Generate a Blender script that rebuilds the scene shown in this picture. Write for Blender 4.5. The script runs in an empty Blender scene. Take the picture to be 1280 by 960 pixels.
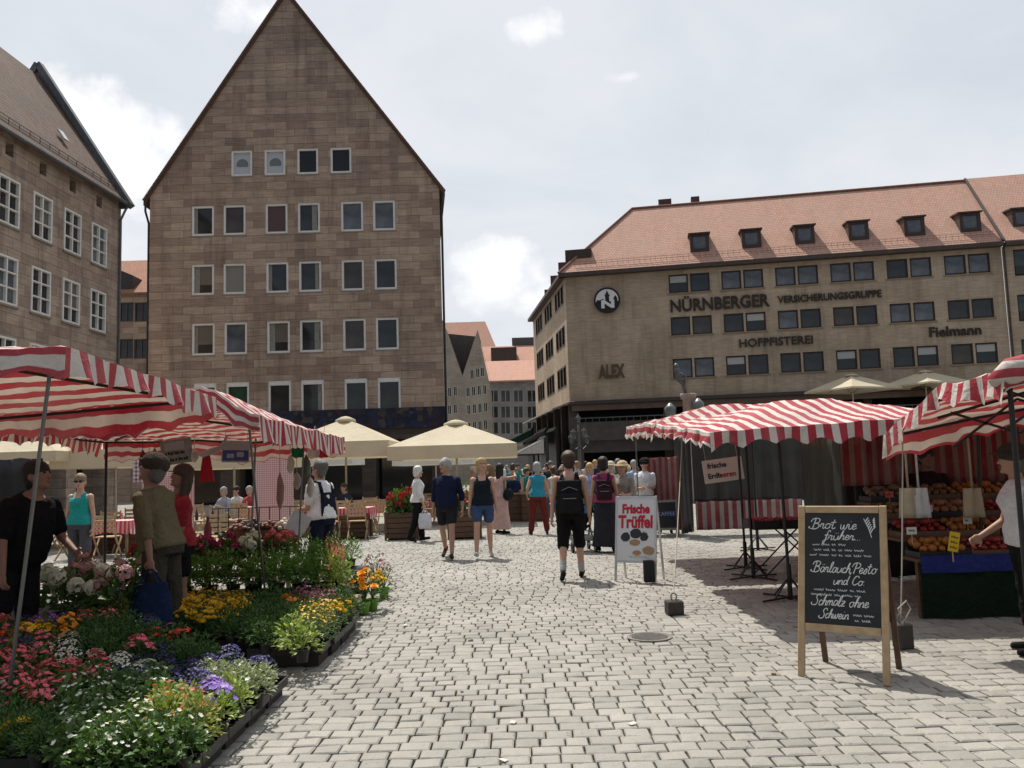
import bpy, bmesh, math, random
from mathutils import Vector, Matrix
import numpy as np
R = math.radians
random.seed(7)
SC = bpy.context.scene
COL = SC.collection
# ------------------------------------------------------------------ camera
FPX, IW, IH = 1064.0, 1280, 960
CAMZ = 1.6
TH, RO = R(5.64), math.asin(0.031)
CF = Vector((0, math.cos(TH), math.sin(TH)))
_u0 = Vector((0, -math.sin(TH), math.cos(TH))); _r0 = Vector((1, 0, 0))
CR = _r0 * math.cos(RO) - _u0 * math.sin(RO)
CU = _u0 * math.cos(RO) + _r0 * math.sin(RO)
cam_d = bpy.data.cameras.new('camera'); cam = bpy.data.objects.new('camera', cam_d); COL.objects.link(cam)
cam_d.sensor_width = 36; cam_d.lens = FPX / IW * 36
cam_d.clip_start = 0.05; cam_d.clip_end = 3000
_m = Matrix(((CR.x, CU.x, -CF.x, 0), (CR.y, CU.y, -CF.y, 0), (CR.z, CU.z, -CF.z, CAMZ), (0, 0, 0, 1)))
cam.matrix_world = _m
SC.camera = cam

def ray(px, py):
    return CF + CR * ((px - IW / 2) / FPX) - CU * ((py - IH / 2) / FPX)
def P(px, py, D):            # world point seen at photo pixel (px,py) with depth Y = D
    d = ray(px, py); t = D / d.y
    return Vector((d.x * t, D, CAMZ + d.z * t))
def G(px, py, z=0.0):        # where that pixel's ray meets the height z
    d = ray(px, py); t = (z - CAMZ) / d.z
    return Vector((d.x * t, d.y * t, z))
def PX(p):                   # world point -> photo pixel
    v = Vector(p) - Vector((0, 0, CAMZ)); f = v.dot(CF)
    return IW / 2 + FPX * v.dot(CR) / f, IH / 2 - FPX * v.dot(CU) / f

# ------------------------------------------------------------------ world, sun, exposure
SUN_EL = R(61); SUN_H = Vector((-0.40, 0.917, 0)).normalized()
w = bpy.data.worlds.new("World"); SC.world = w; w.use_nodes = True
nt = w.node_tree; N = nt.nodes; Lk = nt.links
bg = N['Background']; bg.inputs['Strength'].default_value = 0.084
sky = N.new('ShaderNodeTexSky'); sky.sky_type = 'NISHITA'; sky.sun_disc = False
sky.sun_elevation = SUN_EL; sky.sun_rotation = math.atan2(SUN_H.x, SUN_H.y)
sky.air_density = 1.0; sky.dust_density = 2.2; sky.ozone_density = 1.0
tc = N.new('ShaderNodeTexCoord')
def wn(t, **k):
    n = N.new(t)
    for a, b in k.items(): setattr(n, a, b)
    return n
def wmath(op, a, b=None, c=None, clamp=False):
    n = N.new('ShaderNodeMath'); n.operation = op; n.use_clamp = clamp
    for i, x in enumerate((a, b, c)):
        if x is None: continue
        if isinstance(x, (int, float)): n.inputs[i].default_value = x
        else: Lk.new(x, n.inputs[i])
    return n.outputs[0]
sep = wn('ShaderNodeSeparateXYZ'); Lk.new(tc.outputs['Generated'], sep.inputs[0])
zz = wmath('ADD', wmath('MAXIMUM', sep.outputs[2], 0.0), 0.16)
cb = wn('ShaderNodeCombineXYZ')
Lk.new(wmath('DIVIDE', sep.outputs[0], zz), cb.inputs[0]); Lk.new(wmath('DIVIDE', sep.outputs[1], zz), cb.inputs[1])
nz = wn('ShaderNodeTexNoise'); nz.inputs['Scale'].default_value = 1.15; nz.inputs['Detail'].default_value = 9; nz.inputs['Roughness'].default_value = 0.58
nz.inputs['Distortion'].default_value = 0.35
Lk.new(cb.outputs[0], nz.inputs['Vector'])
nz2 = wn('ShaderNodeTexNoise'); nz2.inputs['Scale'].default_value = 0.42; nz2.inputs['Detail'].default_value = 4
Lk.new(cb.outputs[0], nz2.inputs['Vector'])
nf = wn('ShaderNodeTexNoise'); nf.inputs['Scale'].default_value = 11; nf.inputs['Detail'].default_value = 7; nf.inputs['Roughness'].default_value = 0.6
Lk.new(tc.outputs['Generated'], nf.inputs['Vector'])
def blob(px, py, rad, stretch=1.0):
    d = ray(px, py).normalized()
    s = wn('ShaderNodeVectorMath', operation='SUBTRACT'); Lk.new(tc.outputs['Generated'], s.inputs[0]); s.inputs[1].default_value = d
    m_ = wn('ShaderNodeVectorMath', operation='MULTIPLY'); Lk.new(s.outputs[0], m_.inputs[0]); m_.inputs[1].default_value = (1, 1, stretch)
    l = wn('ShaderNodeVectorMath', operation='LENGTH'); Lk.new(m_.outputs[0], l.inputs[0])
    a = wmath('SUBTRACT', 1.0, wmath('DIVIDE', l.outputs['Value'], rad))
    a = wmath('ADD', a, wmath('MULTIPLY', wmath('SUBTRACT', nf.outputs['Fac'], 0.5), 2.6))
    return wmath('MULTIPLY', a, 1.7, clamp=True)
puffs = None
for b in ((150, 185, 0.085, 1.3), (95, 150, 0.045, 1.4), (205, 175, 0.035, 1.2), (630, 345, 0.075, 1.8), (690, 375, 0.06, 2.0), (590, 330, 0.04, 1.5),
          (665, 38, 0.036, 1.8), (782, 97, 0.03, 3.0), (330, 20, .05, 2)):
    o = blob(*b)
    puffs = o if puffs is None else wmath('MAXIMUM', puffs, o)
def ramp(fac, stops):
    r = wn('ShaderNodeValToRGB'); el = r.color_ramp.elements
    while len(el) < len(stops): el.new(0.5)
    for e, (p, c) in zip(el, stops): e.position = p; e.color = (*c, 1)
    Lk.new(fac, r.inputs[0]); return r.outputs[0]
veil = ramp(nz2.outputs['Fac'], [(0.36, (0.30,) * 3), (0.62, (0.93,) * 3)])
vc = ramp(nz.outputs['Fac'], [(0.30, (6.0, 6.5, 7.15)), (0.5, (7.1, 7.4, 7.8)), (0.72, (8.4, 8.5, 8.7))])
def mixc(f, a, b):
    m_ = wn('ShaderNodeMix', data_type='RGBA'); m_.clamp_factor = True
    for s_, x in ((m_.inputs[0], f), (m_.inputs[6], a), (m_.inputs[7], b)):
        if isinstance(x, float): s_.default_value = x
        elif isinstance(x, tuple): s_.default_value = (*x, 1)
        else: Lk.new(x, s_)
    return m_.outputs[2]
VEIL_MIN = 0.62
vf = wmath('ADD', wmath('MULTIPLY', veil, 1 - VEIL_MIN), VEIL_MIN)
# veil thinned in the unseen low sky behind the viewer, to deepen stall shade
vf = wmath('MULTIPLY', vf, wmath('ADD', wmath('ADD', wmath('MULTIPLY', sep.outputs[1], 1.5), 0.42), wmath('MULTIPLY', sep.outputs[2], 1.3), clamp=True))
hsv = wn('ShaderNodeHueSaturation'); hsv.inputs['Saturation'].default_value = 0.6; Lk.new(sky.outputs[0], hsv.inputs['Color'])
c1 = mixc(vf, hsv.outputs[0], vc)
pc = ramp(nf.outputs['Fac'], [(0.35, (8.2, 8.4, 8.8)), (0.6, (10.0, 10.0, 10.0))])
c2 = mixc(puffs, c1, pc)
Lk.new(c2, bg.inputs['Color'])
sun_d = bpy.data.lights.new('sun', 'SUN'); sun_d.energy = 3.9; sun_d.angle = R(0.6); sun_d.color = (1.0, 0.95, 0.87)
sun = bpy.data.objects.new('sun', sun_d); COL.objects.link(sun)
_sd = Vector((SUN_H.x * math.cos(SUN_EL), SUN_H.y * math.cos(SUN_EL), math.sin(SUN_EL)))
sun.rotation_euler = _sd.to_track_quat('Z', 'Y').to_euler(); sun.location = (-15, 35, 60)
SC.view_settings.view_transform = 'Standard'; SC.view_settings.look = 'None'
SC.view_settings.exposure = 0.42; SC.view_settings.gamma = 1.0; SC.view_settings.use_curve_mapping = False
SC.cycles.max_bounces = 6; SC.cycles.diffuse_bounces = 3; SC.cycles.glossy_bounces = 2; SC.cycles.transmission_bounces = 3; SC.cycles.transparent_max_bounces = 6
SC.cycles.sample_clamp_indirect = 6

# ------------------------------------------------------------------ materials
_mats = {}
class NT:
    def __init__(s, name):
        s.m = bpy.data.materials.new(name); s.m.use_nodes = True
        s.t = s.m.node_tree; s.n = s.t.nodes; s.l = s.t.links
        s.b = s.n['Principled BSDF']; s.out = s.n['Material Output']
    def node(s, t, **k):
        n = s.n.new(t)
        for a, b in k.items(): setattr(n, a, b)
        return n
    def put(s, x, sock):
        if isinstance(x, (int, float)): sock.default_value = x
        elif isinstance(x, tuple): sock.default_value = (*x, 1) if (len(x) == 3 and len(sock.default_value) == 4) else x
        else: s.l.new(x, sock)
    def math(s, op, a, b=None, c=None, clamp=False):
        n = s.node('ShaderNodeMath', operation=op, use_clamp=clamp)
        for i, x in enumerate((a, b, c)):
            if x is not None: s.put(x, n.inputs[i])
        return n.outputs[0]
    def mix(s, f, a, b, blend='MIX'):
        n = s.node('ShaderNodeMix', data_type='RGBA', blend_type=blend); n.clamp_factor = True
        s.put(f, n.inputs[0]); s.put(a, n.inputs[6]); s.put(b, n.inputs[7]); return n.outputs[2]
    def obj(s): return s.node('ShaderNodeTexCoord').outputs['Object']
    def noise(s, scale, detail=4, rough=0.55, vec=None, out='Fac', dist=0.0):
        n = s.node('ShaderNodeTexNoise'); n.inputs['Scale'].default_value = scale; n.inputs['Detail'].default_value = detail
        n.inputs['Roughness'].default_value = rough; n.inputs['Distortion'].default_value = dist
        s.l.new(vec if vec is not None else s.obj(), n.inputs['Vector']); return n.outputs[out]
    def ramp(s, fac, stops, interp='LINEAR'):
        r = s.node('ShaderNodeValToRGB'); r.color_ramp.interpolation = interp; el = r.color_ramp.elements
        while len(el) < len(stops): el.new(0.5)
        for e, (p, c) in zip(el, stops): e.position = p; e.color = (*(c if isinstance(c, tuple) else (c,) * 3), 1)
        s.l.new(fac, r.inputs[0]); return r.outputs[0]
    def bump(s, h, strength=0.3, dist=0.02):
        n = s.node('ShaderNodeBump'); n.inputs['Strength'].default_value = strength; n.inputs['Distance'].default_value = dist
        s.l.new(h, n.inputs['Height']); s.l.new(n.outputs[0], s.b.inputs['Normal'])
    def sepo(s, vec=None):
        n = s.node('ShaderNodeSeparateXYZ'); s.l.new(vec if vec is not None else s.obj(), n.inputs[0]); return n.outputs
    def comb(s, x, y, z=0.0):
        n = s.node('ShaderNodeCombineXYZ')
        for i, v in enumerate((x, y, z)): s.put(v, n.inputs[i])
        return n.outputs[0]

def mat(name, col, rough=0.7, var=0.18, scale=9.0, bump=0.0, metal=0.0, spec=0.4, bscale=None, coat=0.0, rand=0.0):
    if name in _mats: return _mats[name]
    t = NT(name)
    n = t.noise(scale, 5, 0.6)
    f = t.ramp(n, [(0.25, 1 - var), (0.75, 1 + var)])
    c = t.mix(1.0, col, f, 'MULTIPLY')
    if rand:
        g = t.node('ShaderNodeNewGeometry')
        rr = t.ramp(g.outputs['Random Per Island'], [(0, 1 - rand), (1, 1 + rand)])
        c = t.mix(1.0, c, rr, 'MULTIPLY')
    t.put(c, t.b.inputs['Base Color'])
    rr = t.ramp(n, [(0.2, max(0.03, rough - 0.08)), (0.8, min(1, rough + 0.08))]); t.put(rr, t.b.inputs['Roughness'])
    t.b.inputs['Metallic'].default_value = metal; t.b.inputs['Specular IOR Level'].default_value = spec
    if coat: t.b.inputs['Coat Weight'].default_value = coat
    if bump: t.bump(t.noise(bscale or scale * 6, 6, 0.65), bump, 0.01)
    _mats[name] = t.m; return t.m

def cloth_mat(name, col, rough=0.9, weave=260, var=0.15):
    if name in _mats: return _mats[name]
    t = NT(name)
    n = t.noise(7, 5, 0.6); fine = t.noise(60, 3)
    c = t.mix(1.0, col, t.ramp(n, [(0.25, 1 - var), (0.75, 1 + var)]), 'MULTIPLY')
    c = t.mix(1.0, c, t.ramp(fine, [(0.3, 0.88), (0.7, 1.1)]), 'MULTIPLY')
    t.put(c, t.b.inputs['Base Color']); t.b.inputs['Roughness'].default_value = rough
    t.b.inputs['Specular IOR Level'].default_value = 0.1; t.b.inputs['Sheen Weight'].default_value = 0.12 if max(col) > .2 else 0.0
    t.bump(t.math('ADD', t.noise(11, 3, 0.5, dist=1.4), t.math('MULTIPLY', t.noise(34, 3, 0.5, dist=1.0), 0.4)), 0.75, 0.035)
    _mats[name] = t.m; return t.m

def canvas_mat(name, axis, pitch, c1=(0.43, 0.030, 0.052), c2=(0.70, 0.66, 0.60), off=0.0, trans=0.22, uv=False):
    """striped awning cloth: the stripe follows one axis of the object; lets some light through"""
    if name in _mats: return _mats[name]
    t = NT(name)
    o = t.sepo(t.node('ShaderNodeTexCoord').outputs['UV'] if uv else None); x = o[axis]
    fr = t.math('FRACT', t.math('ADD', t.math('DIVIDE', x, pitch), off + 200.0))
    st = t.math('MULTIPLY', t.math('SUBTRACT', t.math('ABSOLUTE', t.math('SUBTRACT', fr, 0.5)), 0.25), 40.0, clamp=True)
    c = t.mix(st, c1, c2)
    fade = t.ramp(t.noise(0.9, 4, 0.6), [(0.35, 0.0), (0.75, 0.30)]); c = t.mix(fade, c, (0.60, 0.42, 0.38))
    n = t.noise(2.2, 6, 0.65); c = t.mix(1.0, c, t.ramp(n, [(0.25, 0.72), (0.7, 1.06)]), 'MULTIPLY')
    st2 = t.ramp(t.noise(7.0, 6, 0.75), [(0.56, 0.0), (0.78, 0.45)])
    c = t.mix(st2, c, (0.33, 0.28, 0.24))
    t.put(c, t.b.inputs['Base Color']); t.b.inputs['Roughness'].default_value = 0.75; t.b.inputs['Specular IOR Level'].default_value = 0.25
    t.bump(t.noise(7, 5, 0.55, dist=1.6), 0.55, 0.04)
    tr = t.node('ShaderNodeBsdfTranslucent'); t.put(t.mix(1.0, c, (1.0, 0.86, 0.74), 'MULTIPLY'), tr.inputs['Color'])
    mx = t.node('ShaderNodeMixShader'); mx.inputs[0].default_value = trans
    t.l.new(t.b.outputs[0], mx.inputs[1]); t.l.new(tr.outputs[0], mx.inputs[2]); t.l.new(mx.outputs[0], t.out.inputs['Surface'])
    _mats[name] = t.m; return t.m

def gingham_mat(name, pitch=0.05, c1=(0.5, 0.04, 0.06), c2=(0.8, 0.76, 0.74), axes=(0, 1)):
    if name in _mats: return _mats[name]
    t = NT(name); o = t.sepo()
    def st(a):
        fr = t.math('FRACT', t.math('ADD', t.math('DIVIDE', o[a], pitch), 100.0)); return t.math('GREATER_THAN', fr, 0.5)
    f = t.math('MULTIPLY', t.math('ADD', st(axes[0]), st(axes[1])), 0.5)
    t.put(t.mix(f, c2, c1), t.b.inputs['Base Color']); t.b.inputs['Roughness'].default_value = 0.85
    _mats[name] = t.m; return t.m

def stone_mat(name, cols, bw=1.1, bh=0.46, mortar=0.012, mcol=(0.09, 0.075, 0.06), stain=0.25, bump=0.4, squash=1.0, grime=(0.05, 0.04, 0.035)):
    """coursed ashlar on the object's x/z plane with block-to-block colour changes"""
    if name in _mats: return _mats[name]
    t = NT(name); o = t.sepo(); v = t.comb(t.math('ADD', o[0], o[1]), o[2])
    wob = t.noise(0.7, 3, vec=v)
    v2 = t.comb(t.math('ADD', o[0], o[1]), t.math('ADD', o[2], t.math('MULTIPLY', t.math('SUBTRACT', wob, 0.5), 0.05)))
    def brick(c1, c2, bias, offs, w_, freq):
        b = t.node('ShaderNodeTexBrick'); b.offset = offs; b.offset_frequency = freq; b.squash = squash; b.squash_frequency = 3
        b.inputs['Scale'].default_value = 1.0; b.inputs['Brick Width'].default_value = w_; b.inputs['Row Height'].default_value = bh
        b.inputs['Mortar Size'].default_value = mortar; b.inputs['Mortar Smooth'].default_value = 0.3; b.inputs['Bias'].default_value = bias
        t.put(c1, b.inputs['Color1']); t.put(c2, b.inputs['Color2']); t.put(c1, b.inputs['Mortar'])
        t.l.new(v2, b.inputs['Vector']); return b
    a = brick(cols[0], cols[1], 0.0, 0.37, bw, 2)
    b2 = brick((0, 0, 0), (1, 1, 1), -0.4, 0.37, bw, 2)
    hz = t.noise(0.35, 2, vec=v)
    c = t.mix(t.math('MULTIPLY', b2.outputs['Color'], 0.72), a.outputs['Color'], cols[2])
    # bedding streaks inside the blocks, broad tone drift, mortar and run-off stains
    stre = t.noise(1.0, 5, 0.6, vec=t.comb(t.math('MULTIPLY', t.math('ADD', o[0], o[1]), 1.2), t.math('MULTIPLY', o[2], 9.0)))
    c = t.mix(1.0, c, t.ramp(stre, [(0.25, 0.74), (0.75, 1.22)]), 'MULTIPLY')
    c = t.mix(1.0, c, t.ramp(hz, [(0.3, 0.86), (0.7, 1.14)]), 'MULTIPLY')
    c = t.mix(t.math('MULTIPLY', a.outputs['Fac'], 0.7), c, mcol)
    run = t.noise(1.0, 5, 0.65, vec=t.comb(t.math('MULTIPLY', t.math('ADD', o[0], o[1]), 1.6), t.math('MULTIPLY', o[2], 0.16)))
    c = t.mix(t.math('MULTIPLY', t.ramp(run, [(0.5, 0.0), (0.78, 1.0)]), stain), c, grime)
    t.put(c, t.b.inputs['Base Color']); t.b.inputs['Roughness'].default_value = 0.9; t.b.inputs['Specular IOR Level'].default_value = 0.2
    h = t.math('SUBTRACT', t.math('MULTIPLY', t.noise(14, 5, 0.6), 0.35), a.outputs['Fac'])
    t.bump(h, bump, 0.02)
    _mats[name] = t.m; return t.m

def tile_mat(name, c1, c2, c3, tw=0.2, th=0.14, stain=0.3, bump=0.6):
    """roof tiles in rows that climb the object's z; column = x+y"""
    if name in _mats: return _mats[name]
    t = NT(name); o = t.sepo(); u = t.math('ADD', o[0], t.math('MULTIPLY', o[1], 0.0))
    b = t.node('ShaderNodeTexBrick'); b.inputs['Scale'].default_value = 1.0; b.inputs['Brick Width'].default_value = tw; b.inputs['Row Height'].default_value = th
    b.inputs['Mortar Size'].default_value = 0.012; b.inputs['Mortar Smooth'].default_value = 0.6; b.inputs['Bias'].default_value = 0.0
    t.put(c1, b.inputs['Color1']); t.put(c2, b.inputs['Color2']); t.put((c1[0] * .6, c1[1] * .55, c1[2] * .5), b.inputs['Mortar'])
    t.l.new(t.comb(u, o[2]), b.inputs['Vector'])
    big = t.noise(0.45, 6, 0.65)
    c = t.mix(t.ramp(big, [(0.42, 0.0), (0.75, 0.55)]), b.outputs['Color'], c3)
    run = t.noise(1.0, 6, 0.7, vec=t.comb(t.math('MULTIPLY', u, 1.3), t.math('MULTIPLY', o[2], 0.25)))
    c = t.mix(t.math('MULTIPLY', t.ramp(run, [(0.5, 0.0), (0.8, 1.0)]), stain), c, (0.12, 0.09, 0.07))
    t.put(c, t.b.inputs['Base Color']); t.b.inputs['Roughness'].default_value = 0.85; t.b.inputs['Specular IOR Level'].default_value = 0.25
    saw = t.math('FRACT', t.math('DIVIDE', o[2], th))
    t.bump(t.math('SUBTRACT', t.math('MULTIPLY', saw, -0.5), b.outputs['Fac']), bump, 0.03)
    _mats[name] = t.m; return t.m

def glass_mat(name, col=(0.012, 0.014, 0.016), rough=0.04, blind=None, var=0.5):
    """window pane seen from outside by day: dark room behind, sky in the glass"""
    if name in _mats: return _mats[name]
    t = NT(name)
    n = t.noise(0.9, 3)
    c = t.mix(1.0, col, t.ramp(n, [(0.3, 1 - var), (0.7, 1 + var)]), 'MULTIPLY')
    if blind:
        # a light blind or curtain hanging behind the upper / lower part of the pane
        colr, z0, folds = blind
        o = t.sepo()
        f = t.math('GREATER_THAN', o[2], z0) if z0 is not None else 1.0
        fold = t.math('MULTIPLY', t.math('SINE', t.math('MULTIPLY', o[0], folds)), 0.12)
        cc = t.mix(1.0, colr, t.ramp(t.math('ADD', fold, 0.5), [(0.3, 0.8), (0.7, 1.1)]), 'MULTIPLY')
        c = t.mix(f, c, cc)
    t.put(c, t.b.inputs['Base Color']); t.b.inputs['Roughness'].default_value = 0.6; t.b.inputs['Specular IOR Level'].default_value = 0.0
    t.b.inputs['Coat Weight'].default_value = 1.0; t.b.inputs['Coat Roughness'].default_value = rough; t.b.inputs['Coat IOR'].default_value = 1.5
    nb = t.node('ShaderNodeBump'); nb.inputs['Strength'].default_value = 0.05; nb.inputs['Distance'].default_value = 0.02
    t.l.new(t.noise(1.6, 2), nb.inputs['Height']); t.l.new(nb.outputs[0], t.b.inputs['Coat Normal'])
    _mats[name] = t.m; return t.m

# ------------------------------------------------------------------ mesh builder
_kids = {}
def adopt(o, parent):
    if parent is not None:
        o.parent = parent; _kids.setdefault(parent.name, []).append(o)
    return o
class MB:
    def __init__(s): s.v = []; s.f = []; s.mi = []; s.uv = {}
    def add(s, vs, fs, m=0):
        b = len(s.v); s.v += [tuple(v) for v in vs]
        for f in fs: s.f.append(tuple(b + i for i in f)); s.mi.append(m)
        return s
    def box(s, x0, x1, y0, y1, z0, z1, m=0, M=None):
        vs = [Vector((x, y, z)) for z in (z0, z1) for y in (y0, y1) for x in (x0, x1)]
        if M is not None: vs = [M @ v for v in vs]
        return s.add(vs, [(0, 2, 3, 1), (4, 5, 7, 6), (0, 1, 5, 4), (2, 6, 7, 3), (0, 4, 6, 2), (1, 3, 7, 5)], m)
    def bar(s, p0, p1, w, h=None, m=0, up=(0, 0, 1)):
        p0, p1 = Vector(p0), Vector(p1); h = h or w; d = p1 - p0; L = d.length
        if L < 1e-6: return s
        d /= L; u = Vector(up)
        if abs(d.dot(u)) > 0.98: u = Vector((0, 1, 0))
        x = d.cross(u).normalized(); y = x.cross(d)
        M = Matrix(((x.x, d.x, y.x, p0.x), (x.y, d.y, y.y, p0.y), (x.z, d.z, y.z, p0.z), (0, 0, 0, 1)))
        return s.box(-w / 2, w / 2, 0, L, -h / 2, h / 2, m, M)
    def tube(s, pts, r, n=8, m=0, cap=True):
        pts = [Vector(p) for p in pts]; k = len(pts); rs = r if isinstance(r, (list, tuple)) else [r] * k
        vs, fs = [], []; pu = None
        for i, p in enumerate(pts):
            d = (pts[min(i + 1, k - 1)] - pts[max(i - 1, 0)])
            if d.length < 1e-9: d = Vector((0, 0, 1))
            d.normalize()
            if pu is None: pu = d.cross(Vector((0, 0, 1)) if abs(d.z) < 0.9 else Vector((1, 0, 0))).normalized()
            pu = (pu - d * pu.dot(d)); pu = pu.normalized() if pu.length > 1e-6 else d.cross(Vector((0, 1, 0))).normalized()
            q = d.cross(pu)
            for j in range(n):
                a = 2 * math.pi * j / n; vs.append(p + (pu * math.cos(a) + q * math.sin(a)) * rs[i])
        for i in range(k - 1):
            for j in range(n):
                a, b = i * n + j, i * n + (j + 1) % n; fs.append((a, b, b + n, a + n))
        if cap: fs.append(tuple(range(n - 1, -1, -1))); fs.append(tuple((k - 1) * n + j for j in range(n)))
        return s.add(vs, fs, m)
    def lathe(s, prof, n=16, m=0, c=(0, 0, 0), cap=True):
        vs, fs = [], []; k = len(prof)
        for (r, z) in prof:
            for j in range(n):
                a = 2 * math.pi * j / n; vs.append((c[0] + r * math.cos(a), c[1] + r * math.sin(a), c[2] + z))
        for i in range(k - 1):
            for j in range(n):
                a, b = i * n + j, i * n + (j + 1) % n; fs.append((a, b, b + n, a + n))
        if cap: fs.append(tuple(range(n - 1, -1, -1))); fs.append(tuple((k - 1) * n + j for j in range(n)))
        return s.add(vs, fs, m)
    def ell(s, c, rad, rot=None, nu=12, nv=8, m=0):
        vs, fs = [], []; c = Vector(c); rad = rad if hasattr(rad, '__len__') else (rad,) * 3
        for i in range(1, nv):
            a = math.pi * i / nv
            for j in range(nu):
                b = 2 * math.pi * j / nu
                vs.append(Vector((rad[0] * math.sin(a) * math.cos(b), rad[1] * math.sin(a) * math.sin(b), rad[2] * math.cos(a))))
        vs += [Vector((0, 0, rad[2])), Vector((0, 0, -rad[2]))]
        if rot is not None: vs = [rot @ v for v in vs]
        vs = [v + c for v in vs]; T = len(vs) - 2
        for i in range(nv - 2):
            for j in range(nu):
                a, b = i * nu + j, i * nu + (j + 1) % nu; fs.append((a, a + nu, b + nu, b))
        for j in range(nu):
            fs.append((T, j, (j + 1) % nu)); q = (nv - 2) * nu; fs.append((T + 1, q + (j + 1) % nu, q + j))
        return s.add(vs, fs, m)
    def prism(s, poly, y0, y1, m=0, M=None):
        """polygon in x/z (counter-clockwise seen from -y) pushed from y0 to y1"""
        n = len(poly); vs = [Vector((x, y0, z)) for x, z in poly] + [Vector((x, y1, z)) for x, z in poly]
        if M is not None: vs = [M @ v for v in vs]
        fs = [tuple(range(n)), tuple(range(2 * n - 1, n - 1, -1))]
        for i in range(n): j = (i + 1) % n; fs.append((j, i, n + i, n + j))
        return s.add(vs, fs, m)
    def grid(s, fn, nu, nv, m=0, uv=None):
        if uv:
            b = len(s.v)
            for j in range(nv + 1):
                for i in range(nu + 1): s.uv[b + j * (nu + 1) + i] = uv(i / nu, j / nv)
        vs = [fn(i / nu, j / nv) for j in range(nv + 1) for i in range(nu + 1)]; W = nu + 1
        return s.add(vs, [(j * W + i, j * W + i + 1, (j + 1) * W + i + 1, (j + 1) * W + i) for j in range(nv) for i in range(nu)], m)
    def mesh(s, name, mats, smooth=False):
        me = bpy.data.meshes.new(name); me.from_pydata(s.v, [], s.f)
        for mm in (mats if isinstance(mats, (list, tuple)) else [mats]): me.materials.append(mm)
        me.polygons.foreach_set('material_index', s.mi)
        if s.uv:
            ul = me.uv_layers.new(name='cloth'); vi = [0] * len(me.loops); me.loops.foreach_get('vertex_index', vi)
            ul.data.foreach_set('uv', [c for i in vi for c in s.uv.get(i, (0, 0))])
        if smooth: me.polygons.foreach_set('use_smooth', [True] * len(s.f))
        me.update(); return me
    def build(s, name, mats, parent=None, smooth=False, bevel=0.0, seg=1, loc=None, rotz=0.0, solid=0.0):
        me = s.mesh(name, mats, smooth); o = bpy.data.objects.new(name, me); COL.objects.link(o)
        adopt(o, parent)
        if loc is not None: o.location = loc
        if rotz: o.rotation_euler = (0, 0, rotz)
        if solid:
            so = o.modifiers.new('solid', 'SOLIDIFY'); so.thickness = solid; so.offset = 0
        if bevel:
            bv = o.modifiers.new('bevel', 'BEVEL'); bv.width = bevel; bv.segments = seg; bv.limit_method = 'ANGLE'; bv.angle_limit = R(40)
        return o

def tag(o, label=None, cat=None, group=None, kind=None):
    if label: o['label'] = label
    if cat: o['category'] = cat
    if group: o['group'] = group
    if kind: o['kind'] = kind
    return o
def empty(name, loc=(0, 0, 0), rotz=0.0, label=None, cat=None, group=None):
    o = bpy.data.objects.new(name, None); COL.objects.link(o); o.location = loc; o.rotation_euler = (0, 0, rotz)
    o.empty_display_size = 0.2
    return tag(o, label, cat, group)
def copy_tree(o, loc=None, rotz=None, label=None, group=None, parent=None, scale=None, top=True):
    c = o.copy(); COL.objects.link(c)
    adopt(c, parent)
    for ch in list(_kids.get(o.name, ())): copy_tree(ch, parent=c, top=False)
    if top:
        if loc is not None: c.location = loc
        if rotz is not None: c.rotation_euler = (c.rotation_euler.x, c.rotation_euler.y, rotz)
        if scale is not None: c.scale = scale if hasattr(scale, '__len__') else (scale,) * 3
        if label: c['label'] = label
        if group: c['group'] = group
    return c
def text_mesh(txt, size, extrude=0.01, shear=0.0, offset=0.0, align='CENTER', space=1.0):
    cu = bpy.data.curves.new('t', 'FONT'); cu.body = txt; cu.size = size; cu.extrude = extrude; cu.shear = shear; cu.offset = offset
    cu.align_x = align; cu.align_y = 'CENTER'; cu.space_character = space; cu.resolution_u = 3
    ob = bpy.data.objects.new('t', cu); COL.objects.link(ob)
    dg = bpy.context.evaluated_depsgraph_get(); me = bpy.data.meshes.new_from_object(ob.evaluated_get(dg))
    bpy.data.objects.remove(ob); bpy.data.curves.remove(cu); return me
def put_text(name, txt, size, m, parent, loc, rot=(R(90), 0, 0), sx=1.0, **k):
    me = text_mesh(txt, size, **k); me.materials.clear(); me.materials.append(m); me.name = name
    o = bpy.data.objects.new(name, me); COL.objects.link(o); adopt(o, parent); o.location = loc; o.rotation_euler = rot; o.scale = (sx, 1, 1); return o
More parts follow.
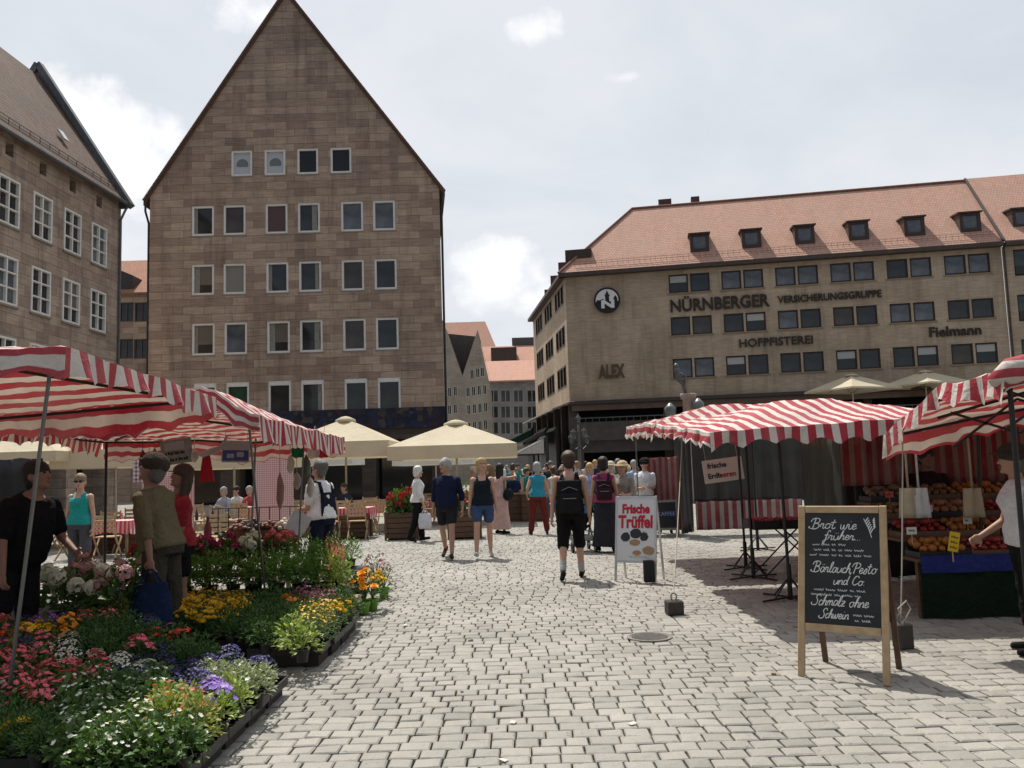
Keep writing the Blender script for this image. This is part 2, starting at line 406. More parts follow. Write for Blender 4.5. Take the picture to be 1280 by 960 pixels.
# ================================================================== ground
def ground_far_mat():
    t = NT('far setts'); o = t.sepo()
    b = t.node('ShaderNodeTexBrick'); b.inputs['Scale'].default_value = 1.0; b.inputs['Brick Width'].default_value = 0.162; b.inputs['Row Height'].default_value = 0.147
    b.inputs['Mortar Size'].default_value = 0.01; b.inputs['Mortar Smooth'].default_value = 0.4; b.inputs['Bias'].default_value = 0.0
    t.put((0.33, 0.312, 0.275), b.inputs['Color1']); t.put((0.265, 0.25, 0.222), b.inputs['Color2']); t.put((0.085, 0.075, 0.062), b.inputs['Mortar'])
    wob = t.noise(0.8, 3, out='Color')
    v = t.node('ShaderNodeVectorMath', operation='MULTIPLY_ADD'); t.l.new(wob, v.inputs[0]); v.inputs[1].default_value = (0.14, 0.14, 0); t.l.new(t.obj(), v.inputs[2])
    t.l.new(v.outputs[0], b.inputs['Vector'])
    c = t.mix(1.0, b.outputs['Color'], t.ramp(t.noise(0.35, 6, 0.6), [(0.3, 0.8), (0.7, 1.15)]), 'MULTIPLY')
    t.put(c, t.b.inputs['Base Color']); t.b.inputs['Roughness'].default_value = 0.8; t.b.inputs['Specular IOR Level'].default_value = 0.3
    t.bump(t.math('SUBTRACT', t.math('MULTIPLY', t.noise(30, 3), 0.4), b.outputs['Fac']), 0.6, 0.012)
    return t.m
def sett_mat():
    t = NT('granite setts')
    g = t.node('ShaderNodeNewGeometry').outputs['Random Per Island']
    c = t.ramp(g, [(0.0, (0.255, 0.244, 0.216)), (0.3, (0.30, 0.287, 0.253)), (0.6, (0.318, 0.304, 0.268)), (0.85, (0.338, 0.32, 0.28)), (1.0, (0.277, 0.263, 0.233))])
    c = t.mix(1.0, c, t.ramp(t.noise(120, 3, 0.7), [(0.3, 0.8), (0.7, 1.15)]), 'MULTIPLY')
    c = t.mix(1.0, c, t.ramp(t.noise(0.5, 6, 0.65), [(0.3, 0.76), (0.7, 1.12)]), 'MULTIPLY')
    gum = t.ramp(t.noise(21, 2, 0.4), [(0.70, 0.0), (0.73, 0.6)]); c = t.mix(gum, c, (0.12, 0.11, 0.095))
    spots = t.ramp(t.noise(5.0, 5, 0.8), [(0.56, 0.0), (0.75, 0.55)])
    c = t.mix(spots, c, (0.17, 0.155, 0.13))
    t.put(c, t.b.inputs['Base Color'])
    t.put(t.ramp(t.noise(9, 4), [(0.3, 0.55), (0.7, 0.85)]), t.b.inputs['Roughness']); t.b.inputs['Specular IOR Level'].default_value = 0.35
    t.bump(t.math('ADD', t.noise(45, 5, 0.7), t.math('MULTIPLY', t.noise(14, 3), 1.2)), 0.35, 0.008)
    return t.m
g = MB()
g.add([(-400, -60, -0.035), (400, -60, -0.035), (400, 24.0, -0.035), (-400, 24.0, -0.035)], [(0, 1, 2, 3)])
o = g.build('joint_bed', mat('joint sand', (0.075, 0.066, 0.054), 0.95, 0.35, 5, bump=0.4)); tag(o, kind='structure')
g = MB(); g.add([(-1500, 24.0, 0), (1500, 24.0, 0), (1500, 2500, 0), (-1500, 2500, 0)], [(0, 1, 2, 3)])
o = g.build('ground', ground_far_mat()); tag(o, kind='structure')
# real setts, laid in rows across the square, out to the far paving sheet
rg = random.Random(3); g = MB()
y = 2.0
while y < 24.0:
    d = rg.uniform(0.143, 0.152)
    if y + d > 24.0: d = 24.0 - y
    hw = y * 0.7 + 2.6
    x = -hw - rg.random() * 0.2
    detail = y < 14
    while x < hw:
        wd = rg.uniform(0.135, 0.19)
        j = 0.0055
        xa, xb = x + j, x + wd - j; ya, yb = y + j, y + d - j * 0.9
        ox = 0.012 * math.sin(y * 1.7); oy = 0.014 * math.sin(x * 0.45 + 1.0) + 0.003 * math.sin(x * 2.3 + y * 0.7)
        k = lambda a=0.0032: rg.uniform(-a, a)
        base = [(xa + k() + ox, ya + k() + oy), (xb + k() + ox, ya + k() + oy), (xb + k() + ox, yb + k() + oy), (xa + k() + ox, yb + k() + oy)]
        zt = rg.uniform(-0.004, 0.003); tx, ty = k(0.0025), k(0.0025); b_ = rg.uniform(0.007, 0.013)
        cx = sum(p[0] for p in base) / 4; cy = sum(p[1] for p in base) / 4
        def inset(p, q): return (p[0] + (cx - p[0]) * q / (wd / 2) , p[1] + (cy - p[1]) * q / (d / 2))
        top = [inset(p, b_) for p in base]
        tz = [zt + tx * (1 if i in (1, 2) else -1) + ty * (1 if i > 1 else -1) for i in range(4)]
        vs = [(p[0], p[1], -0.05) for p in base] + [(p[0], p[1], tz[i] - 0.008) for i, p in enumerate(base)] + [(p[0], p[1], tz[i] - 0.001) for i, p in enumerate(top)]
        fs = [(8, 9, 10, 11)] + [(4 + i, 4 + (i + 1) % 4, 8 + (i + 1) % 4, 8 + i) for i in range(4)] + [(i, (i + 1) % 4, 4 + (i + 1) % 4, 4 + i) for i in range(4)]
        if detail:
            vs.append((cx, cy, zt + 0.004)); fs = fs[1:] + [(8 + i, 8 + (i + 1) % 4, 12) for i in range(4)]
        g.add(vs, fs)
        x += wd
    y += d
o = g.build('cobblestone_paving', sett_mat(), smooth=False); tag(o, kind='structure')
rl = random.Random(31); g = MB()
for _ in range(170):
    x, y = rl.uniform(-1.5, 6.5), rl.uniform(4.4, 20); a = rl.uniform(0, 3.1); L, W_ = rl.choice(((.03, .005), (.025, .018), (.05, .035), (.014, .01))); ca, sa = math.cos(a) * L / 2, math.sin(a) * L / 2; cb_, sb_ = -math.sin(a) * W_ / 2, math.cos(a) * W_ / 2
    g.add([(x - ca - cb_, y - sa - sb_, .008), (x + ca - cb_, y + sa - sb_, .009), (x + ca + cb_, y + sa + sb_, .015), (x - ca + cb_, y - sa + sb_, .009)], [(0, 1, 2, 3)], rl.randrange(3))
o = g.build('litter', [mat('litter straw', (.30, .22, .12), .9), mat('litter leaf', (.09, .11, .04), .9), mat('litter paper', (.5, .48, .44), .9)], solid=.003); tag(o, 'scraps of leaf, straw and paper strewn on the setts', 'litter', kind='stuff')
# round cover plates let into the setts
for (px, py, r_) in ((812, 797, 0.21),):
    c = G(px, py); m = MB(); m.lathe([(r_, 0.0), (r_, 0.012), (r_ * 0.88, 0.012), (r_ * 0.86, 0.006), (0.02, 0.006)], 28)
    for k_ in range(-4, 5):
        hw = math.sqrt(max(0, (r_ * 0.8) ** 2 - (k_ * r_ * 0.18) ** 2)); m.box(-hw, hw, k_ * r_ * 0.18 - 0.006, k_ * r_ * 0.18 + 0.006, 0.004, 0.011)
    o = m.build('manhole_cover', mat('cast iron', (0.19, 0.178, 0.158), 0.6, 0.3, 12, bump=0.3), loc=(c.x, c.y, 0.0))
    tag(o, 'round ribbed iron cover set in the paving beside the shadow of the right stall', 'manhole cover')

# ================================================================== facade helper
def clip(poly, a, b, c):           # keep a*x+b*z<=c
    out = []
    for i in range(len(poly)):
        p, q = poly[i], poly[(i + 1) % len(poly)]
        dp, dq = a * p[0] + b * p[1] - c, a * q[0] + b * q[1] - c
        if dp <= 0: out.append(p)
        if (dp < 0 < dq) or (dq < 0 < dp):
            t_ = dp / (dp - dq); out.append((p[0] + (q[0] - p[0]) * t_, p[1] + (q[1] - p[1]) * t_))
    return out
def facade(mb, x0, x1, z0, z1, holes, reveal=0.22, clips=(), m=0, mrev=0, y=0.0, back=0.0):
    """wall in the x/z plane facing -y, with openings cut out and their reveals; clips trim a gable"""
    xs = sorted({x0, x1, *[h[0] for h in holes], *[h[1] for h in holes]}); zs = sorted({z0, z1, *[h[2] for h in holes], *[h[3] for h in holes]})
    xs = [v for v in xs if x0 <= v <= x1]; zs = [v for v in zs if z0 <= v <= z1]
    for i in range(len(xs) - 1):
        for j in range(len(zs) - 1):
            cx, cz = (xs[i] + xs[i + 1]) / 2, (zs[j] + zs[j + 1]) / 2
            if any(h[0] < cx < h[1] and h[2] < cz < h[3] for h in holes): continue
            p = [(xs[i], zs[j]), (xs[i + 1], zs[j]), (xs[i + 1], zs[j + 1]), (xs[i], zs[j + 1])]
            for cl in clips: p = clip(p, *cl)
            if len(p) < 3: continue
            mb.add([(a, y, b) for a, b in p], [tuple(range(len(p)))], m)
    for h in holes:
        a, b, c, d = h[:4]; r_ = h[4] if len(h) > 4 else reveal
        mb.add([(a, y, c), (b, y, c), (b, y, d), (a, y, d), (a, y + r_, c), (b, y + r_, c), (b, y + r_, d), (a, y + r_, d)],
               [(0, 4, 5, 1), (1, 5, 6, 2), (2, 6, 7, 3), (3, 7, 4, 0)], mrev)
def window(parent, x0, x1, z0, z1, y, fm, gm, fw=0.09, mull=0, trans=(), proud=0.05, sill=None, name='window', extra=None, open_=0.0):
    """frame sitting in the opening (mesh 'window') with its pane as a sub-part"""
    W, H = x1 - x0, z1 - z0; cx, cz = (x0 + x1) / 2, (z0 + z1) / 2
    f = MB(); ya, yb = -proud, 0.06
    f.box(-W / 2, -W / 2 + fw, ya, yb, -H / 2, H / 2); f.box(W / 2 - fw, W / 2, ya, yb, -H / 2, H / 2)
    f.box(-W / 2 + fw, W / 2 - fw, ya, yb, H / 2 - fw, H / 2); f.box(-W / 2 + fw, W / 2 - fw, ya, yb, -H / 2, -H / 2 + fw)
    for k in range(mull):
        xm = -W / 2 + W * (k + 1) / (mull + 1); f.box(xm - fw * .42, xm + fw * .42, ya + 0.012, yb, -H / 2 + fw, H / 2 - fw)
    for tz in trans:
        zc = -H / 2 + H * tz
        segs = [-W / 2 + fw] + [v for k in range(mull) for v in (-W / 2 + W * (k + 1) / (mull + 1) - fw * .42, -W / 2 + W * (k + 1) / (mull + 1) + fw * .42)] + [W / 2 - fw]
        for a in range(0, len(segs), 2): f.box(segs[a], segs[a + 1], ya + 0.02, yb, zc - fw * .35, zc + fw * .35)
    wo = f.build(name, fm, parent, bevel=0.008, loc=(cx, y, cz))
    pm = MB(); pm.add([(-W / 2 + fw * .6, 0.045, -H / 2 + fw * .6), (W / 2 - fw * .6, 0.045, -H / 2 + fw * .6), (W / 2 - fw * .6, 0.045, H / 2 - fw * .6), (-W / 2 + fw * .6, 0.045, H / 2 - fw * .6)], [(0, 1, 2, 3)])
    pm.build('pane', gm, wo)
    if sill:
        s = MB(); s.box(-W / 2 - 0.06, W / 2 + 0.06, -sill - proud, -0.002, -H / 2 - 0.09, -H / 2 - 0.003); s.build('sill', mat('sill stone', (0.26, 0.22, 0.18), 0.85, 0.2, 6), wo, bevel=0.01)
    return wo

G_DARK = glass_mat('pane dark', (0.026, 0.028, 0.029)); G_DARK2 = glass_mat('pane brown', (0.05, 0.038, 0.03)); G_GREY = glass_mat('pane grey', (0.10, 0.11, 0.125))  # dark and grey panes raised in tone to stand in for reflected sky
G_BLIND = glass_mat('pane half blind', (0.014, 0.015, 0.016), blind=((0.42, 0.41, 0.39), 0.1, 0)); G_CURT = glass_mat('pane curtain', blind=((0.26, 0.25, 0.23), None, 60))
G_CURT2 = glass_mat('pane curtain low', (0.02, 0.018, 0.016), blind=((0.15, 0.13, 0.11), -0.3, 45)); G_RED = glass_mat('pane rust blind', blind=((0.10, 0.045, 0.032), None, 0)); G_GREEN = glass_mat('pane green', (0.03, 0.075, 0.045))
G_BLACK = glass_mat('pane open black', (0.006, 0.006, 0.006), 0.3); G_WHITE = glass_mat('pane white', blind=((0.5, 0.52, 0.53), None, 0))
F_WHITE = mat('white window paint', (0.74, 0.72, 0.68), 0.5, 0.1, 5); F_BROWN = mat('brown window paint', (0.035, 0.02, 0.016), 0.45, 0.2, 6)
LEAD = mat('sheet metal grey', (0.12, 0.125, 0.13), 0.5, 0.25, 5, metal=0.3); DARKMETAL = mat('dark metal', (0.025, 0.024, 0.024), 0.5, 0.25, 8)
ST_C = stone_mat('sandstone reddish', [(0.45, 0.342, 0.262), (0.36, 0.265, 0.205), (0.215, 0.145, 0.12)], 1.25, 0.47, mortar=0.013, stain=0.5, bump=0.6)
ST_L = stone_mat('sandstone left', [(0.42, 0.325, 0.255), (0.34, 0.26, 0.205), (0.23, 0.165, 0.138)], 0.85, 0.44, mortar=0.013, stain=0.5)
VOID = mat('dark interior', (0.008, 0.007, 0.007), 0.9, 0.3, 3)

# ================================================================== central gabled house
CD = 50.0
pl, pr = P(181, 250, CD), P(554, 232, CD)
cx0, cx1 = P(184, 560, CD).x, P(556.5, 560, CD).x
zc = (pl.z + pr.z) / 2; zp = P(358, -6, CD).z; xp = P(358, -6, CD).x - cx0
WC = cx1 - cx0
house = empty('gabled_house', (cx0, CD, 0), 0, 'tall brown sandstone house with steep pointed gable, in the middle of the square', 'building')
def wrect(pxc, pyc, wm, hm): p = P(pxc, pyc, CD); return (p.x - cx0 - wm / 2, p.x - cx0 + wm / 2, p.z - hm / 2, p.z + hm / 2)
rows = [([302, 343.5, 384.5, 426], 205, 199, 1.28, 1.6), ([253.5, 293, 345.5, 386, 440, 480], 277, 268, 1.34, 1.84), ([253.5, 293, 346.5, 387.5, 441, 482], 350.5, 341.5, 1.34, 1.86),
        ([254, 294.5, 348, 389, 443, 484], 425, 416, 1.36, 1.92), ([256, 297, 349.5, 390.5, 445, 486.5], 500, 492.5, 1.36, 2.0)]
holes = []; wins = []
for xs_, ya, yb, ww, hh in rows:
    zrow = P((xs_[0] + xs_[-1]) / 2, (ya + yb) / 2, CD).z
    for k, x in enumerate(xs_):
        y = ya + (yb - ya) * k / (len(xs_) - 1); r_ = wrect(x, y, ww, hh); r_ = (r_[0], r_[1], zrow - hh / 2, zrow + hh / 2)
        holes.append(r_); wins.append(r_)
mid = xp
sl = (zp - zc) / mid; sr = (zp - zc) / (WC - mid)
clips = [(-sl, 1, zc), (sr, 1, zc + sr * WC)]
ZG = 5.35
m = MB(); facade(m, 0, WC, ZG, zp + 1, holes, 0.2, clips)
BD = 15.0; SH = -0.115 * BD   # the flank runs back askew, out of sight from the square
m.add([(0, 0, ZG), (0, BD, ZG), (0, BD, zc), (0, 0, zc)], [(0, 3, 2, 1)][::-1]); m.add([(WC, 0, ZG), (WC + SH, BD, ZG), (WC + SH, BD, zc), (WC, 0, zc)], [(0, 1, 2, 3)])
m.build('wall', ST_C, house)
# ground storey: stone piers with dark arcade bays between
m = MB()
bays = [(1.0, 4.3), (5.4, 8.6), (9.6, 12.6), (13.4, WC - 0.8)]
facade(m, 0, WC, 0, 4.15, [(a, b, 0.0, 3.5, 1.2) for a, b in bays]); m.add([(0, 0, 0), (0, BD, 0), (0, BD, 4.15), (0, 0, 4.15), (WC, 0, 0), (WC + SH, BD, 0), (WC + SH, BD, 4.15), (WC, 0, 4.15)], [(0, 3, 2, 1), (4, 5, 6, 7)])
m.build('arcade', stone_mat('sandstone shaded', [(0.11, 0.085, 0.068), (0.085, 0.065, 0.052), (0.06, 0.045, 0.038)], 1.25, 0.47), house)  # darker stone: shade under the parasols is put into its colour
m = MB()
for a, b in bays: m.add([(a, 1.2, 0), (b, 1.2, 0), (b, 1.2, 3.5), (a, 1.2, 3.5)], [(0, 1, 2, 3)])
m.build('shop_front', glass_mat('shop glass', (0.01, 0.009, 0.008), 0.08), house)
# painted frieze above the arcade
def mural():
    t = NT('mural'); o = t.sepo()
    v = t.comb(o[0], o[2]); vo = t.node('ShaderNodeTexVoronoi'); vo.inputs['Scale'].default_value = 3.6; vo.inputs['Randomness'].default_value = 1.0
    t.l.new(v, vo.inputs['Vector']); hs = t.node('ShaderNodeSeparateColor'); t.l.new(vo.outputs['Color'], hs.inputs[0])
    c = t.ramp(hs.outputs[0], [(0.0, (0.012, 0.013, 0.028)), (0.35, (0.02, 0.03, 0.085)), (0.5, (0.04, 0.028, 0.026)), (0.62, (0.12, 0.09, 0.045)), (0.7, (0.015, 0.018, 0.03)), (0.86, (0.08, 0.09, 0.11)), (0.93, (0.08, 0.025, 0.025))], 'CONSTANT')
    c = t.mix(t.noise(1.2, 5, vec=v), c, (0.012, 0.013, 0.03)); t.put(c, t.b.inputs['Base Color']); t.b.inputs['Roughness'].default_value = 0.8
    return t.m
m = MB(); m.box(-0.03, WC + 0.03, -0.06, 0.3, 4.15, ZG - 0.003); m.build('painted_frieze', mural(), house)
# roof with its tiled verge
RT = tile_mat('tile brown', (0.20, 0.115, 0.085), (0.15, 0.085, 0.065), (0.10, 0.075, 0.06))
m = MB(); e = 0.35
for (xa, xb, s_) in ((0, mid, -1), (WC, mid, 1)):
    xo = xa + s_ * e; zo = zc - (sl if s_ < 0 else sr) * e
    v = [(xo, -0.12, zo), (xb, -0.12, zp), (xb + SH / 2, BD, zp), (xo + (SH if s_ > 0 else 0), BD, zo)]; v += [(a, b, c + 0.24) for a, b, c in v]
    m.add(v, [(0, 1, 2, 3), (4, 7, 6, 5), (0, 4, 5, 1), (2, 6, 7, 3), (0, 3, 7, 4)])
m.build('roof', RT, house)
m = MB()
for (xa, xb, s_) in ((0, mid, -1), (WC, mid, 1)):
    xo = xa + s_ * e; zo = zc - (sl if s_ < 0 else sr) * e + 0.24; n_ = 58
    for k in range(n_):
        f0, f1 = k / n_, (k + 1.0) / n_
        m.bar((xo + (xb - xo) * f0, -0.1, zo + (zp + .24 - zo) * f0 + 0.04), (xo + (xb - xo) * f1, -0.1, zo + (zp + .24 - zo) * f1 + 0.03), 0.26, 0.1)
m.build('verge', RT, house)
for xx, yy in ((-0.22, -0.12), (WC + 0.22, -0.12)): m = MB(); m.tube([(xx, yy, zc - 0.3), (xx * 0.999, yy, zc - 0.9), (xx - math.copysign(.12, xx), 0.1, zc - 1.6), (xx - math.copysign(.12, xx), 0.12, 0.1)], 0.07, 8); m.build('downpipe', DARKMETAL, house)
pk = [[G_WHITE, G_WHITE, G_BLACK, G_BLACK], [G_DARK, G_DARK2, G_RED, G_DARK, G_GREY, G_GREY], [G_CURT2, G_CURT, G_DARK, G_DARK, G_DARK2, G_DARK], [G_CURT2, G_GREY, G_CURT2, G_DARK, G_DARK2, G_DARK], [G_GREEN, G_GREEN, G_DARK, G_DARK, G_DARK, G_DARK]]
flat = [x for r_ in pk for x in r_]
for i, r_ in enumerate(wins):
    wo = window(house, *r_, 0.1, F_WHITE, flat[i], 0.125, proud=0.07, sill=0.05)
    if i % 3 == 1 and i > 3 or i in (10, 12, 18):
        W_, H_ = r_[1] - r_[0], r_[3] - r_[2]; b = MB(); sd_ = 1 if i % 2 else -1; x0_, x1_ = sorted((sd_ * (W_ / 2 - .125), sd_ * (W_ / 2 - .125 - .2 - .06 * (i % 4)))); b.grid(lambda a, c: Vector((x0_ + (x1_ - x0_) * a * (1 - .25 * c * (1 - c) * 4 * (i % 2)), .035 + .006 * math.sin(a * 19), -H_ / 2 + .13 + (H_ - .26) * c)), 10, 6); b.build('curtain', mat('net curtain', (.26, .25, .225), .8, .25, 4), wo)
    if i >= 22:
        b = MB(); b.box(-0.6, 0.6, -0.1, 0.03, 0.72, 0.905); b.build('shutter_box', F_WHITE, wo, bevel=0.01)
    if i < 2:
        b = MB(); b.lathe([(0.36, 0), (0.34, 0.02), (0.02, 0.02)], 18); o = b.build('sun_sticker', mat('sticker grey', (0.16, 0.18, 0.19), .6), wo)
        me = o.data; o.rotation_euler = (R(90), 0, 0); o.location = (0, 0.042, -0.05)
        bm = bmesh.new(); bm.from_mesh(me); bmesh.ops.bisect_plane(bm, geom=bm.verts[:] + bm.edges[:] + bm.faces[:], plane_co=(0, -0.12, 0), plane_no=(0, -1, 0), clear_outer=True); bm.to_mesh(me); bm.free()

# ================================================================== long house on the left
LC = P(149, 420, 42.0); ang = math.atan2(0.999, 0.046)
lh = empty('long_house', (LC.x, LC.y, 0), ang, 'long brown sandstone house with white casement windows, at the left edge', 'building')
LE = 15.85; LLEN = 30.0
cols = [-2.05 - 2.27 * k for k in range(13)]
holes = []; ww = []
for zr, hh in ((12.85, 1.95), (9.65, 1.95), (6.4, 1.95)):
    for c in cols: ww.append((c - 0.68, c + 0.68, zr - hh / 2, zr + hh / 2))
att = [(c - 0.27, c + 0.23, 14.72, 15.3) for c in cols]
shade_bays = [(-3.6 - 3.4 * k, -1.0 - 3.4 * k, 0, 3.9, 1.2) for k in range(8)]
m = MB(); facade(m, -LLEN, 0, 0, LE, ww + [(a, b, c, d, 0.35) for a, b, c, d in att] + shade_bays, 0.16)
LD = 8.8
m.add([(0, 0, 0), (0, LD, 0), (0, LD, LE), (0, LD / 2, LE + 6.6), (0, 0, LE)], [(0, 1, 2, 3, 4)])
m.build('wall', ST_L, lh)
m = MB()
for a in att: m.add([(a[0], 0.35, a[2]), (a[1], 0.35, a[2]), (a[1], 0.35, a[3]), (a[0], 0.35, a[3])], [(0, 1, 2, 3)])
m.build('attic_opening', VOID, lh)
m = MB()
for a in shade_bays: m.add([(a[0], 1.2, 0), (a[1], 1.2, 0), (a[1], 1.2, 3.9), (a[0], 1.2, 3.9)], [(0, 1, 2, 3)])
m.build('shop_front', G_BLACK, lh)  # black sheets added to stand for the shade under the parasols
LRT = tile_mat('tile weathered', (0.145, 0.095, 0.07), (0.10, 0.066, 0.05), (0.07, 0.056, 0.045), tw=0.19, th=0.24, bump=1.0)
m = MB(); zr_ = LE + 6.5
def slab(m, v, t_): v2 = [(a, b, c + t_) for a, b, c in v]; m.add(v + v2, [(3, 2, 1, 0), (4, 5, 6, 7), (0, 1, 5, 4), (1, 2, 6, 5), (2, 3, 7, 6), (3, 0, 4, 7)])
slab(m, [(-LLEN, -0.35, LE - 0.42), (-0.25, -0.35, LE - 0.42), (-0.25, LD / 2, zr_), (-LLEN, LD / 2, zr_)], 0.14)
slab(m, [(-LLEN, LD / 2, zr_), (-0.25, LD / 2, zr_), (-0.25, LD + .3, LE - 0.4), (-LLEN, LD + .3, LE - 0.4)], 0.14)
m.build('roof', LRT, lh)
m = MB(); m.bar((-0.1, -0.55, LE - 0.5), (-0.1, LD / 2, zr_ + 0.75), 0.42, 0.3); m.bar((-0.1, LD / 2, zr_ + 0.75), (-0.1, LD + .4, LE - 0.4), 0.42, 0.3)
m.prism([(-0.4, LE - 0.6), (LD / 2, LE - 0.6), (LD / 2, zr_ + 0.7)], 0.03, 0.2, 0, Matrix(((0, -1, 0, 0), (1, 0, 0, 0), (0, 0, 1, 0), (0, 0, 0, 1)))); m.prism([(LD / 2, LE - 0.6), (LD + .3, LE - 0.6), (LD / 2, zr_ + 0.7)], 0.03, 0.2, 0, Matrix(((0, -1, 0, 0), (1, 0, 0, 0), (0, 0, 1, 0), (0, 0, 0, 1))))
m.build('verge_coping', LEAD, lh)
m = MB(); m.tube([(-LLEN, -0.45, LE - 0.42), (-0.1, -0.45, LE - 0.42)], 0.09, 8); m.tube([(-0.15, -0.4, LE - 0.5), (-0.2, -0.1, LE - 1.2), (-0.2, -0.08, 0)], 0.06, 8); m.build('gutter', LEAD, lh)
m = MB()
for k in range(40):
    xx = -0.6 - k * 0.7; m.bar((xx, -0.02, LE + 0.1), (xx, -0.02, LE + 0.42), 0.02)
m.bar((-0.5, -0.02, LE + 0.42), (-29, -0.02, LE + 0.42), 0.02); m.bar((-0.5, -0.02, LE + 0.28), (-29, -0.02, LE + 0.28), 0.02); m.build('snow_guard', DARKMETAL, lh)
sk = MB(); sk.box(-0.22, 0.22, -0.3, 0.3, 0.02, 0.1); so = sk.build('skylight', mat('skylight pale', (0.55, 0.56, 0.56), 0.3), lh, bevel=0.02); so.location = (-3.6, 1.0, LE + 1.86); so.rotation_euler = (R(57), 0, 0)
for i, r_ in enumerate(ww):
    window(lh, *r_, 0.05, F_WHITE, [G_GREY, G_DARK, G_CURT2, G_DARK][i * 7 % 4], 0.09, mull=1, trans=(0.36, 0.68), proud=0.1, sill=0.04)

# ================================================================== house in the gap between them
gp = P(146, 600, 64); gh = empty('rear_house', (gp.x - 6, 64, 0), 0, 'small brown house with orange roof, in the gap between two tall houses', 'building')
ze = P(165, 369, 64).z; zr2 = P(165, 328, 70).z
hx = lambda px: P(px, 400, 64).x - (gp.x - 6)
holes = []; wg = []
for py in (390, 436, 482):
    for px in (158, 177):
        x = hx(px); z = P(px, py, 64).z; wg.append((x - 0.55, x + 0.55, z - 0.75, z + 0.75))
m = MB(); facade(m, 0, 14, 0, ze, wg, 0.2); m.build('wall', ST_C, gh)
m = MB(); slab(m, [(0, -0.3, ze), (14, -0.3, ze), (14, 6, zr2), (0, 6, zr2)], 0.15); m.build('roof', tile_mat('tile orange', (0.36, 0.17, 0.105), (0.30, 0.135, 0.085), (0.22, 0.12, 0.09)), gh)
d0 = P(157, 350, 65); dx = d0.x - (gp.x - 6); m = MB(); m.prism([(dx - 1.2, ze + .3), (dx + .9, ze + .3), (dx + .9, ze + 1.6), (dx - .2, ze + 2.1), (dx - 1.2, ze + 1.6)], 0.3, 4.0); m.build('dormer', mat('dormer slate', (0.05, 0.045, 0.045), .7), gh)
for r_ in wg: window(gh, *r_, 0.1, mat('brown frame', (0.09, 0.07, 0.06)), G_DARK, 0.09, mull=1, proud=0.04)
# ================================================================== long office house on the right
RDIR = Vector((0.984, -0.179, 0)).normalized(); RN = Vector((0.179, 0.984, 0)).normalized()
rc = P(709, 420, 66.0); RC0 = Vector((rc.x, 66.0, 0))
oh = empty('office_house', RC0, math.atan2(RDIR.y, RDIR.x), 'long ochre stone house with orange tiled roof, dormers and lettering on its front', 'building')
def SZ(px, py, off=0.0):       # photo pixel -> (s along the front, z) on the plane off metres behind the front
    d = ray(px, py); o_ = Vector((0, 0, CAMZ)) - (RC0 + RN * off); t = -o_.dot(RN) / d.dot(RN)
    p = Vector((0, 0, CAMZ)) + d * t; q = p - RC0; return q.dot(RDIR), p.z
ST_R = stone_mat('ochre panels', [(0.46, 0.365, 0.272), (0.40, 0.315, 0.235), (0.42, 0.32, 0.22)], 1.95, 1.6, 0.006, mcol=(0.16, 0.12, 0.09), stain=0.5, bump=0.15, grime=(0.11, 0.075, 0.05))
eave = SZ(836, 338)[1]; RL = SZ(1253, 330)[0]
rowsz = [(SZ(847, 366)[1], SZ(847, 343)[1]), (SZ(850, 419)[1], SZ(850, 396)[1]), (SZ(855, 472)[1], SZ(855, 448)[1])]
s0 = SZ(848, 355)[0]; s1 = SZ(1194, 334)[0]; pitch = (s1 - s0) / 5
hl = []
for zr in rowsz:
    for k in range(6):
        for dx in (0, 1.62): c = s0 + k * pitch + dx; hl.append((c - 0.73, c + 0.73, zr[0], zr[1]))
ledge = SZ(760, 500)[1]
m = MB(); facade(m, 0, RL, ledge, eave, hl, 0.2)
# side front along the narrow street
SD = Vector((-0.105, 0.994, 0)); sl_ = 20.0
sang = math.atan2(SD.y, SD.x) - math.atan2(RDIR.y, RDIR.x)
Ms = Matrix.Rotation(sang + math.pi, 4, 'Z')   # local x runs back along the street, outside faces -x
side_h = []
for zr in rowsz:
    for gidx in range(3):
        for k in range(3): c = 1.7 + gidx * 6.2 + k * 1.55; side_h.append((c - 0.62, c + 0.62, zr[0] - 0.1, zr[1] + 0.1))
ms = MB(); facade(ms, 0, sl_, ledge, eave, side_h, 0.2)
def sidept(v): # facade coordinates (x along, y inwards) -> house local
    d = Vector((math.cos(sang), math.sin(sang), 0)); n = Vector((math.sin(sang), -math.cos(sang), 0))
    return d * v[0] + n * v[1] + Vector((0, 0, v[2]))
ms.v = [tuple(sidept(v)) for v in ms.v]
m.add(ms.v, ms.f)
m.build('wall', ST_R, oh)
Rs = Matrix.Rotation(sang, 4, 'Z')
for h in side_h:
    m = MB()
    for a, b, c, d in ((h[0], h[0] + .12, h[2], h[3]), (h[1] - .12, h[1], h[2], h[3]), (h[0] + .12, h[1] - .12, h[2], h[2] + .12), (h[0] + .12, h[1] - .12, h[3] - .12, h[3])):
        vs = [sidept((x, y_, z)) for z in (c, d) for y_ in (-0.03, 0.15) for x in (a, b)]
        m.add(vs, [(0, 2, 3, 1), (4, 5, 7, 6), (0, 1, 5, 4), (2, 6, 7, 3), (0, 4, 6, 2), (1, 3, 7, 5)])
    wo = m.build('window', F_BROWN, oh)
    p = MB(); p.add([sidept((h[a], 0.14, h[b])) for a, b in ((0, 2), (1, 2), (1, 3), (0, 3))], [(0, 1, 2, 3)]); p.build('pane', G_DARK, wo)
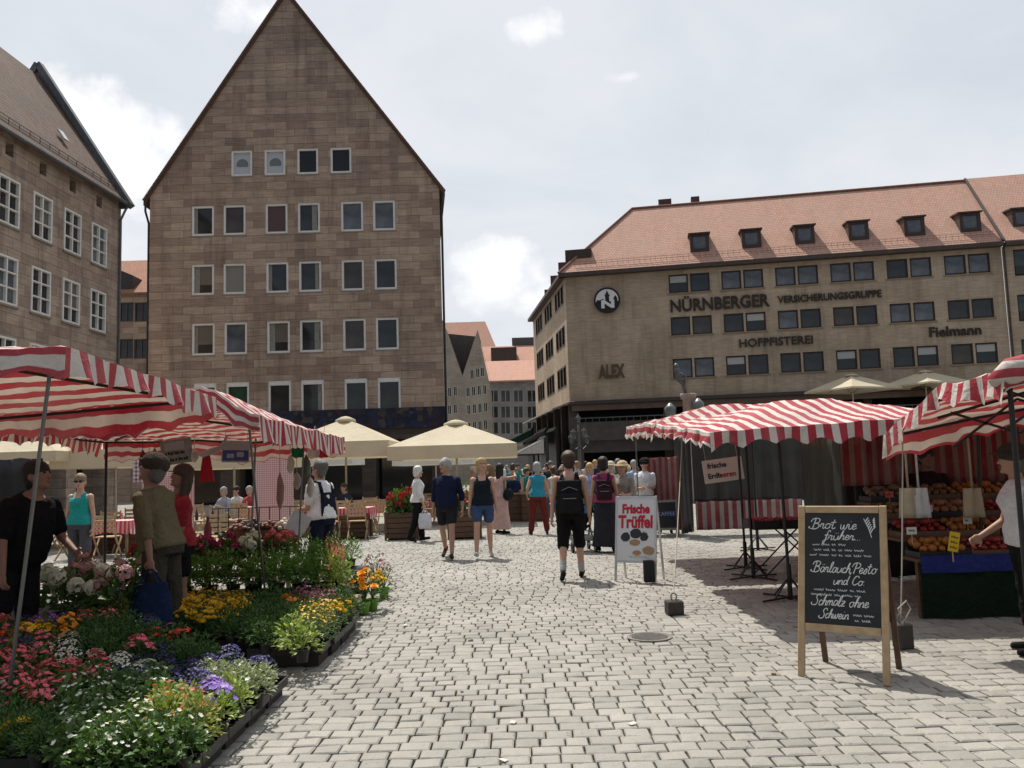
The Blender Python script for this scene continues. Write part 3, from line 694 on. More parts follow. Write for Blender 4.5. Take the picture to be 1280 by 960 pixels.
# eaves, roof with its hip at the street corner
RT2 = tile_mat('tile orange pale', (0.52, 0.31, 0.235), (0.45, 0.26, 0.195), (0.42, 0.29, 0.235), tw=0.22, th=0.19, stain=0.22, bump=0.7)
hs, hz = SZ(790, 259, 6.0); rs, rz = SZ(1205, 229.5, 6.0); hz = (hz + rz) / 2
e = 0.45
bk = Vector((math.cos(sang), math.sin(sang), 0))
m = MB(); ez = eave + 0.25
cor = Vector((0, 0, 0)) + Vector((-e, -e, 0)); bb = bk * 16 + Vector((-e, 0, 0))
m.add([(cor.x, cor.y, ez), (RL, -e, ez), (RL, 6, hz), (hs, 6, hz)], [(0, 1, 2, 3)])
m.add([(cor.x, cor.y, ez), (hs, 6, hz), (bb.x, bb.y + 3, ez)], [(0, 1, 2)])
m.add([(hs, 6, hz), (RL, 6, hz), (RL, 12.5, ez), (hs - 3, 12.5, ez)], [(0, 1, 2, 3)])
m.add([(cor.x, cor.y, ez - 0.12), (RL, -e, ez - 0.12), (RL, 12, ez - 0.12), (bb.x, bb.y + 3, ez - 0.12)], [(0, 3, 2, 1)])
m.build('roof', RT2, oh)
m = MB(); m.box(-e, RL, -e - 0.16, -0.003, eave - 0.02, ez + 0.03); m.add([sidept(v) for v in ((-0.3, -0.55, eave - .02), (sl_, -0.55, eave - .02), (sl_, -0.003, eave - .02), (-0.3, -0.003, eave - .02), (-0.3, -0.55, ez), (sl_, -0.55, ez), (sl_, -0.003, ez), (-0.3, -0.003, ez))],
    [(0, 3, 2, 1), (4, 5, 6, 7), (0, 1, 5, 4), (2, 3, 7, 6), (1, 2, 6, 5), (0, 4, 7, 3)])
m.build('eaves', mat('eaves brown', (0.07, 0.05, 0.042), 0.6, 0.25, 3), oh)
# snow rails on the roof
m = MB(); sg = (hz - ez) / (6 + e)
for k in range(int(RL / 0.42)):
    x = 0.8 + k * 0.42
    if x > RL - 0.3: break
    m.bar((x, 0.15, ez + sg * (0.15 + e)), (x, 0.10, ez + sg * (0.15 + e) + 0.36), 0.02)
for hh in (0.18, 0.36): m.bar((0.8, 0.12, ez + sg * (0.15 + e) + hh), (RL - 0.3, 0.12, ez + sg * (0.15 + e) + hh), 0.022)
m.build('snow_guard', mat('rust rail', (0.27, 0.13, 0.095), .6), oh)
m = MB(); m.tube([(cor.x, cor.y, ez + 0.06), (hs, 6, hz + 0.05), (RL, 6, hz + 0.05)], 0.12, 8); m.build('ridge_tile', mat('ridge tile', (0.24, 0.12, 0.085), .85, .3, 4), oh)
# dormers
DSL = mat('dormer copper brown', (0.06, 0.037, 0.031), 0.6, 0.3, 4)
def dormer(x, par):
    yb = (dz - ez) / sg - e
    m = MB(); W = 0.72
    T_ = 1.42
    m.box(-W, -W + 0.24, 0, 0.12, 0, T_); m.box(W - 0.24, W, 0, 0.12, 0, T_); m.box(-W + 0.24, W - 0.24, 0, 0.12, 0, 0.3); m.box(-W + .24, W - .24, 0, .12, T_ - .18, T_)
    run = T_ / sg + 0.9
    for s_ in (-1, 1): m.add([(s_ * W, 0.12, 0), (s_ * W, 0.12, T_), (s_ * W, run, T_ + .25), (s_ * W, 0.12 + T_ / sg * .2, 0)], [(0, 1, 2, 3)])
    slab(m, [(-W - 0.12, -0.14, T_), (W + 0.12, -0.14, T_), (W + 0.12, run + .3, T_ + .3), (-W - 0.12, run + .3, T_ + .3)], 0.12)
    d = m.build('dormer', DSL, par, loc=(x, yb, dz))
    p = MB(); p.add([(-W + .24, 0.08, .3), (W - .24, 0.08, .3), (W - .24, 0.08, T_ - .18), (-W + .24, 0.08, T_ - .18)], [(0, 1, 2, 3)]); p.build('pane', G_GREY, d)
    return d
dz = SZ(874, 317, 1.2)[1]
for px in (874, 939, 1005.5, 1073, 1143, 1213): dormer(SZ(px, 300, 1.0)[0], oh)
for px in (680, 691, 702): pass
# chimneys and dormers on the street side
for (a, w_, h_) in ((1.4, 1.3, 2.2), (5.0, 1.2, 2.1), (9.5, 1.2, 2.0), (13.5, 1.1, 1.6)):
    p = sidept((a, 0.9, ez)); m = MB(); m.box(p.x - .5, p.x + 1.6, p.y - w_ / 2, p.y + w_ / 2, ez + 0.05, ez + h_); m.build('dormer', DSL, oh)
for px, w_ in ((831, 1.1), (869, .7)):
    s_, z_ = SZ(px, 252, 6.5); m = MB(); m.box(s_ - w_ / 2, s_ + w_ / 2, 6.3, 7.2, hz - 0.4, hz + 0.75); m.build('chimney', mat('chimney brown', (0.10, 0.06, 0.05), .9, .3, 4, bump=.3), oh)
# windows
gl = [G_GREY, G_GREY, G_DARK, G_GREY, G_DARK, G_DARK2, G_BLIND, G_DARK]
rw = random.Random(11)
GRID = [[6, 2, 0, 1, 3, 0, 0, 3, 4, 0, 0, 3], [2, 5, 7, 6, 3, 4, 5, 7, 0, 3, 7, 2], [0, 3, 6, 2, 7, 2, 6, 4, 7, 6, 5, 6]]
for i, r_ in enumerate(hl):
    window(oh, *r_, 0.08, F_BROWN, gl[GRID[i // 12][i % 12] % 8], 0.11, proud=0.02)
# stone mullions stand slightly proud between windows: thin sills
for zr in rowsz:
    for k in range(6): c = s0 + k * pitch; m = MB(); m.box(c - 0.85, c + 2.47, -0.06, -0.002, zr[0] - 0.12, zr[0] - 0.003); m.build('sill', mat('sill ochre', (0.27, 0.2, 0.14), .85, .2, 3), oh, bevel=0.01)
# lettering
LT = mat('letter brown', (0.03, 0.019, 0.013), 0.5, 0.3, 4)
def lettering(txt, pxa, pxb, pyc, hgt, name='lettering', **k):
    sa, sb = SZ(pxa, pyc)[0], SZ(pxb, pyc)[0]; z = SZ((pxa + pxb) / 2, pyc)[1]
    o = put_text(name, txt, hgt / 0.72, LT, oh, ((sa + sb) / 2, -0.1, z), extrude=0.06, **k)
    wdt = o.dimensions.x if o.dimensions.x else 1
    xs = [v.co.x for v in o.data.vertices]; wdt = max(xs) - min(xs); o.scale = ((sb - sa) / wdt, 1, 1); return o
lettering('NÜRNBERGER', 837, 961, 380, 0.95, offset=0.03)
lettering('VERSICHERUNGSGRUPPE', 972, 1102, 371.5, 0.55, offset=0.012)
lettering('HOFPFISTEREI', 924, 1016, 427.5, 0.62, offset=0.012)
lettering('Fielmann', 1161, 1226, 414.5, 0.72, offset=0.02)
_o = lettering('ALEX', 748, 781, 465, 1.0, offset=0.05); _o.data.materials.clear(); _o.data.materials.append(mat('letter faded', (.11, .075, .045), .8, .4, 6)); 
# round emblem: white disc in a black ring, dark skyline over a white N
es, ezm = SZ(759, 376)
eb = empty('emblem', (es, -0.14, ezm)); adopt(eb, oh)
BLK = mat('emblem black', (0.012, 0.012, 0.013), .5); WHT = mat('emblem white', (0.72, 0.73, 0.74), .5, .06, 2)
me_ = MB(); me_.lathe([(1.02, 0), (1.02, 0.1), (0.9, 0.1), (0.9, 0.06), (0.0, 0.06)], 36, cap=False); o = me_.build('disc', BLK, eb); o.rotation_euler = (R(90), 0, 0)
arc = [(0.88 * math.cos(a), 0.88 * math.sin(a)) for a in [R(-6) + R(192) * k / 24 for k in range(25)]]
m = MB(); m.prism(arc[::-1][::-1], -0.075, -0.062); m.build('sky_field', WHT, eb)
m = MB(); m.prism([(-.13, -.1), (.17, -.1), (.17, .3), (.23, .38), (.14, .5), (.1, .6), (.02, .78), (-.06, .6), (-.1, .5), (-.19, .38), (-.13, .3)], -0.09, -0.076)
m.prism([(.5, -.1), (.8, -.1), (.8, .1), (.72, .28), (.65, .36), (.58, .28), (.5, .1)], -0.0895, -0.0765); m.prism([(-.8, -.12), (-.35, -.12), (-.25, .12), (-.5, .08), (-.55, .02), (-.7, .06), (-.82, .0)], -0.089, -0.0762); m.build('skyline', BLK, eb)
m = MB(); m.prism([(-.46, -.62), (-.2, -.62), (-.2, -.25), (.3, -.62), (.56, -.62), (.56, .02), (.3, .02), (.3, -.34), (-.2, .02), (-.46, .02)], -0.1, -0.091); m.build('letter', WHT, eb)
# ledge, awning box and the dark ground storey with its terrace
m = MB(); m.box(0.1, RL, -0.7, -0.003, ledge - 0.32, ledge - 0.03); m.build('ledge', mat('ledge bronze', (0.06, 0.047, 0.04), 0.5, .3, 3), oh, bevel=0.02)
m = MB(); m.box(0.2, RL, -0.55, -0.1, ledge - 0.78, ledge - 0.33); m.build('fascia', mat('fascia rust', (0.17, 0.11, 0.08), .7, .25, 2), oh)
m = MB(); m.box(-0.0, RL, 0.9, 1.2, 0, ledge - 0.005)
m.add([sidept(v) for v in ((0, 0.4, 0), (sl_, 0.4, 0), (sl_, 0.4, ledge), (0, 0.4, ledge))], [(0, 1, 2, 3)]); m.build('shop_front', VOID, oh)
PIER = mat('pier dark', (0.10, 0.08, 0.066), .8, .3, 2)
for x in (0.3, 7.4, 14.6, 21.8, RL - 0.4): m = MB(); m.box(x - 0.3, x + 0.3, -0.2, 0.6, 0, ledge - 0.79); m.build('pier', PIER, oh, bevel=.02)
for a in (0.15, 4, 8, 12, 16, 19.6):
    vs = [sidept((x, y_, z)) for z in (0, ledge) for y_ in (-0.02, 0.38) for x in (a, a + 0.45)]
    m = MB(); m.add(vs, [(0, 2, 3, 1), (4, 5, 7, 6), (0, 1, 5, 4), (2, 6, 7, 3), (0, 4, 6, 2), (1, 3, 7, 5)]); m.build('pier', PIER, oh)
# street side: awning ledge
m = MB(); m.add([sidept(v) for v in ((-.1, -1.4, ledge - .5), (sl_, -1.4, ledge - .5), (sl_, 0, ledge + .0), (-.1, 0, ledge + .0), (-.1, -1.4, ledge - .62), (sl_, -1.4, ledge - .62), (sl_, 0, ledge - .12), (-.1, 0, ledge - .12))], [(0, 1, 2, 3), (7, 6, 5, 4), (0, 4, 5, 1), (0, 3, 7, 4)])
m.build('street_canopy', mat('canopy grey stone', (0.30, 0.26, 0.22), .7, .2, 2), oh)
# terrace in front: raised deck with parapet
tz = SZ(760, 545, -3)[1]; tp = SZ(760, 527, -3)[1]
m = MB(); m.box(0.4, RL - 2, -3.4, 0.85, tz - 0.3, tz); m.box(0.4, RL - 2, -3.4, -3.25, tz, tp)
m.box(0.4, RL - 2, -3.0, -2.8, 2.55, tz - .3)
for x in (1, 8, 15, 22, 28): m.box(x - .25, x + .25, -3.2, -2.75, 0, tz - 0.31)
m.build('terrace', mat('terrace grey', (0.075, 0.066, 0.058), .8, .3, 2, bump=.2), oh)
m = MB()
for k in range(60): m.bar((0.5 + k * .5, -3.33, tp), (0.5 + k * .5, -3.33, tp + 0.3), 0.03)
m.bar((0.4, -3.33, tp + .3), (RL - 2, -3.33, tp + .3), 0.06); m.build('railing', LEAD, oh)
# neighbour beyond the fire wall
nb = empty('corner_house', RC0 + RDIR * (RL + 0.02), math.atan2(RDIR.y, RDIR.x), 'ochre house with green-grey window bands under orange roof, at the right edge', 'building')
m = MB(); hl2 = []
for zr in rowsz: hl2 += [(0.75 + 3 * k, 3.3 + 3 * k, zr[0] - 0.4, zr[1] + .1) for k in range(3)]
facade(m, 0, 12, 0, eave, hl2, 0.25); m.build('wall', ST_R, nb)
m = MB(); slab(m, [(0, -e, ez), (12, -e, ez), (12, 6, hz + .1), (0, 6, hz + .1)], 0.1); m.build('roof', RT2, nb)
m = MB(); m.bar((0, -e - .1, ez + .1), (0, 6, hz + .2), 0.16, 0.14); m.tube([(0.1, -.25, ez), (0.12, -.12, ez - 1), (.12, -.12, 1)], .07); m.build('fire_wall_coping', mat('eaves brown', (0.07, 0.05, 0.042)), nb)
m = MB(); m.box(0.1, 12, -e - 0.16, -0.003, eave - 0.02, ez - 0.01); m.build('eaves', mat('eaves brown', (0.07, 0.05, 0.042)), nb)
for r_ in hl2:
    wo = window(nb, *r_, 0.1, F_BROWN, glass_mat('pane green grey', (0.045, 0.06, 0.055)), 0.1, proud=0.02); b = MB(); b.box(-1.2, 1.2, -0.1, 0.02, -.85, -0.25); b.build('spandrel', mat('spandrel green', (0.035, 0.042, 0.036), .5), wo)
d_ = dormer(1.9, nb)

# ================================================================== houses down the street
def block(name, label, D, x0p, x1p, ybase_roof, roofs, wallm, roofm, rowspx, winpx, wsz, depth=14, rot=0.0, fm=None, gm=None):
    a = P(x0p, ybase_roof, D); b = P(x1p, ybase_roof, D); W = b.x - a.x
    h = empty(name, (a.x, D, 0), rot, label, 'building'); ze = (a.z + b.z) / 2
    hh = []
    for py in rowspx:
        for px in winpx: p = P(px, py, D); hh.append((p.x - a.x - wsz[0] / 2, p.x - a.x + wsz[0] / 2, p.z - wsz[1] / 2, p.z + wsz[1] / 2))
    m = MB(); facade(m, 0, W, 0, ze, hh, 0.2); m.add([(0, 0, 0), (0, depth, 0), (0, depth, ze), (0, 0, ze), (W, 0, 0), (W, depth, 0), (W, depth, ze), (W, 0, ze)], [(0, 3, 2, 1), (4, 5, 6, 7)]); m.build('wall', wallm, h)
    if roofs:
        rp = P((x0p + x1p) / 2, roofs, D + depth / 2); m = MB(); slab(m, [(-.3, -.5, ze), (W + .3, -.5, ze), (W + .3, depth / 2, rp.z), (-.3, depth / 2, rp.z)], .2); m.add([(-.3, depth / 2, rp.z), (W + .3, depth / 2, rp.z), (W + .3, depth, ze), (-.3, depth, ze)], [(0, 1, 2, 3)]); m.build('roof', roofm, h)
    for r_ in hh: window(h, *r_, 0.1, fm or F_WHITE, gm or G_DARK, 0.12, mull=1, proud=0.03)
    return h, a, W, ze
ST_G = stone_mat('grey stone', [(0.26, 0.25, 0.235), (0.22, 0.212, 0.2), (0.19, 0.18, 0.17)], 1.0, 0.5, stain=.2)
ST_CR = stone_mat('cream render', [(0.40, 0.36, 0.30), (0.36, 0.32, 0.27), (0.33, 0.29, 0.24)], 1.6, 0.7, 0.004, mcol=(.3, .27, .22), stain=.25)
OR_F = tile_mat('tile orange far', (0.52, 0.29, 0.215), (0.47, 0.25, 0.185), (0.44, 0.28, 0.22), tw=.3, th=.3, stain=.15)
block('street_house', 'grey stone house closing the far end of the street', 125, 608, 690, 477, 452, ST_G, OR_F, (495, 515, 535), (617, 632, 648, 665), (1.5, 1.9), fm=mat('grey frame', (.30, .29, .28)))
# red roofed church beyond
a = P(556, 470, 160); b = P(640, 470, 160)
ch = empty('church', (a.x - 3, 160, 0), 0, 'big dull red church roof rising behind the cream gables', 'building'); W = P(627, 440, 160).x - a.x + 3; zt = P(600, 402, 168).z; zb = P(600, 452, 160).z
m = MB(); m.add([(0, 0, zb), (W, 0, zb), (W - 3.2, 8, zt), (0, 8, zt), (W, 16, zb), (0, 16, zb)], [(0, 1, 2, 3), (1, 4, 2), (3, 2, 4, 5)]); m.build('roof', OR_F, ch)
m = MB(); m.box(0, W - .3, 0.4, 15, 0, zb - .02); m.build('wall', ST_G, ch)
b2 = P(627, 440, 158); zz_ = P(650, 432, 150).z; m = MB()
ah = empty('annex_house', (b2.x - 5, 150, 0), 0, 'orange roofed house with a dark dormer below the church roof', 'building')
ha = P(650, 458, 150).z; m.add([(0, 0, ha), (18, 0, ha), (18, 7, zz_ + 1), (0, 7, zz_ + 1)], [(0, 1, 2, 3)]); m.build('roof', OR_F, ah)
m = MB(); m.box(0, 18, .3, 8, 0, ha - .02); m.build('wall', ST_G, ah)
dd = P(632, 446, 150); m = MB(); m.box(dd.x - (b2.x - 5) - 2.6, dd.x - (b2.x - 5) + 2, 0.6, 4, dd.z - 1.3, dd.z + 1.8); m.build('dormer', DSL, ah)
m = MB(); m.box(7, 20, 7.5, 9.5, zz_ - 1, zz_ + 2.6); m.build('ridge_parapet', mat('slate dark', (0.09, 0.08, 0.075)), ah)
# twin gabled cream house
gD = 96
def gx(px, py): return P(px, py, gD)
ga, gb = gx(552, 500), gx(615, 500)
tg = empty('twin_gable_house', (ga.x, gD, 0), 0, 'cream house with two steep gables and dark slate roof between', 'building')
gW = gb.x - ga.x; k1 = gx(578, 470); v1 = k1.x - ga.x; zv = k1.z; p1 = gx(556, 408); p2 = gx(597, 412); x1_, x2_ = p1.x - ga.x, p2.x - ga.x; zt1, zt2 = p1.z, p2.z; zr_g = gx(613, 492).z
hh = []
for (px, py) in ((590, 468), (597, 466), (603, 465), (585, 490), (592, 489), (599, 488), (606, 487), (586, 512), (593, 511), (600, 510), (607, 509), (586, 534), (593, 533), (600, 532), (607, 531), (562, 490), (569, 489), (562, 512), (569, 511)):
    p = gx(px, py); hh.append((p.x - ga.x - .22, p.x - ga.x + .22, p.z - .55, p.z + .55))
m = MB()
facade(m, v1, gW, 0, zt2 + 1, [h for h in hh if h[0] > v1], .15, [(-(zt2 - zv) / (x2_ - v1), 1, zv - (zt2 - zv) / (x2_ - v1) * v1), ((zt2 - zr_g) / (gW - x2_), 1, zt2 + (zt2 - zr_g) / (gW - x2_) * x2_)])
facade(m, -2, v1, 0, zt1 + 1, [h for h in hh if h[1] < v1], .15, [((zt1 - zv) / (v1 - x1_), 1, zt1 + (zt1 - zv) / (v1 - x1_) * x1_)])
m.build('wall', ST_CR, tg)
m = MB(); m.add([(v1, 0, zv), (x2_, 0, zt2), (x2_, 10, zt2), (v1, 10, zv)], [(0, 1, 2, 3)]); m.add([(v1, .0, zv), (x1_, 0, zt1), (x1_, 10, zt1), (v1, 10, zv)], [(0, 1, 2, 3)]); m.add([(x2_, 0, zt2), (gW + .2, 0, zr_g), (gW + .2, 10, zr_g), (x2_, 10, zt2)], [(0, 1, 2, 3)])
m.add([(v1, 4, zv - 1), (x2_, 4, zt2 - .2), (x1_, 4, zt1 - .2)], [(0, 1, 2)])
m.build('roof', tile_mat('slate roof', (0.13, 0.115, 0.10), (0.10, 0.09, 0.08), (0.16, .14, .12)), tg)
for h in hh: window(tg, *h, .05, F_WHITE, G_DARK, .05, mull=1, proud=.02)
# shop awnings on the street's right side
AWN = [('dark green', (0.02, 0.06, 0.045)), ('grey', (0.14, 0.13, 0.115)), ('black', (0.02, 0.02, 0.022)), ('pale', (0.5, 0.48, 0.44))]
for i, (px, py, D, wd, ci) in enumerate(((660, 547, 84, 5.0, 0), (676, 549, 76, 5, 1), (688, 549, 69, 4, 2), (676, 561, 62, 3.2, 3))):
    p = P(px, py, D); nm, c = AWN[ci]; t = empty('shop_awning', (p.x, D, p.z), R(-84), nm + ' slanting shop awning over the crowd, at the mouth of the narrow street', 'awning')
    m = MB(); v = [(-wd / 2, 0, .55), (wd / 2, 0, .55), (wd / 2, -1.9, -.35), (-wd / 2, -1.9, -.35)]; slab(m, v, .04)
    for k in range(9): x = -wd / 2 + wd * k / 8; m.bar((x, 0, .6), (x, -1.9, -.3), .05)
    m.box(-wd / 2, wd / 2, -1.93, -1.9, -.6, -.36)
    for x in (-wd / 2 + .02, wd / 2 - .02): m.add([(x, 0, .55), (x, 0, -.35), (x, -1.9, -.35), (x + .03, 0, .55), (x + .03, 0, -.35), (x + .03, -1.9, -.35)], [(0, 1, 2), (5, 4, 3), (0, 2, 5, 3), (1, 4, 5, 2)])
    m.build("cloth", cloth_mat('awning ' + nm, c), t)
    m = MB(); m.box(-wd / 2, wd / 2, 0.01, .12, .4, .75)
    for x in (-wd / 2, wd / 2): m.bar((x, .05, -.42), (x, -1.85, -.40), .05)
    m.box(-wd / 2, wd / 2, 0.13, .3, -p.z + .02, .9)
    m.build('bracket', DARKMETAL, t)
# ================================================================== people
_disp = bpy.data.textures.new('cloth folds', 'CLOUDS'); _disp.noise_scale = 0.14; _disp.noise_depth = 2
def remeshed(mb, name, m, parent, vox, smooth=3, folds=0.0):
    me = mb.mesh(name, m); ob = bpy.data.objects.new('tmp', me); COL.objects.link(ob)
    rm = ob.modifiers.new('r', 'REMESH'); rm.mode = 'VOXEL'; rm.voxel_size = vox; rm.use_smooth_shade = True
    sm = ob.modifiers.new('s', 'SMOOTH'); sm.factor = 0.5; sm.iterations = smooth
    if folds:
        dp = ob.modifiers.new('d', 'DISPLACE'); dp.texture = _disp; dp.strength = folds; dp.mid_level = 0.36; dp.texture_coords = 'LOCAL'
    dg = bpy.context.evaluated_depsgraph_get(); me2 = bpy.data.meshes.new_from_object(ob.evaluated_get(dg))
    bpy.data.objects.remove(ob); bpy.data.meshes.remove(me); me2.name = name
    me2.materials.clear(); me2.materials.append(m)
    n = len(me2.polygons); me2.polygons.foreach_set('material_index', [0] * n); me2.polygons.foreach_set('use_smooth', [True] * n)
    o = bpy.data.objects.new(name, me2); COL.objects.link(o); adopt(o, parent); return o
def cap(mb, a, ra, b, rb, n=12):
    a, b = Vector(a), Vector(b); d = b - a; L = d.length
    if L < 1e-5: mb.ell(a, ra); return
    d /= L; pts = []; rs = []
    for k in range(4): t_ = -math.cos(math.pi / 2 * k / 4); pts.append(a + d * ra * t_ * 0.98); rs.append(max(1e-3, ra * math.sqrt(max(0, 1 - t_ * t_))))
    for k in range(5): t_ = k / 4; pts.append(a + d * L * t_); rs.append(ra + (rb - ra) * t_)
    for k in range(1, 5): t_ = math.sin(math.pi / 2 * k / 4); pts.append(b + d * rb * t_ * 0.98); rs.append(max(1e-3, rb * math.sqrt(max(0, 1 - t_ * t_))))
    mb.tube(pts, rs, n)
def loft(mb, secs, n=20):
    """closed tube through elliptical sections (centre, right, forward, rx, ry)"""
    vs = []; fs = []
    for c, r_, f_, rx, ry in secs:
        for j in range(n):
            a = 2 * math.pi * j / n; ca, sa = math.cos(a), math.sin(a)
            e_ = 0.85
            vs.append(Vector(c) + r_ * rx * math.copysign(abs(ca) ** e_, ca) + f_ * ry * math.copysign(abs(sa) ** e_, sa))
    for i in range(len(secs) - 1):
        for j in range(n): a, b = i * n + j, i * n + (j + 1) % n; fs.append((a, b, b + n, a + n))
    fs.append(tuple(range(n - 1, -1, -1))); k = (len(secs) - 1) * n; fs.append(tuple(k + j for j in range(n)))
    mb.add(vs, fs)
SKINS = {'fair': (0.50, 0.30, 0.22), 'tan': (0.40, 0.23, 0.16), 'dark': (0.20, 0.115, 0.08), 'shade': (0.25, 0.14, 0.095)}  # the 'shade' tone has the canopy shade put into the skin colour
def skin_mat(k):
    nm = 'skin ' + k
    if nm in _mats: return _mats[nm]
    m_ = mat(nm, SKINS[k], 0.55, 0.10, 14, spec=0.3); b = m_.node_tree.nodes['Principled BSDF']; b.inputs['Subsurface Weight'].default_value = 0.12; b.inputs['Subsurface Radius'].default_value = (0.02, 0.008, 0.004); return m_
def hairm(nm, c): return mat('hair ' + nm, c, 0.6, 0.3, 40, bump=0.5, bscale=90)
HAIR = {'black': (0.012, 0.01, 0.009), 'brown': (0.05, 0.028, 0.018), 'grey': (0.32, 0.31, 0.29), 'white': (0.62, 0.6, 0.56), 'blond': (0.42, 0.28, 0.12), 'darkgrey': (0.10, 0.095, 0.09), 'sandy': (0.22, 0.15, 0.09)}
EYE = mat('eye dark', (0.02, 0.018, 0.016), 0.25)
def person(loc, face, label, H=1.72, fem=False, build=1.0, lean=0, legs=((0, 0), (0, 0)), splay=3, hands=((0.24, 0.05, 0.80), (0.24, 0.05, 0.80)), head=(0, 0),
           top=('tshirt', 'white', (0.7, 0.7, 0.7)), bottom=('trousers', 'black', (0.02, 0.02, 0.02)), shoes=('black', (0.02, 0.02, 0.02)), hair=('short', 'brown'), skin='fair', socks=None,
           vox=0.012, hat=None, group=None, sunglasses=False, extra=None, twist=0, lift=None, seat=None):
    """a standing or walking figure; local +y is forwards, +x its right, hands are wrist targets (side, forward, height)"""
    s = H / 1.74; hipw = (0.095 if fem else 0.088) * s; shw = (0.158 if fem else 0.180) * s * (0.5 + build * 0.5)
    hip0 = Vector((0, 0, 0)); J = {}
    th, sh = 0.43 * s, 0.42 * s; low = 9; feet = []
    for i, sd in enumerate((-1, 1)):
        a, k = R(legs[i][0]), R(legs[i][1]); sp = math.tan(R(splay)) * sd
        hp = Vector((sd * hipw, 0, 0)); kn = hp + Vector((sp * th, math.sin(a) * th, -math.cos(a) * th)); an = kn + Vector((sp * sh * .7, math.sin(a - k) * sh, -math.cos(a - k) * sh))
        fp = (a - k) * 0.9 + (R(legs[i][2]) if len(legs[i]) > 2 else 0)      # foot pitch (negative lifts the heel)
        fd = Vector((sd * 0.12, math.cos(fp), math.sin(fp))).normalized(); dn = Vector((0, math.sin(fp), -math.cos(fp)))
        heel = an + dn * 0.062 * s - fd * 0.05 * s; toe = an + dn * 0.066 * s + fd * 0.17 * s
        J[sd] = [hp, kn, an, heel, toe, fd]; low = min(low, heel.z - 0.026 * s, toe.z - 0.022 * s)
    pz = -low if seat is None else seat
    for sd in (-1, 1): J[sd] = [v + Vector((0, 0, pz)) for v in J[sd][:5]] + [J[sd][5]]
    pel = Vector((0, 0, pz)); la = R(lean)
    up = Vector((0, math.sin(la), math.cos(la))); fw = Vector((0, math.cos(la), -math.sin(la))); X = Vector((1, 0, 0))
    tw = Matrix.Rotation(R(twist), 3, up); Xs = tw @ X; fs_ = tw @ fw
    def sp(h): return pel + up * (h * s)
    # torso sections: height above the hip joint, half width, half depth, forward shift
    bw = build
    if fem: T = [(-0.09, .13, .10, -.01), (0.0, .168, .122, -.012), (.08, .158, .115, -.005), (.18, .122, .095, 0.0), (.28, .128, .102, .006), (.36, .138, .122, .018), (.41, .14, .108, .01), (.455, .13, .088, .002), (.49, .105, .07, -.004), (.52, .068, .058, -.005), (.545, .052, .052, -.004)]
    else: T = [(-0.09, .13, .10, -.01), (0.0, .16, .118, -.01), (.08, .156, .118, .008), (.18, .148, .118, .014), (.28, .150, .115, .01), (.37, .158, .12, .008), (.43, .158, .11, .002), (.475, .142, .092, -.005), (.505, .112, .074, -.008), (.53, .076, .064, -.008), (.55, .06, .058, -.006)]
    def torso(mb, lo, hi, grow, flare=0.0):
        secs = [];
        hs_ = sorted(set([lo, hi] + [t[0] for t in T if lo < t[0] < hi]))
        for h in hs_:
            for i in range(len(T) - 1):
                if T[i][0] <= h <= T[i + 1][0]:
                    f = (h - T[i][0]) / (T[i + 1][0] - T[i][0]); rx = T[i][1] + (T[i + 1][1] - T[i][1]) * f; ry = T[i][2] + (T[i + 1][2] - T[i][2]) * f; oy = T[i][3] + (T[i + 1][3] - T[i][3]) * f; break
            k = max(0, min(1, h / 0.5)); xr = X.lerp(Xs, k).normalized(); ff = fw.lerp(fs_, k).normalized()
            fl = flare * max(0, 1 - (h - lo) / 0.25)
            b_ = (1 + (bw - 1) * (1.25 if h < .35 else .6))
            secs.append((sp(h) + ff * oy * s, xr, ff, (rx * b_ + grow + fl) * s, (ry * b_ * (1 + (bw - 1) * .8) + grow + fl) * s))
        loft(mb, secs)
    neck = sp(0.53); hd = sp(0.55) + up * 0.0; yaw, pit = R(head[0]), R(head[1])
    hM = Matrix.Rotation(yaw, 3, Vector((0, 0, 1))) @ Matrix.Rotation(-pit - la * 0.55, 3, X)
    hu, hf, hr = hM @ Vector((0, 0, 1)), hM @ Vector((0, 1, 0)), hM @ X
    hc = neck + up * 0.055 * s + hu * 0.115 * s + hf * 0.022 * s
    rot = Matrix((hr, hf, hu)).transposed()
    arms = {}
    for i, sd in enumerate((-1, 1)):
        shp = sp(0.44) + Xs * sd * shw - fs_ * 0.01 * s
        q = hands[i]; tgt = Vector((sd * q[0] * s, q[1] * s, q[2] * s)); ua, fa = 0.29 * s, 0.255 * s
        d = tgt - shp; L = min(d.length, (ua + fa) * 0.995); d.normalize(); ax = (ua * ua - fa * fa + L * L) / (2 * L); hh = math.sqrt(max(0, ua * ua - ax * ax))
        pole = Vector((sd * (q[3] if len(q) > 3 else 0.45), -1.0, -0.35)); pole = (pole - d * pole.dot(d)).normalized()
        arms[sd] = (shp, shp + d * ax + pole * hh, shp + d * L)
    E = empty('person', loc, R(face), label, 'person', group)
    sk = skin_mat(skin); kb = 0.5 + 0.5 * build
    b = MB(); torso(b, -0.09, 0.55, 0)
    cap(b, sp(0.50), .062 * s, neck + up * 0.09 * s, .053 * s)
    s *= 1.07; b.ell(hc + hu * .012 * s, (.074 * s, .094 * s, .108 * s), rot, 16, 12); b.ell(hc - hu * .055 * s + hf * .018 * s, (.056 * s, .066 * s, .062 * s), rot)
    cap(b, hc + hf * .082 * s + hu * .012 * s, .011 * s, hc + hf * .102 * s - hu * .022 * s, .015 * s, 8)
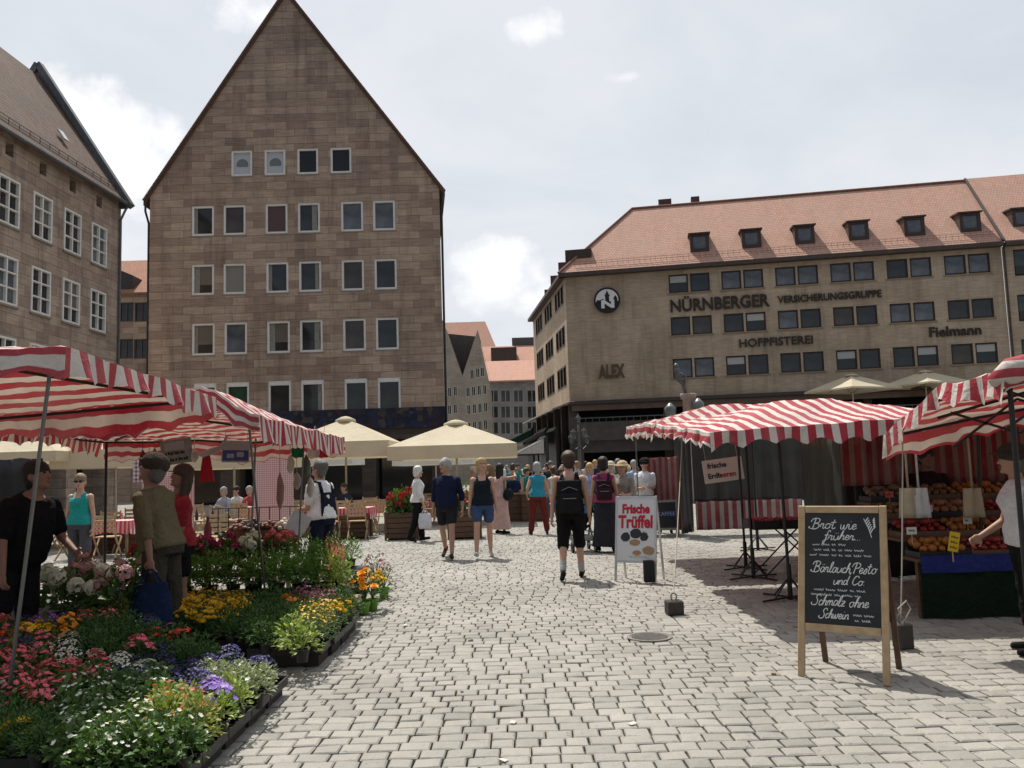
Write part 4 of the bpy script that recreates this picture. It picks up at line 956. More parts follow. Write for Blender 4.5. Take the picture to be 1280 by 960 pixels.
    b.ell(hc + hf * .078 * s - hu * .055 * s, (.024 * s, .013 * s, .009 * s), rot, 10, 6); b.ell(hc + hf * .072 * s - hu * .088 * s, (.026 * s, .02 * s, .02 * s), rot, 10, 6); [b.ell(hc + hr * q_ * .076 * s - hf * .008 * s, (.012 * s, .026 * s, .034 * s), rot, 8, 6) for q_ in (-1, 1)]; s /= 1.07
    for sd in (-1, 1):
        hp, kn, an, heel, toe, fd = J[sd]
        cap(b, hp, .085 * s * kb, kn, .054 * s); cap(b, kn, .052 * s, kn.lerp(an, .35) - Vector((0, .012, 0)) * s, .054 * s); cap(b, kn.lerp(an, .35) - Vector((0, .012, 0)) * s, .054 * s, an, .036 * s)
        cap(b, heel, .03 * s, toe, .028 * s)
        shp, el, wr = arms[sd]
        b.ell(shp, .058 * s * kb); cap(b, shp, .05 * s * kb, el, .04 * s); cap(b, el, .04 * s, wr, .026 * s)
        # hand: palm, four unequal curled fingers, thumb off the side of the palm
        fdir = (wr - el).normalized(); side = fdir.cross(Vector((sd, 0, 0))); side = side.normalized() if side.length > .1 else Vector((0, 1, 0)); nrm = fdir.cross(side).normalized() * 1.0
        if nrm.x * sd > 0: nrm = -nrm
        pc = wr + fdir * .045 * s; b.ell(pc, (.042 * s, .018 * s, .052 * s), Matrix((side, nrm, fdir)).transposed(), 10, 8)
        for k_, (o_, ln) in enumerate(((.032, .062), (.011, .072), (-.011, .067), (-.031, .052))):
            p0 = wr + fdir * .08 * s + side * o_ * s; p1 = p0 + (fdir * .8 + nrm * .45).normalized() * ln * .55 * s; p2 = p1 + (fdir * .35 + nrm * .9).normalized() * ln * .5 * s
            cap(b, p0, .0098 * s, p1, .0092 * s, 8); cap(b, p1, .0092 * s, p2, .008 * s, 8)
        p0 = wr + fdir * .025 * s + side * .036 * s; p1 = p0 + (fdir * .6 + side * .7 + nrm * .2).normalized() * .038 * s; cap(b, p0, .013 * s, p1, .011 * s, 8); cap(b, p1, .011 * s, p1 + (fdir * .9 + nrm * .35).normalized() * .03 * s, .009 * s, 8)
        J[sd].append((pc, fdir))
    remeshed(b, 'body', sk, E, vox if vox > .013 else 0.0095, 2)
    s *= 1.07
    for sd in (-1, 1):
        m = MB(); m.ell(hc + hr * sd * .032 * s + hf * .0875 * s + hu * .018 * s, (.015 * s, .008 * s, .008 * s), rot, 8, 6); m.build('eye', EYE, E, True)
    m = MB(); m.ell(hc + hf * .0895 * s - hu * .055 * s, (.021 * s, .008 * s, .006 * s), rot, 8, 6); m.build('mouth', mat('lips', (.26, .09, .075), .5), E, True)
    if sunglasses:
        m = MB()
        for sd in (-1, 1): m.ell(hc + hr * sd * .034 * s + hf * .095 * s + hu * .018 * s, (.03 * s, .012 * s, .022 * s), rot, 10, 6)
        m.bar(hc - hr * .08 * s + hf * .09 * s + hu * .025 * s, hc + hr * .08 * s + hf * .09 * s + hu * .025 * s, .008, .008); m.build('sunglasses', EYE, E, True)
    # ---- hair
    hk, hcn = hair; hm = hairm(hcn, HAIR[hcn]); m = MB()
    m.ell(hc + hu * .042 * s - hf * .012 * s, (.086 * s, .102 * s, .092 * s), rot, 16, 12)
    if hk in ('short', 'bob', 'long', 'bun'): m.ell(hc - hf * .045 * s - hu * .015 * s, (.081 * s, .064 * s, .09 * s), rot)
    if hk == 'bob':
        for sd in (-1, 1): cap(m, hc + hr * sd * .062 * s + hu * .04 * s - hf * .01 * s, .03 * s, hc + hr * sd * .068 * s - hu * .06 * s - hf * .02 * s, .026 * s)
        m.ell(hc - hf * .05 * s - hu * .05 * s, (.078 * s, .055 * s, .075 * s), rot); m.ell(hc + hu * .07 * s, (.085 * s, .09 * s, .062 * s), rot)
    if hk == 'long':
        for sd in (-1, 1): cap(m, hc + hr * sd * .064 * s + hu * .03 * s - hf * .012 * s, .03 * s, hc + hr * sd * .07 * s - hu * .19 * s - hf * .025 * s, .028 * s)
        loft(m, [(hc - hf * .05 * s + hu * .02 * s, hr, hf, .08 * s, .05 * s), (hc - hf * .07 * s - hu * .1 * s, hr, hf, .085 * s, .04 * s), (hc - hf * .085 * s - hu * .26 * s, hr, hf, .07 * s, .03 * s)])
    if hk == 'bun': m.ell(hc - hf * .105 * s + hu * .0 * s, .045 * s); cap(m, hc - hf * .1 * s, .03 * s, hc - hf * .12 * s - hu * .09 * s, .015 * s)
    if hk != 'bald':
        ho = remeshed(m, 'hair', hm, E, max(vox, .011), 1, 0.035)
    if hat:
        m = MB(); hk_, nm, c = hat
        m.ell(hc + hu * .062 * s - hf * .008 * s, (.108 * s, .122 * s, .094 * s), rot, 16, 10)
        if hk_ == 'cap': loft(m, [(hc + hu * .05 * s + hf * .06 * s, hr, hf, .075 * s, .085 * s), (hc + hu * .062 * s + hf * .065 * s, hr, hf, .07 * s, .08 * s)])
        else: loft(m, [(hc + hu * .045 * s, hr, hf, .16 * s, .17 * s), (hc + hu * .06 * s, hr, hf, .15 * s, .16 * s)])
        remeshed(m, 'hat', cloth_mat('hat ' + nm, c), E, .011, 2)
    s /= 1.07
    # ---- clothes
    tk, tn, tc_ = top; tm = tc_ if isinstance(tc_, bpy.types.Material) else cloth_mat('top ' + tn, tc_); m = MB()
    lo = -0.02 if bottom[0] != 'dress' else -0.06
    if tk == 'tank': torso(m, lo, 0.425, .013, .012); 
    else: torso(m, lo, 0.53, .012, .014)
    for sd in (-1, 1):
        shp, el, wr = arms[sd]
        if tk == 'tank': [(cap(m, sp(.38) + Xs * sd * shw * .58 + fs_ * q_ * .085 * s, .036 * s, sp(.455) + Xs * sd * shw * .55 + fs_ * q_ * .062 * s, .034 * s), cap(m, sp(.455) + Xs * sd * shw * .55 + fs_ * q_ * .062 * s, .034 * s, sp(.492) + Xs * sd * shw * .5, .034 * s)) for q_ in (-1, 1)]
        if tk == 'tshirt': m.ell(shp, .063 * s * kb); cap(m, shp, .062 * s * kb, shp.lerp(el, .72), .058 * s * kb)
        if tk == 'vest': m.ell(shp - Xs * sd * .015, .062 * s * kb)
        if tk == 'long': m.ell(shp, .07 * s * kb); cap(m, shp, .066 * s, el, .056 * s); cap(m, el, .056 * s, el.lerp(wr, .92), .042 * s)
        if tk == 'half': m.ell(shp, .062 * s * kb); cap(m, shp, .061 * s, el, .053 * s); cap(m, el, .053 * s, el.lerp(wr, .2), .05 * s)
    remeshed(m, {'tank': 'tank_top', 'vest': 'sleeveless_top'}.get(tk, 'shirt'), tm, E, vox, 3, 0.032)
    bk_, bn, bc = bottom; bmt = bc if isinstance(bc, bpy.types.Material) else cloth_mat('bottom ' + bn, bc); m = MB()
    if bk_ in ('trousers', 'shorts', 'longshorts'):
        torso(m, -0.09, 0.04, .012)
        for sd in (-1, 1):
            hp, kn, an = J[sd][:3]
            if bk_ == 'trousers': cap(m, hp, .1 * s * kb, kn, .082 * s * kb); cap(m, kn, .083 * s, kn.lerp(an, .95), .064 * s)
            else:
                f = .62 if bk_ == 'shorts' else 1.0
                cap(m, hp, .102 * s * kb, hp.lerp(kn, f), (.088 if f < 1 else .08) * s * kb)
                if bk_ == 'longshorts': cap(m, kn, .08 * s, kn.lerp(an, .12), .08 * s)
    else:
        kz = {'skirt': .42, 'dress': .28, 'maxi': .12}[bk_] if True else 0
        mz = (J[-1][2] + J[1][2]) / 2
        wl = {'skirt': .19, 'dress': .24, 'maxi': .26}[bk_]
        loft(m, [(sp(.06), X, fw, .165 * s * bw, .125 * s * bw), (pel - Vector((0, 0, .1 * s)), X, Vector((0, 1, 0)), .19 * s * bw, .15 * s), (Vector((mz.x * .5, mz.y * .4, pz * .6)), X, Vector((0, 1, 0)), .205 * s, .17 * s), (Vector((mz.x, mz.y * .7, kz * s)), X, Vector((0, 1, 0)), wl * s, wl * .85 * s)])
    remeshed(m, {'longshorts': 'shorts', 'maxi': 'skirt', 'dress': 'skirt'}.get(bk_, bk_), bmt, E, vox, 3, 0.035)
    for sd in (-1, 1):
        hp, kn, an, heel, toe, fd = J[sd][:6]
        m = MB(); cap(m, heel + Vector((0, 0, .004)), .038 * s, toe + Vector((0, 0, .004)), .035 * s); cap(m, heel + fd * .03 * s + Vector((0, 0, .03 * s)), .034 * s, heel.lerp(toe, .5) + Vector((0, 0, .012 * s)), .034 * s)
        m2 = [v for v in m.v]; m.v = [(x, y, max(z, 0.004) if seat is None else z) for x, y, z in m2]
        remeshed(m, 'shoe', cloth_mat('shoe ' + shoes[0], shoes[1]), E, min(vox, .012), 2)
        if socks: k_ = MB(); cap(k_, an.lerp(kn, .0), .046 * s, an.lerp(kn, .3), .05 * s); remeshed(k_, 'sock', cloth_mat('sock ' + socks[0], socks[1]), E, .012, 1)
    E_info[E.name] = dict(J=J, arms=arms, sp=sp, Xs=Xs, fs=fs_, up=up, hc=hc, s=s)
    return E
E_info = {}
def world_of(E, p):
    a = E.rotation_euler.z; return Vector((E.location.x + math.cos(a) * p[0] - math.sin(a) * p[1], E.location.y + math.sin(a) * p[0] + math.cos(a) * p[1], E.location.z + p[2]))
def hand_at(E, sd):
    pc, fd = E_info[E.name]['J'][sd][6]; return world_of(E, pc + fd * .03)
def backpack(E, label, m, w=.3, h=.46, dp=.17, top=.43):
    I = E_info[E.name]; s = I['s']; t = empty('backpack', E.location, E.rotation_euler.z, label, 'backpack')
    b = MB(); c = I['sp'](top - h / 2 / s) - I['fs'] * (.135 * s + dp / 2)
    rot = Matrix((I['Xs'], I['fs'], I['up'])).transposed()
    M4 = Matrix.Translation(c) @ rot.to_4x4(); b.box(-w / 2, w / 2, -dp / 2, dp / 2, -h / 2, h / 2, 0, M4); b.box(-w * .38, w * .38, -dp * .95, -dp * .4, -h * .42, h * .08, 0, M4)
    remeshed(b, 'bag', m, t, .014, 5, .015)
    z = MB(); z.tube([M4 @ Vector((-w * .36, -dp * .5, h * .2)), M4 @ Vector((0, -dp * .6, h * .3)), M4 @ Vector((w * .36, -dp * .5, h * .2))], .006, 6); z.tube([M4 @ Vector((-w * .3, -dp * .98, -.02)), M4 @ Vector((w * .3, -dp * .98, -.02))], .006, 6); z.build('zip', mat('zip grey', (.2, .2, .2), .4), t)
    for sd in (-1, 1):
        st = MB(); q = lambda h_, x, y: I['sp'](h_) + I['Xs'] * sd * x * s + I['fs'] * y * s
        pts = [q(.4, .09, -.15), q(.5, .1, -.09), q(.53, .105, -.0), q(.49, .11, .1), q(.4, .12, .155), q(.28, .15, .13), q(.2, .185, .0), q(.16, .16, -.14)]
        for a_, b_ in zip(pts, pts[1:]): st.bar(a_, b_, .045, .02, up=I['fs'])
        st.build('strap', m, t, bevel=.004)
    return t
# ================================================================== market stalls
STEEL = mat('galvanised pole', (0.17, 0.17, 0.165), 0.4, 0.2, 20, metal=0.6); BLACKPOLE = mat('black pole', (0.018, 0.016, 0.015), 0.45, 0.3, 15); ROPE = mat('rope', (0.42, 0.38, 0.32), 0.9, 0.2, 60)
WOOD = mat('pale wood', (0.42, 0.29, 0.16), 0.6, 0.25, 12, bump=0.2); WOODD = mat('dark wood', (0.11, 0.06, 0.035), 0.65, 0.3, 12, bump=0.25); WOODM = mat('mid wood', (0.27, 0.17, 0.09), 0.6, 0.3, 10, bump=0.2)
BLACKPL = mat('black plastic', (0.012, 0.012, 0.013), 0.45, 0.3, 20); TERRA = mat('green pot', (0.13, 0.30, 0.035), 0.4, 0.1, 8)
rn = random.Random(21)
def vnoise(x, y, s=1.0, ph=0.0): return .22 * math.sin(x * 37 * s + 3 * math.sin(y * 9 + ph)) * math.sin(y * 13 * s + ph) + math.sin(x * 5.1 * s + 1.3 + ph) * math.sin(y * 4.3 * s + .4) * .5 + math.sin(x * 11 * s - y * 7.7 * s + ph * 2) * .28 + math.sin(x * 23 * s + y * 17 * s + ph) * .12
def stall(label, x0, x1, y0, y1, zfn, axis, pitch, drops, poles, scallop=0.05, wr=0.02, seed=0, cm=None, frame=True, trans=.2, skew=None, off=0.0, scissor=False):
    """canopy = cloth over zfn(u,v) with hems that fall by drops = (near, right, far, left)"""
    t = empty('market_stall', (x0, y0, 0), 0, label, 'stall', 'red and white market stalls')
    cm = cm or canvas_mat('awning cloth %d %.3f %d' % (axis, pitch, seed), axis, pitch, off=off, trans=trans, uv=True)
    W, D = x1 - x0, y1 - y0; nu, nv = int(W * 14), int(D * 14)
    sk = skew or (lambda u, v: (0, 0))
    def top(u, v): s_ = sk(u, v); return Vector((u * W + s_[0], v * D + s_[1], zfn(u, v) + wr * vnoise(u * W, v * D, 1.2, seed)))
    m = MB(); m.grid(top, nu, nv, uv=lambda a, b: (a * W, b * D))
    def hem(fn, n, nrm, drop, ph, uvf):
        if drop <= 0: return
        L = 5
        def f(a, b):
            p = fn(a); w_ = fn(a) ; s_ = p.x + p.y
            dr = drop * (1 + .12 * math.sin(s_ * 3.1 + ph)) - scallop * abs(math.sin(s_ * math.pi / .32)) * b
            fl = (.03 * math.sin(s_ * 9 + ph) + .02 * math.sin(s_ * 21 + ph * 2)) * b + .02 * b
            return Vector((p.x + nrm[0] * fl, p.y + nrm[1] * fl, p.z - dr * b))
        m.grid(f, n, L, uv=uvf)
    hem(lambda a: top(a, 0), nu * 2, (0, -1), drops[0], seed, lambda a, b: (a * W, -drops[0] * b)); hem(lambda a: top(1, a), nv * 2, (1, 0), drops[1], seed + 1, lambda a, b: (W + drops[1] * b, a * D))
    hem(lambda a: top(a, 1), nu * 2, (0, 1), drops[2], seed + 2, lambda a, b: (a * W, D + drops[2] * b)); hem(lambda a: top(0, a), nv * 2, (-1, 0), drops[3], seed + 3, lambda a, b: (-drops[3] * b, a * D))
    m.build('canopy', cm, t, smooth=True)
    if frame:
        f = MB(); k = 0.03
        c = [top(0, 0), top(1, 0), top(1, 1), top(0, 1)]; c = [v - Vector((0, 0, .05)) for v in c]
        for a in range(4):
            n_ = 5
            for q in range(n_):
                u0, u1 = q / n_, (q + 1) / n_
                e = [(0, 0), (1, 0), (1, 1), (0, 1), (0, 0)]
                def at(f_): u = e[a][0] + (e[a + 1][0] - e[a][0]) * f_; v = e[a][1] + (e[a + 1][1] - e[a][1]) * f_; return top(u * .96 + .02, v * .96 + .02) - Vector((0, 0, .045))
                f.bar(at(u0), at(u1), .025)
        for (u, v) in ((.1, .1), (.9, .1), (.9, .9), (.1, .9)): f.bar(top(u, v) - Vector((0, 0, .05)), top(.5, .5) - Vector((0, 0, .06)), .025)
        # folding scissor struts under the cloth
        for v in ((.3, .7) if scissor else ()):
            for q in range(6): u = .08 + q * .14; f.bar(top(u, v) - Vector((0, 0, .12)), top(u + .14, v) - Vector((0, 0, .4)), .018); f.bar(top(u, v) - Vector((0, 0, .4)), top(u + .14, v) - Vector((0, 0, .12)), .018)
        f.build('roof_frame', BLACKPOLE, t)
    for (bx, by, tx, ty, tz, kind) in poles:
        p = MB(); mm = BLACKPOLE if kind != 'steel' else STEEL
        p.tube([(bx - x0, by - y0, 0.01), (tx - x0, ty - y0, tz)], .012 if kind == 'steel' else .018, 10)
        if kind == 'star':
            p.tube([(bx - x0, by - y0, .0), (bx - x0, by - y0, .4)], .028, 10)
            for q in range(4):
                a = q * math.pi / 2 + .5; e = Vector((math.cos(a), math.sin(a), 0))
                b_ = Vector((bx - x0, by - y0, 0)); p.bar(b_ + Vector((0, 0, .03)), b_ + e * .42 + Vector((0, 0, .02)), .024, .02); p.bar(b_ + Vector((0, 0, .26)), b_ + e * .24 + Vector((0, 0, .03)), .014)
        p.build('pole', mm, t)
    return t, top
def hipz(z00, z10, z11, z01, rise, ku=.35, kv=.5, sag=.04):
    def f(u, v):
        b = z00 * (1 - u) * (1 - v) + z10 * u * (1 - v) + z11 * u * v + z01 * (1 - u) * v
        e = min(min(u, 1 - u) / ku, min(v, 1 - v) / kv, 1.0); return b + rise * (e ** .9) - sag * math.sin(math.pi * min(1, e)) * .6
    return f
RED = (0.47, 0.022, 0.04)
# left near stall
s1, top1 = stall('near left stall with broad red and white stripes over the flower trays', -6.6, -2.72, 5.15, 7.8, hipz(2.46, 2.42, 2.33, 2.12, .36, .4, .5, .07), 1, .205, (.20, .20, .26, .2),
      [(-3.22, 5.45, -2.84, 5.22, 2.40, 'steel'), (-6.3, 5.3, -6.5, 5.25, 2.3, 'steel'), (-6.3, 7.6, -6.5, 7.7, 2.1, 'star')], seed=1, wr=.014, off=.47)
# side cloth of the same stall has narrower stripes: its hem along the lane
def z2(u, v):
    ridge = math.exp(-((u - .80) / .14) ** 2) * (1 - v) ** 2 * .32
    return (2.15 * (1 - v) + 2.08 * v) * u + (2.3 * (1 - v) + 2.14 * v) * (1 - u) + ridge + .22 * min(1, min(u, 1 - u) / .3) * min(1, min(v, 1 - v) / .25)
s2, top2 = stall('second left stall with crumpled narrow striped canopy and hanging gingham cloths', -5.6, -2.5, 8.35, 11.6, z2, 1, .13, (.24, .26, .30, .2),
      [(-2.70, 9.35, -2.64, 8.5, 2.1, 'steel'), (-3.52, 11.3, -3.45, 11.4, 2.1, 'steel'), (-2.95, 11.5, -2.8, 11.4, 2.15, 'steel'), (-5.5, 8.5, -5.5, 8.5, 2.2, 'star'), (-5.45, 11.4, -5.45, 11.4, 2.1, 'star')], seed=2, wr=.035,
      skew=lambda u, v: (.2 * v * u, 0))
# right stalls
def zA(u, v):
    b = (1.90 * (1 - u) + 2.02 * u) * (1 - v) + (2.14 * (1 - u) + 2.1 * u) * v
    e = min(min(u, 1 - u) / .38, min(v, 1 - v) / .5, 1.0); return b + .27 * e - .05 * math.sin(math.pi * e) * .5
sA, topA = stall('right stall with bold striped scalloped canopy behind the chalkboard', 1.98, 5.0, 8.6, 11.9, zA, 0, .158, (.20, .2, .22, .16),
      [(3.12, 9.98, 3.08, 9.95, 2.1, 'star'), (3.22, 12.8 - .95, 3.2, 11.8, 2.1, 'star'), (4.8, 9.0, 4.8, 8.8, 2.0, 'star'), (4.8, 11.7, 4.8, 11.7, 2.0, 'star')], seed=3, wr=.018, scallop=.07)
sB, topB = stall('farther right stall with faded striped canopy, behind the bold striped one', 2.05, 5.4, 12.3, 15.5, hipz(2.18, 2.2, 2.25, 2.28, .30, .35, .5), 0, .2, (.2, .2, .24, .24),
      [(3.4, 12.9, 3.3, 12.6, 2.2, 'star'), (4.32, 15.5, 4.3, 15.4, 2.2, 'star'), (2.2, 15.4, 2.2, 15.4, 2.2, 'steel'), (5.2, 12.6, 5.2, 12.5, 2.1, 'star')], seed=4, wr=.02, scallop=.07, trans=.3)
def zC(u, v): # u to the right, v away
    b = 2.13 - .34 * max(0, v - .45) / .55 * (1 - u) ** 2 + .1 * u
    e = min(min(u / .5, 1), min(v, 1 - v) / .5, 1.0); return b + .25 * e
sC, topC = stall('near right stall with rumpled striped edge, at the right border', 3.27, 7.2, 5.62, 7.55, zC, 1, .16, (.14, .16, .22, .19), [(3.36, 5.75, 3.34, 5.7, 2.1, 'black'), (7.0, 5.8, 7, 5.8, 2.2, 'star'), (7.0, 7.4, 7, 7.4, 2.2, 'star')], seed=5, wr=.03, scissor=True)
sD, topD = stall('fruit stall with low striped canopy and striped back curtain', 4.25, 8.2, 8.15, 11.3, hipz(2.05, 2.1, 2.1, 2.05, .25), 1, .18, (.12, .2, .2, .1), [(8.0, 8.3, 8, 8.3, 2.1, 'star'), (8.0, 11.1, 8, 11.1, 2.1, 'star'), (4.4, 11.1, 4.4, 11.1, 2.05, 'star')], seed=6)
# rolled-up cloth bunched on the near right corner
m = MB(); pts = [(3.26, 5.75, 2.08), (3.32, 5.63, 2.14), (3.5, 5.58, 2.19), (3.9, 5.58, 2.2), (4.6, 5.58, 2.24)]; m.tube([Vector(p) - Vector((3.27, 5.62, 0)) for p in pts], [.05, .09, .075, .07, .07], 14); o = m.build('rolled_side_cloth', canvas_mat('rolled red', 2, .11, off=.2), sC, smooth=True)
def sheet(name, label, cat, p0, p1, z0, z1, m_, fold=.03, n=40, nz=8, parent=None, group=None):
    """hanging cloth between two ground points"""
    p0, p1 = Vector((*p0, 0)), Vector((*p1, 0)); d = p1 - p0; L = d.length; d.normalize(); nr = Vector((-d.y, d.x, 0)); g = MB()
    def f(a, b): return Vector((a * L, fold * (math.sin(a * L * 17) + .5 * math.sin(a * L * 41 + b)) * (1 - .6 * b) , z0 + (z1 - z0) * b - .02 * abs(math.sin(a * L * 9)) * b))
    g.grid(f, n, nz)
    o = g.build(name, m_, parent, smooth=True, solid=.004); o.location = p0; o.rotation_euler = (0, 0, math.atan2(d.y, d.x))
    if parent is None: tag(o, label, cat, group)
    return o
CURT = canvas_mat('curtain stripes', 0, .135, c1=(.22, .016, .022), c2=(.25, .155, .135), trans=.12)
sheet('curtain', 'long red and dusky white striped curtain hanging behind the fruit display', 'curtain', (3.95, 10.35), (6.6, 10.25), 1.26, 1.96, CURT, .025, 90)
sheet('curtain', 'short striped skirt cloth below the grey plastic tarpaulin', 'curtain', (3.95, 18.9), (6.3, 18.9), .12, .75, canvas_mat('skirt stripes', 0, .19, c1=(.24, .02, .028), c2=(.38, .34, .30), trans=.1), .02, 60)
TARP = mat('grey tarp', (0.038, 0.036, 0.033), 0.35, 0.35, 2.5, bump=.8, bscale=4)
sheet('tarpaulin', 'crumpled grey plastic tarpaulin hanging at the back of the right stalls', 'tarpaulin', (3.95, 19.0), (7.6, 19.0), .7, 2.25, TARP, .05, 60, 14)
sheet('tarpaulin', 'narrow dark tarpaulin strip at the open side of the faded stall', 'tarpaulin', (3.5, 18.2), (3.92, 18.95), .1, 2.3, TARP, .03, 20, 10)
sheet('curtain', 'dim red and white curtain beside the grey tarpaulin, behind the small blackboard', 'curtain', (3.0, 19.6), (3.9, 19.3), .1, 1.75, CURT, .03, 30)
sheet('tarpaulin', 'dark sheet added to keep light out at the back of the fruit stall', 'tarpaulin', (4.3, 11.25), (8.15, 11.25), .05, 2.0, mat('tarp dark', (.02, .019, .018), .5, .4, 3, bump=.6, bscale=5), .03, 60, 10)  # sheet added to block background light behind the fruit
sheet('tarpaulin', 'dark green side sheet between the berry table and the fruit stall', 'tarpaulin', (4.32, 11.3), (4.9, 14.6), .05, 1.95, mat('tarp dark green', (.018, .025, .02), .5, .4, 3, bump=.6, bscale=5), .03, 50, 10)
sheet('tarpaulin', 'black backdrop sheet added for darkness behind the vendor, at the left border', 'tarpaulin', (-8.2, 9.95), (-5.5, 9.95), .05, 1.9, mat('tarp dark', (.02, .019, .018)), .03, 50, 10)  # dark backdrop added over the sunlit plaza behind the vendor
GING = gingham_mat('gingham pink', .035, (.55, .2, .2), (.72, .6, .57), (0, 2)); GING2 = gingham_mat('gingham violet', .06, (.25, .08, .14), (.7, .66, .66), (0, 2))
sheet('gingham_cloth', 'tall pale pink gingham cloth hanging beside the stall pole', 'cloth', (-4.27, 14.0), (-3.62, 14.0), .55, 2.12, GING, .012, 30)
sheet('gingham_cloth', 'pink and white checked cloth hanging behind the woman in red', 'cloth', (-5.75, 13.2), (-4.95, 13.2), .8, 1.72, GING, .02, 30)
sheet('gingham_cloth', 'narrow violet checked cloth tied to the post beside the cream parasols', 'cloth', (-5.76, 12.9), (-5.5, 12.9), 1.55, 2.1, GING2, .01, 16)
def scribble(mb, x0, x1, z, h, rr, r_=.0022):
    x = x0
    while x < x1:
        w_ = rr.uniform(.03, .075); n = int(w_ / .005); pts = [Vector((x + i * .005 + .003 * math.sin(i * 2.1), 0, z + h * (.5 + .5 * math.sin(i * 1.9 + rr.random())) * rr.uniform(.6, 1.15))) for i in range(n + 1)]
        if x + w_ > x1 + .01: break
        mb.tube(pts, r_, 4); x += w_ + .014
# ---------------- boards, posters and hanging goods
def panel(name, label, cat, px0, px1, py0, py1, D, m_, tilt=0.0, thick=.012):
    a, b = P(px0, (py0 + py1) / 2, D), P(px1, (py0 + py1) / 2, D); zt, zb = P((px0 + px1) / 2, py0, D).z, P((px0 + px1) / 2, py1, D).z
    t = empty(name, ((a.x + b.x) / 2, D, (zt + zb) / 2), 0, label, cat); t.rotation_euler = (0, R(tilt), 0); W, H = b.x - a.x, zt - zb
    m = MB(); m.box(-W / 2, W / 2, 0, thick, -H / 2, H / 2); m.build('board', m_, t, bevel=.003); return t, W, H
PAPER = mat('paper white', (0.62, 0.60, 0.57), 0.7, .06, 3); INK = mat('ink black', (0.015, 0.014, 0.014), .6); INKR = mat('ink red', (0.42, 0.03, 0.05), .6); BLUEP = mat('print blue', (0.03, 0.06, 0.24), .5, .5, 18); GREYP = mat('print grey', (0.30, 0.32, 0.33), .5, .15, 20)
def hang(t, W, H, up=.35):
    m = MB(); m.tube([(-W * .4, .006, H / 2), (-W * .4, .02, H / 2 + up)], .004, 5); m.tube([(W * .4, .006, H / 2), (W * .4, .02, H / 2 + up)], .004, 5); m.build('string', ROPE, t)
t, W, H = panel('price_sign', 'white sheet lettered frische Erdbeeren under the faded striped canopy', 'sign', 879, 929, 573, 602, 13.6, PAPER, -6)
put_text('lettering', 'frische', .115, INK, t, (-.09, -.004, .085), extrude=.002, offset=.003); put_text('lettering', 'Erdb', .112, INK, t, (-.15, -.004, -.075), extrude=.002, offset=.003); put_text('lettering', 'eeren', .112, INKR, t, (.062, -.004, -.075), extrude=.002, offset=.003); hang(t, W, H, .55)
t, W, H = panel('notice_board', 'grey green board with dark lettering, hanging tilted under the left canopy', 'sign', 201, 240, 549, 580, 11.5, mat('board grey green', (.2, .22, .21), .5, .3, 12), -7)
m = MB(); [scribble(m, -W * .4, W * .4, zz_, .05, random.Random(8 + k_), .006) for k_, zz_ in enumerate((-.04, -.13))]; m.v = [(a, b * .3 - .003, c) for a, b, c in m.v]; m.build('lettering', INK, t); m = MB(); m.box(-W * .36, W * .28, -.004, -.001, .02, H * .4); m.build('pale_panel', GREYP, t)
hang(t, W, H)
t, W, H = panel('poster', 'blue and lilac photo poster hanging by the stall pole', 'poster', 277, 312, 551, 578, 11.3, GREYP, 2)
m = MB(); m.box(-W * .46, W * .46, -.003, -.001, -H * .42, H * .06); m.build('picture', BLUEP, t); m = MB(); m.box(-W * .3, -W * .05, -.006, -.0035, -H * .3, -H * .1); m.box(W * .05, W * .3, -.006, -.0035, -H * .25, -H * .02); m.build('detail', GREYP, t); hang(t, W, H, .3)
pc = P(258, 600, 11.4)
m = MB(); z0, z1 = P(258, 602, 11.4).z, P(258, 568, 11.4).z; m.prism([(-.10, z0), (.10, z0), (.035, z1), (-.05, z1)], 0, .03); o = m.build('pennant', cloth_mat('pennant red', (.36, .02, .035)), loc=(pc.x, 11.4, 0)); tag(o, 'dark red cloth pennant hanging from the second left canopy', 'pennant')
m = MB(); m.tube([(-.2, 0, z1 + .02), (-.05, 0, z1 + .0), (.1, 0, z1 + .05), (.2, 0, z1 + .09), (.3, .0, z1 + .3)], [.01, .04, .045, .03, .006], 10); o = m.build('cloth_bundle', cloth_mat('bundle grey', (.42, .4, .38)), loc=(pc.x, 11.41, 0), smooth=True); tag(o, 'pale grey rolled cloth tied above the red pennant', 'cloth')
# strings of salami and bags hanging on the second left stall
HANG = [(178, 562, 590, (.12, .03, .025)), (186, 565, 592, (.2, .1, .05)), (193, 560, 588, (.16, .13, .05)), (243, 560, 578, (.5, .45, .4)), (383, 568, 598, (.09, .1, .08)), (363, 568, 592, (.5, .46, .38)), (371, 590, 612, (.35, .3, .26)), (350, 590, 636, (.24, .15, .12)), (388, 596, 622, (.42, .4, .38))]
NMS = ['dark red', 'brown', 'olive', 'pale grey', 'green', 'cream', 'beige', 'russet', 'off white']
for (px, ya, yb, c), nm in zip(HANG, NMS):
    a, b = P(px, ya, 11.5), P(px, yb, 11.5); m = MB(); L = a.z - b.z; m.tube([(0, 0, L), (0, 0, L * .85), (.01, 0, L * .6), (.0, 0, L * .25), (0, 0, 0)], [.004, .03, .05, .05, .015], 10); m.tube([(0, 0, L), (0, 0, 2.22 - b.z)], .004, 5)
    o = m.build('hanging_bag', mat('goods ' + nm, c, .6, .3, 14), loc=(b.x, 11.5, b.z), smooth=True); tag(o, nm + ' bundle hanging on a string under the second left canopy', 'goods')
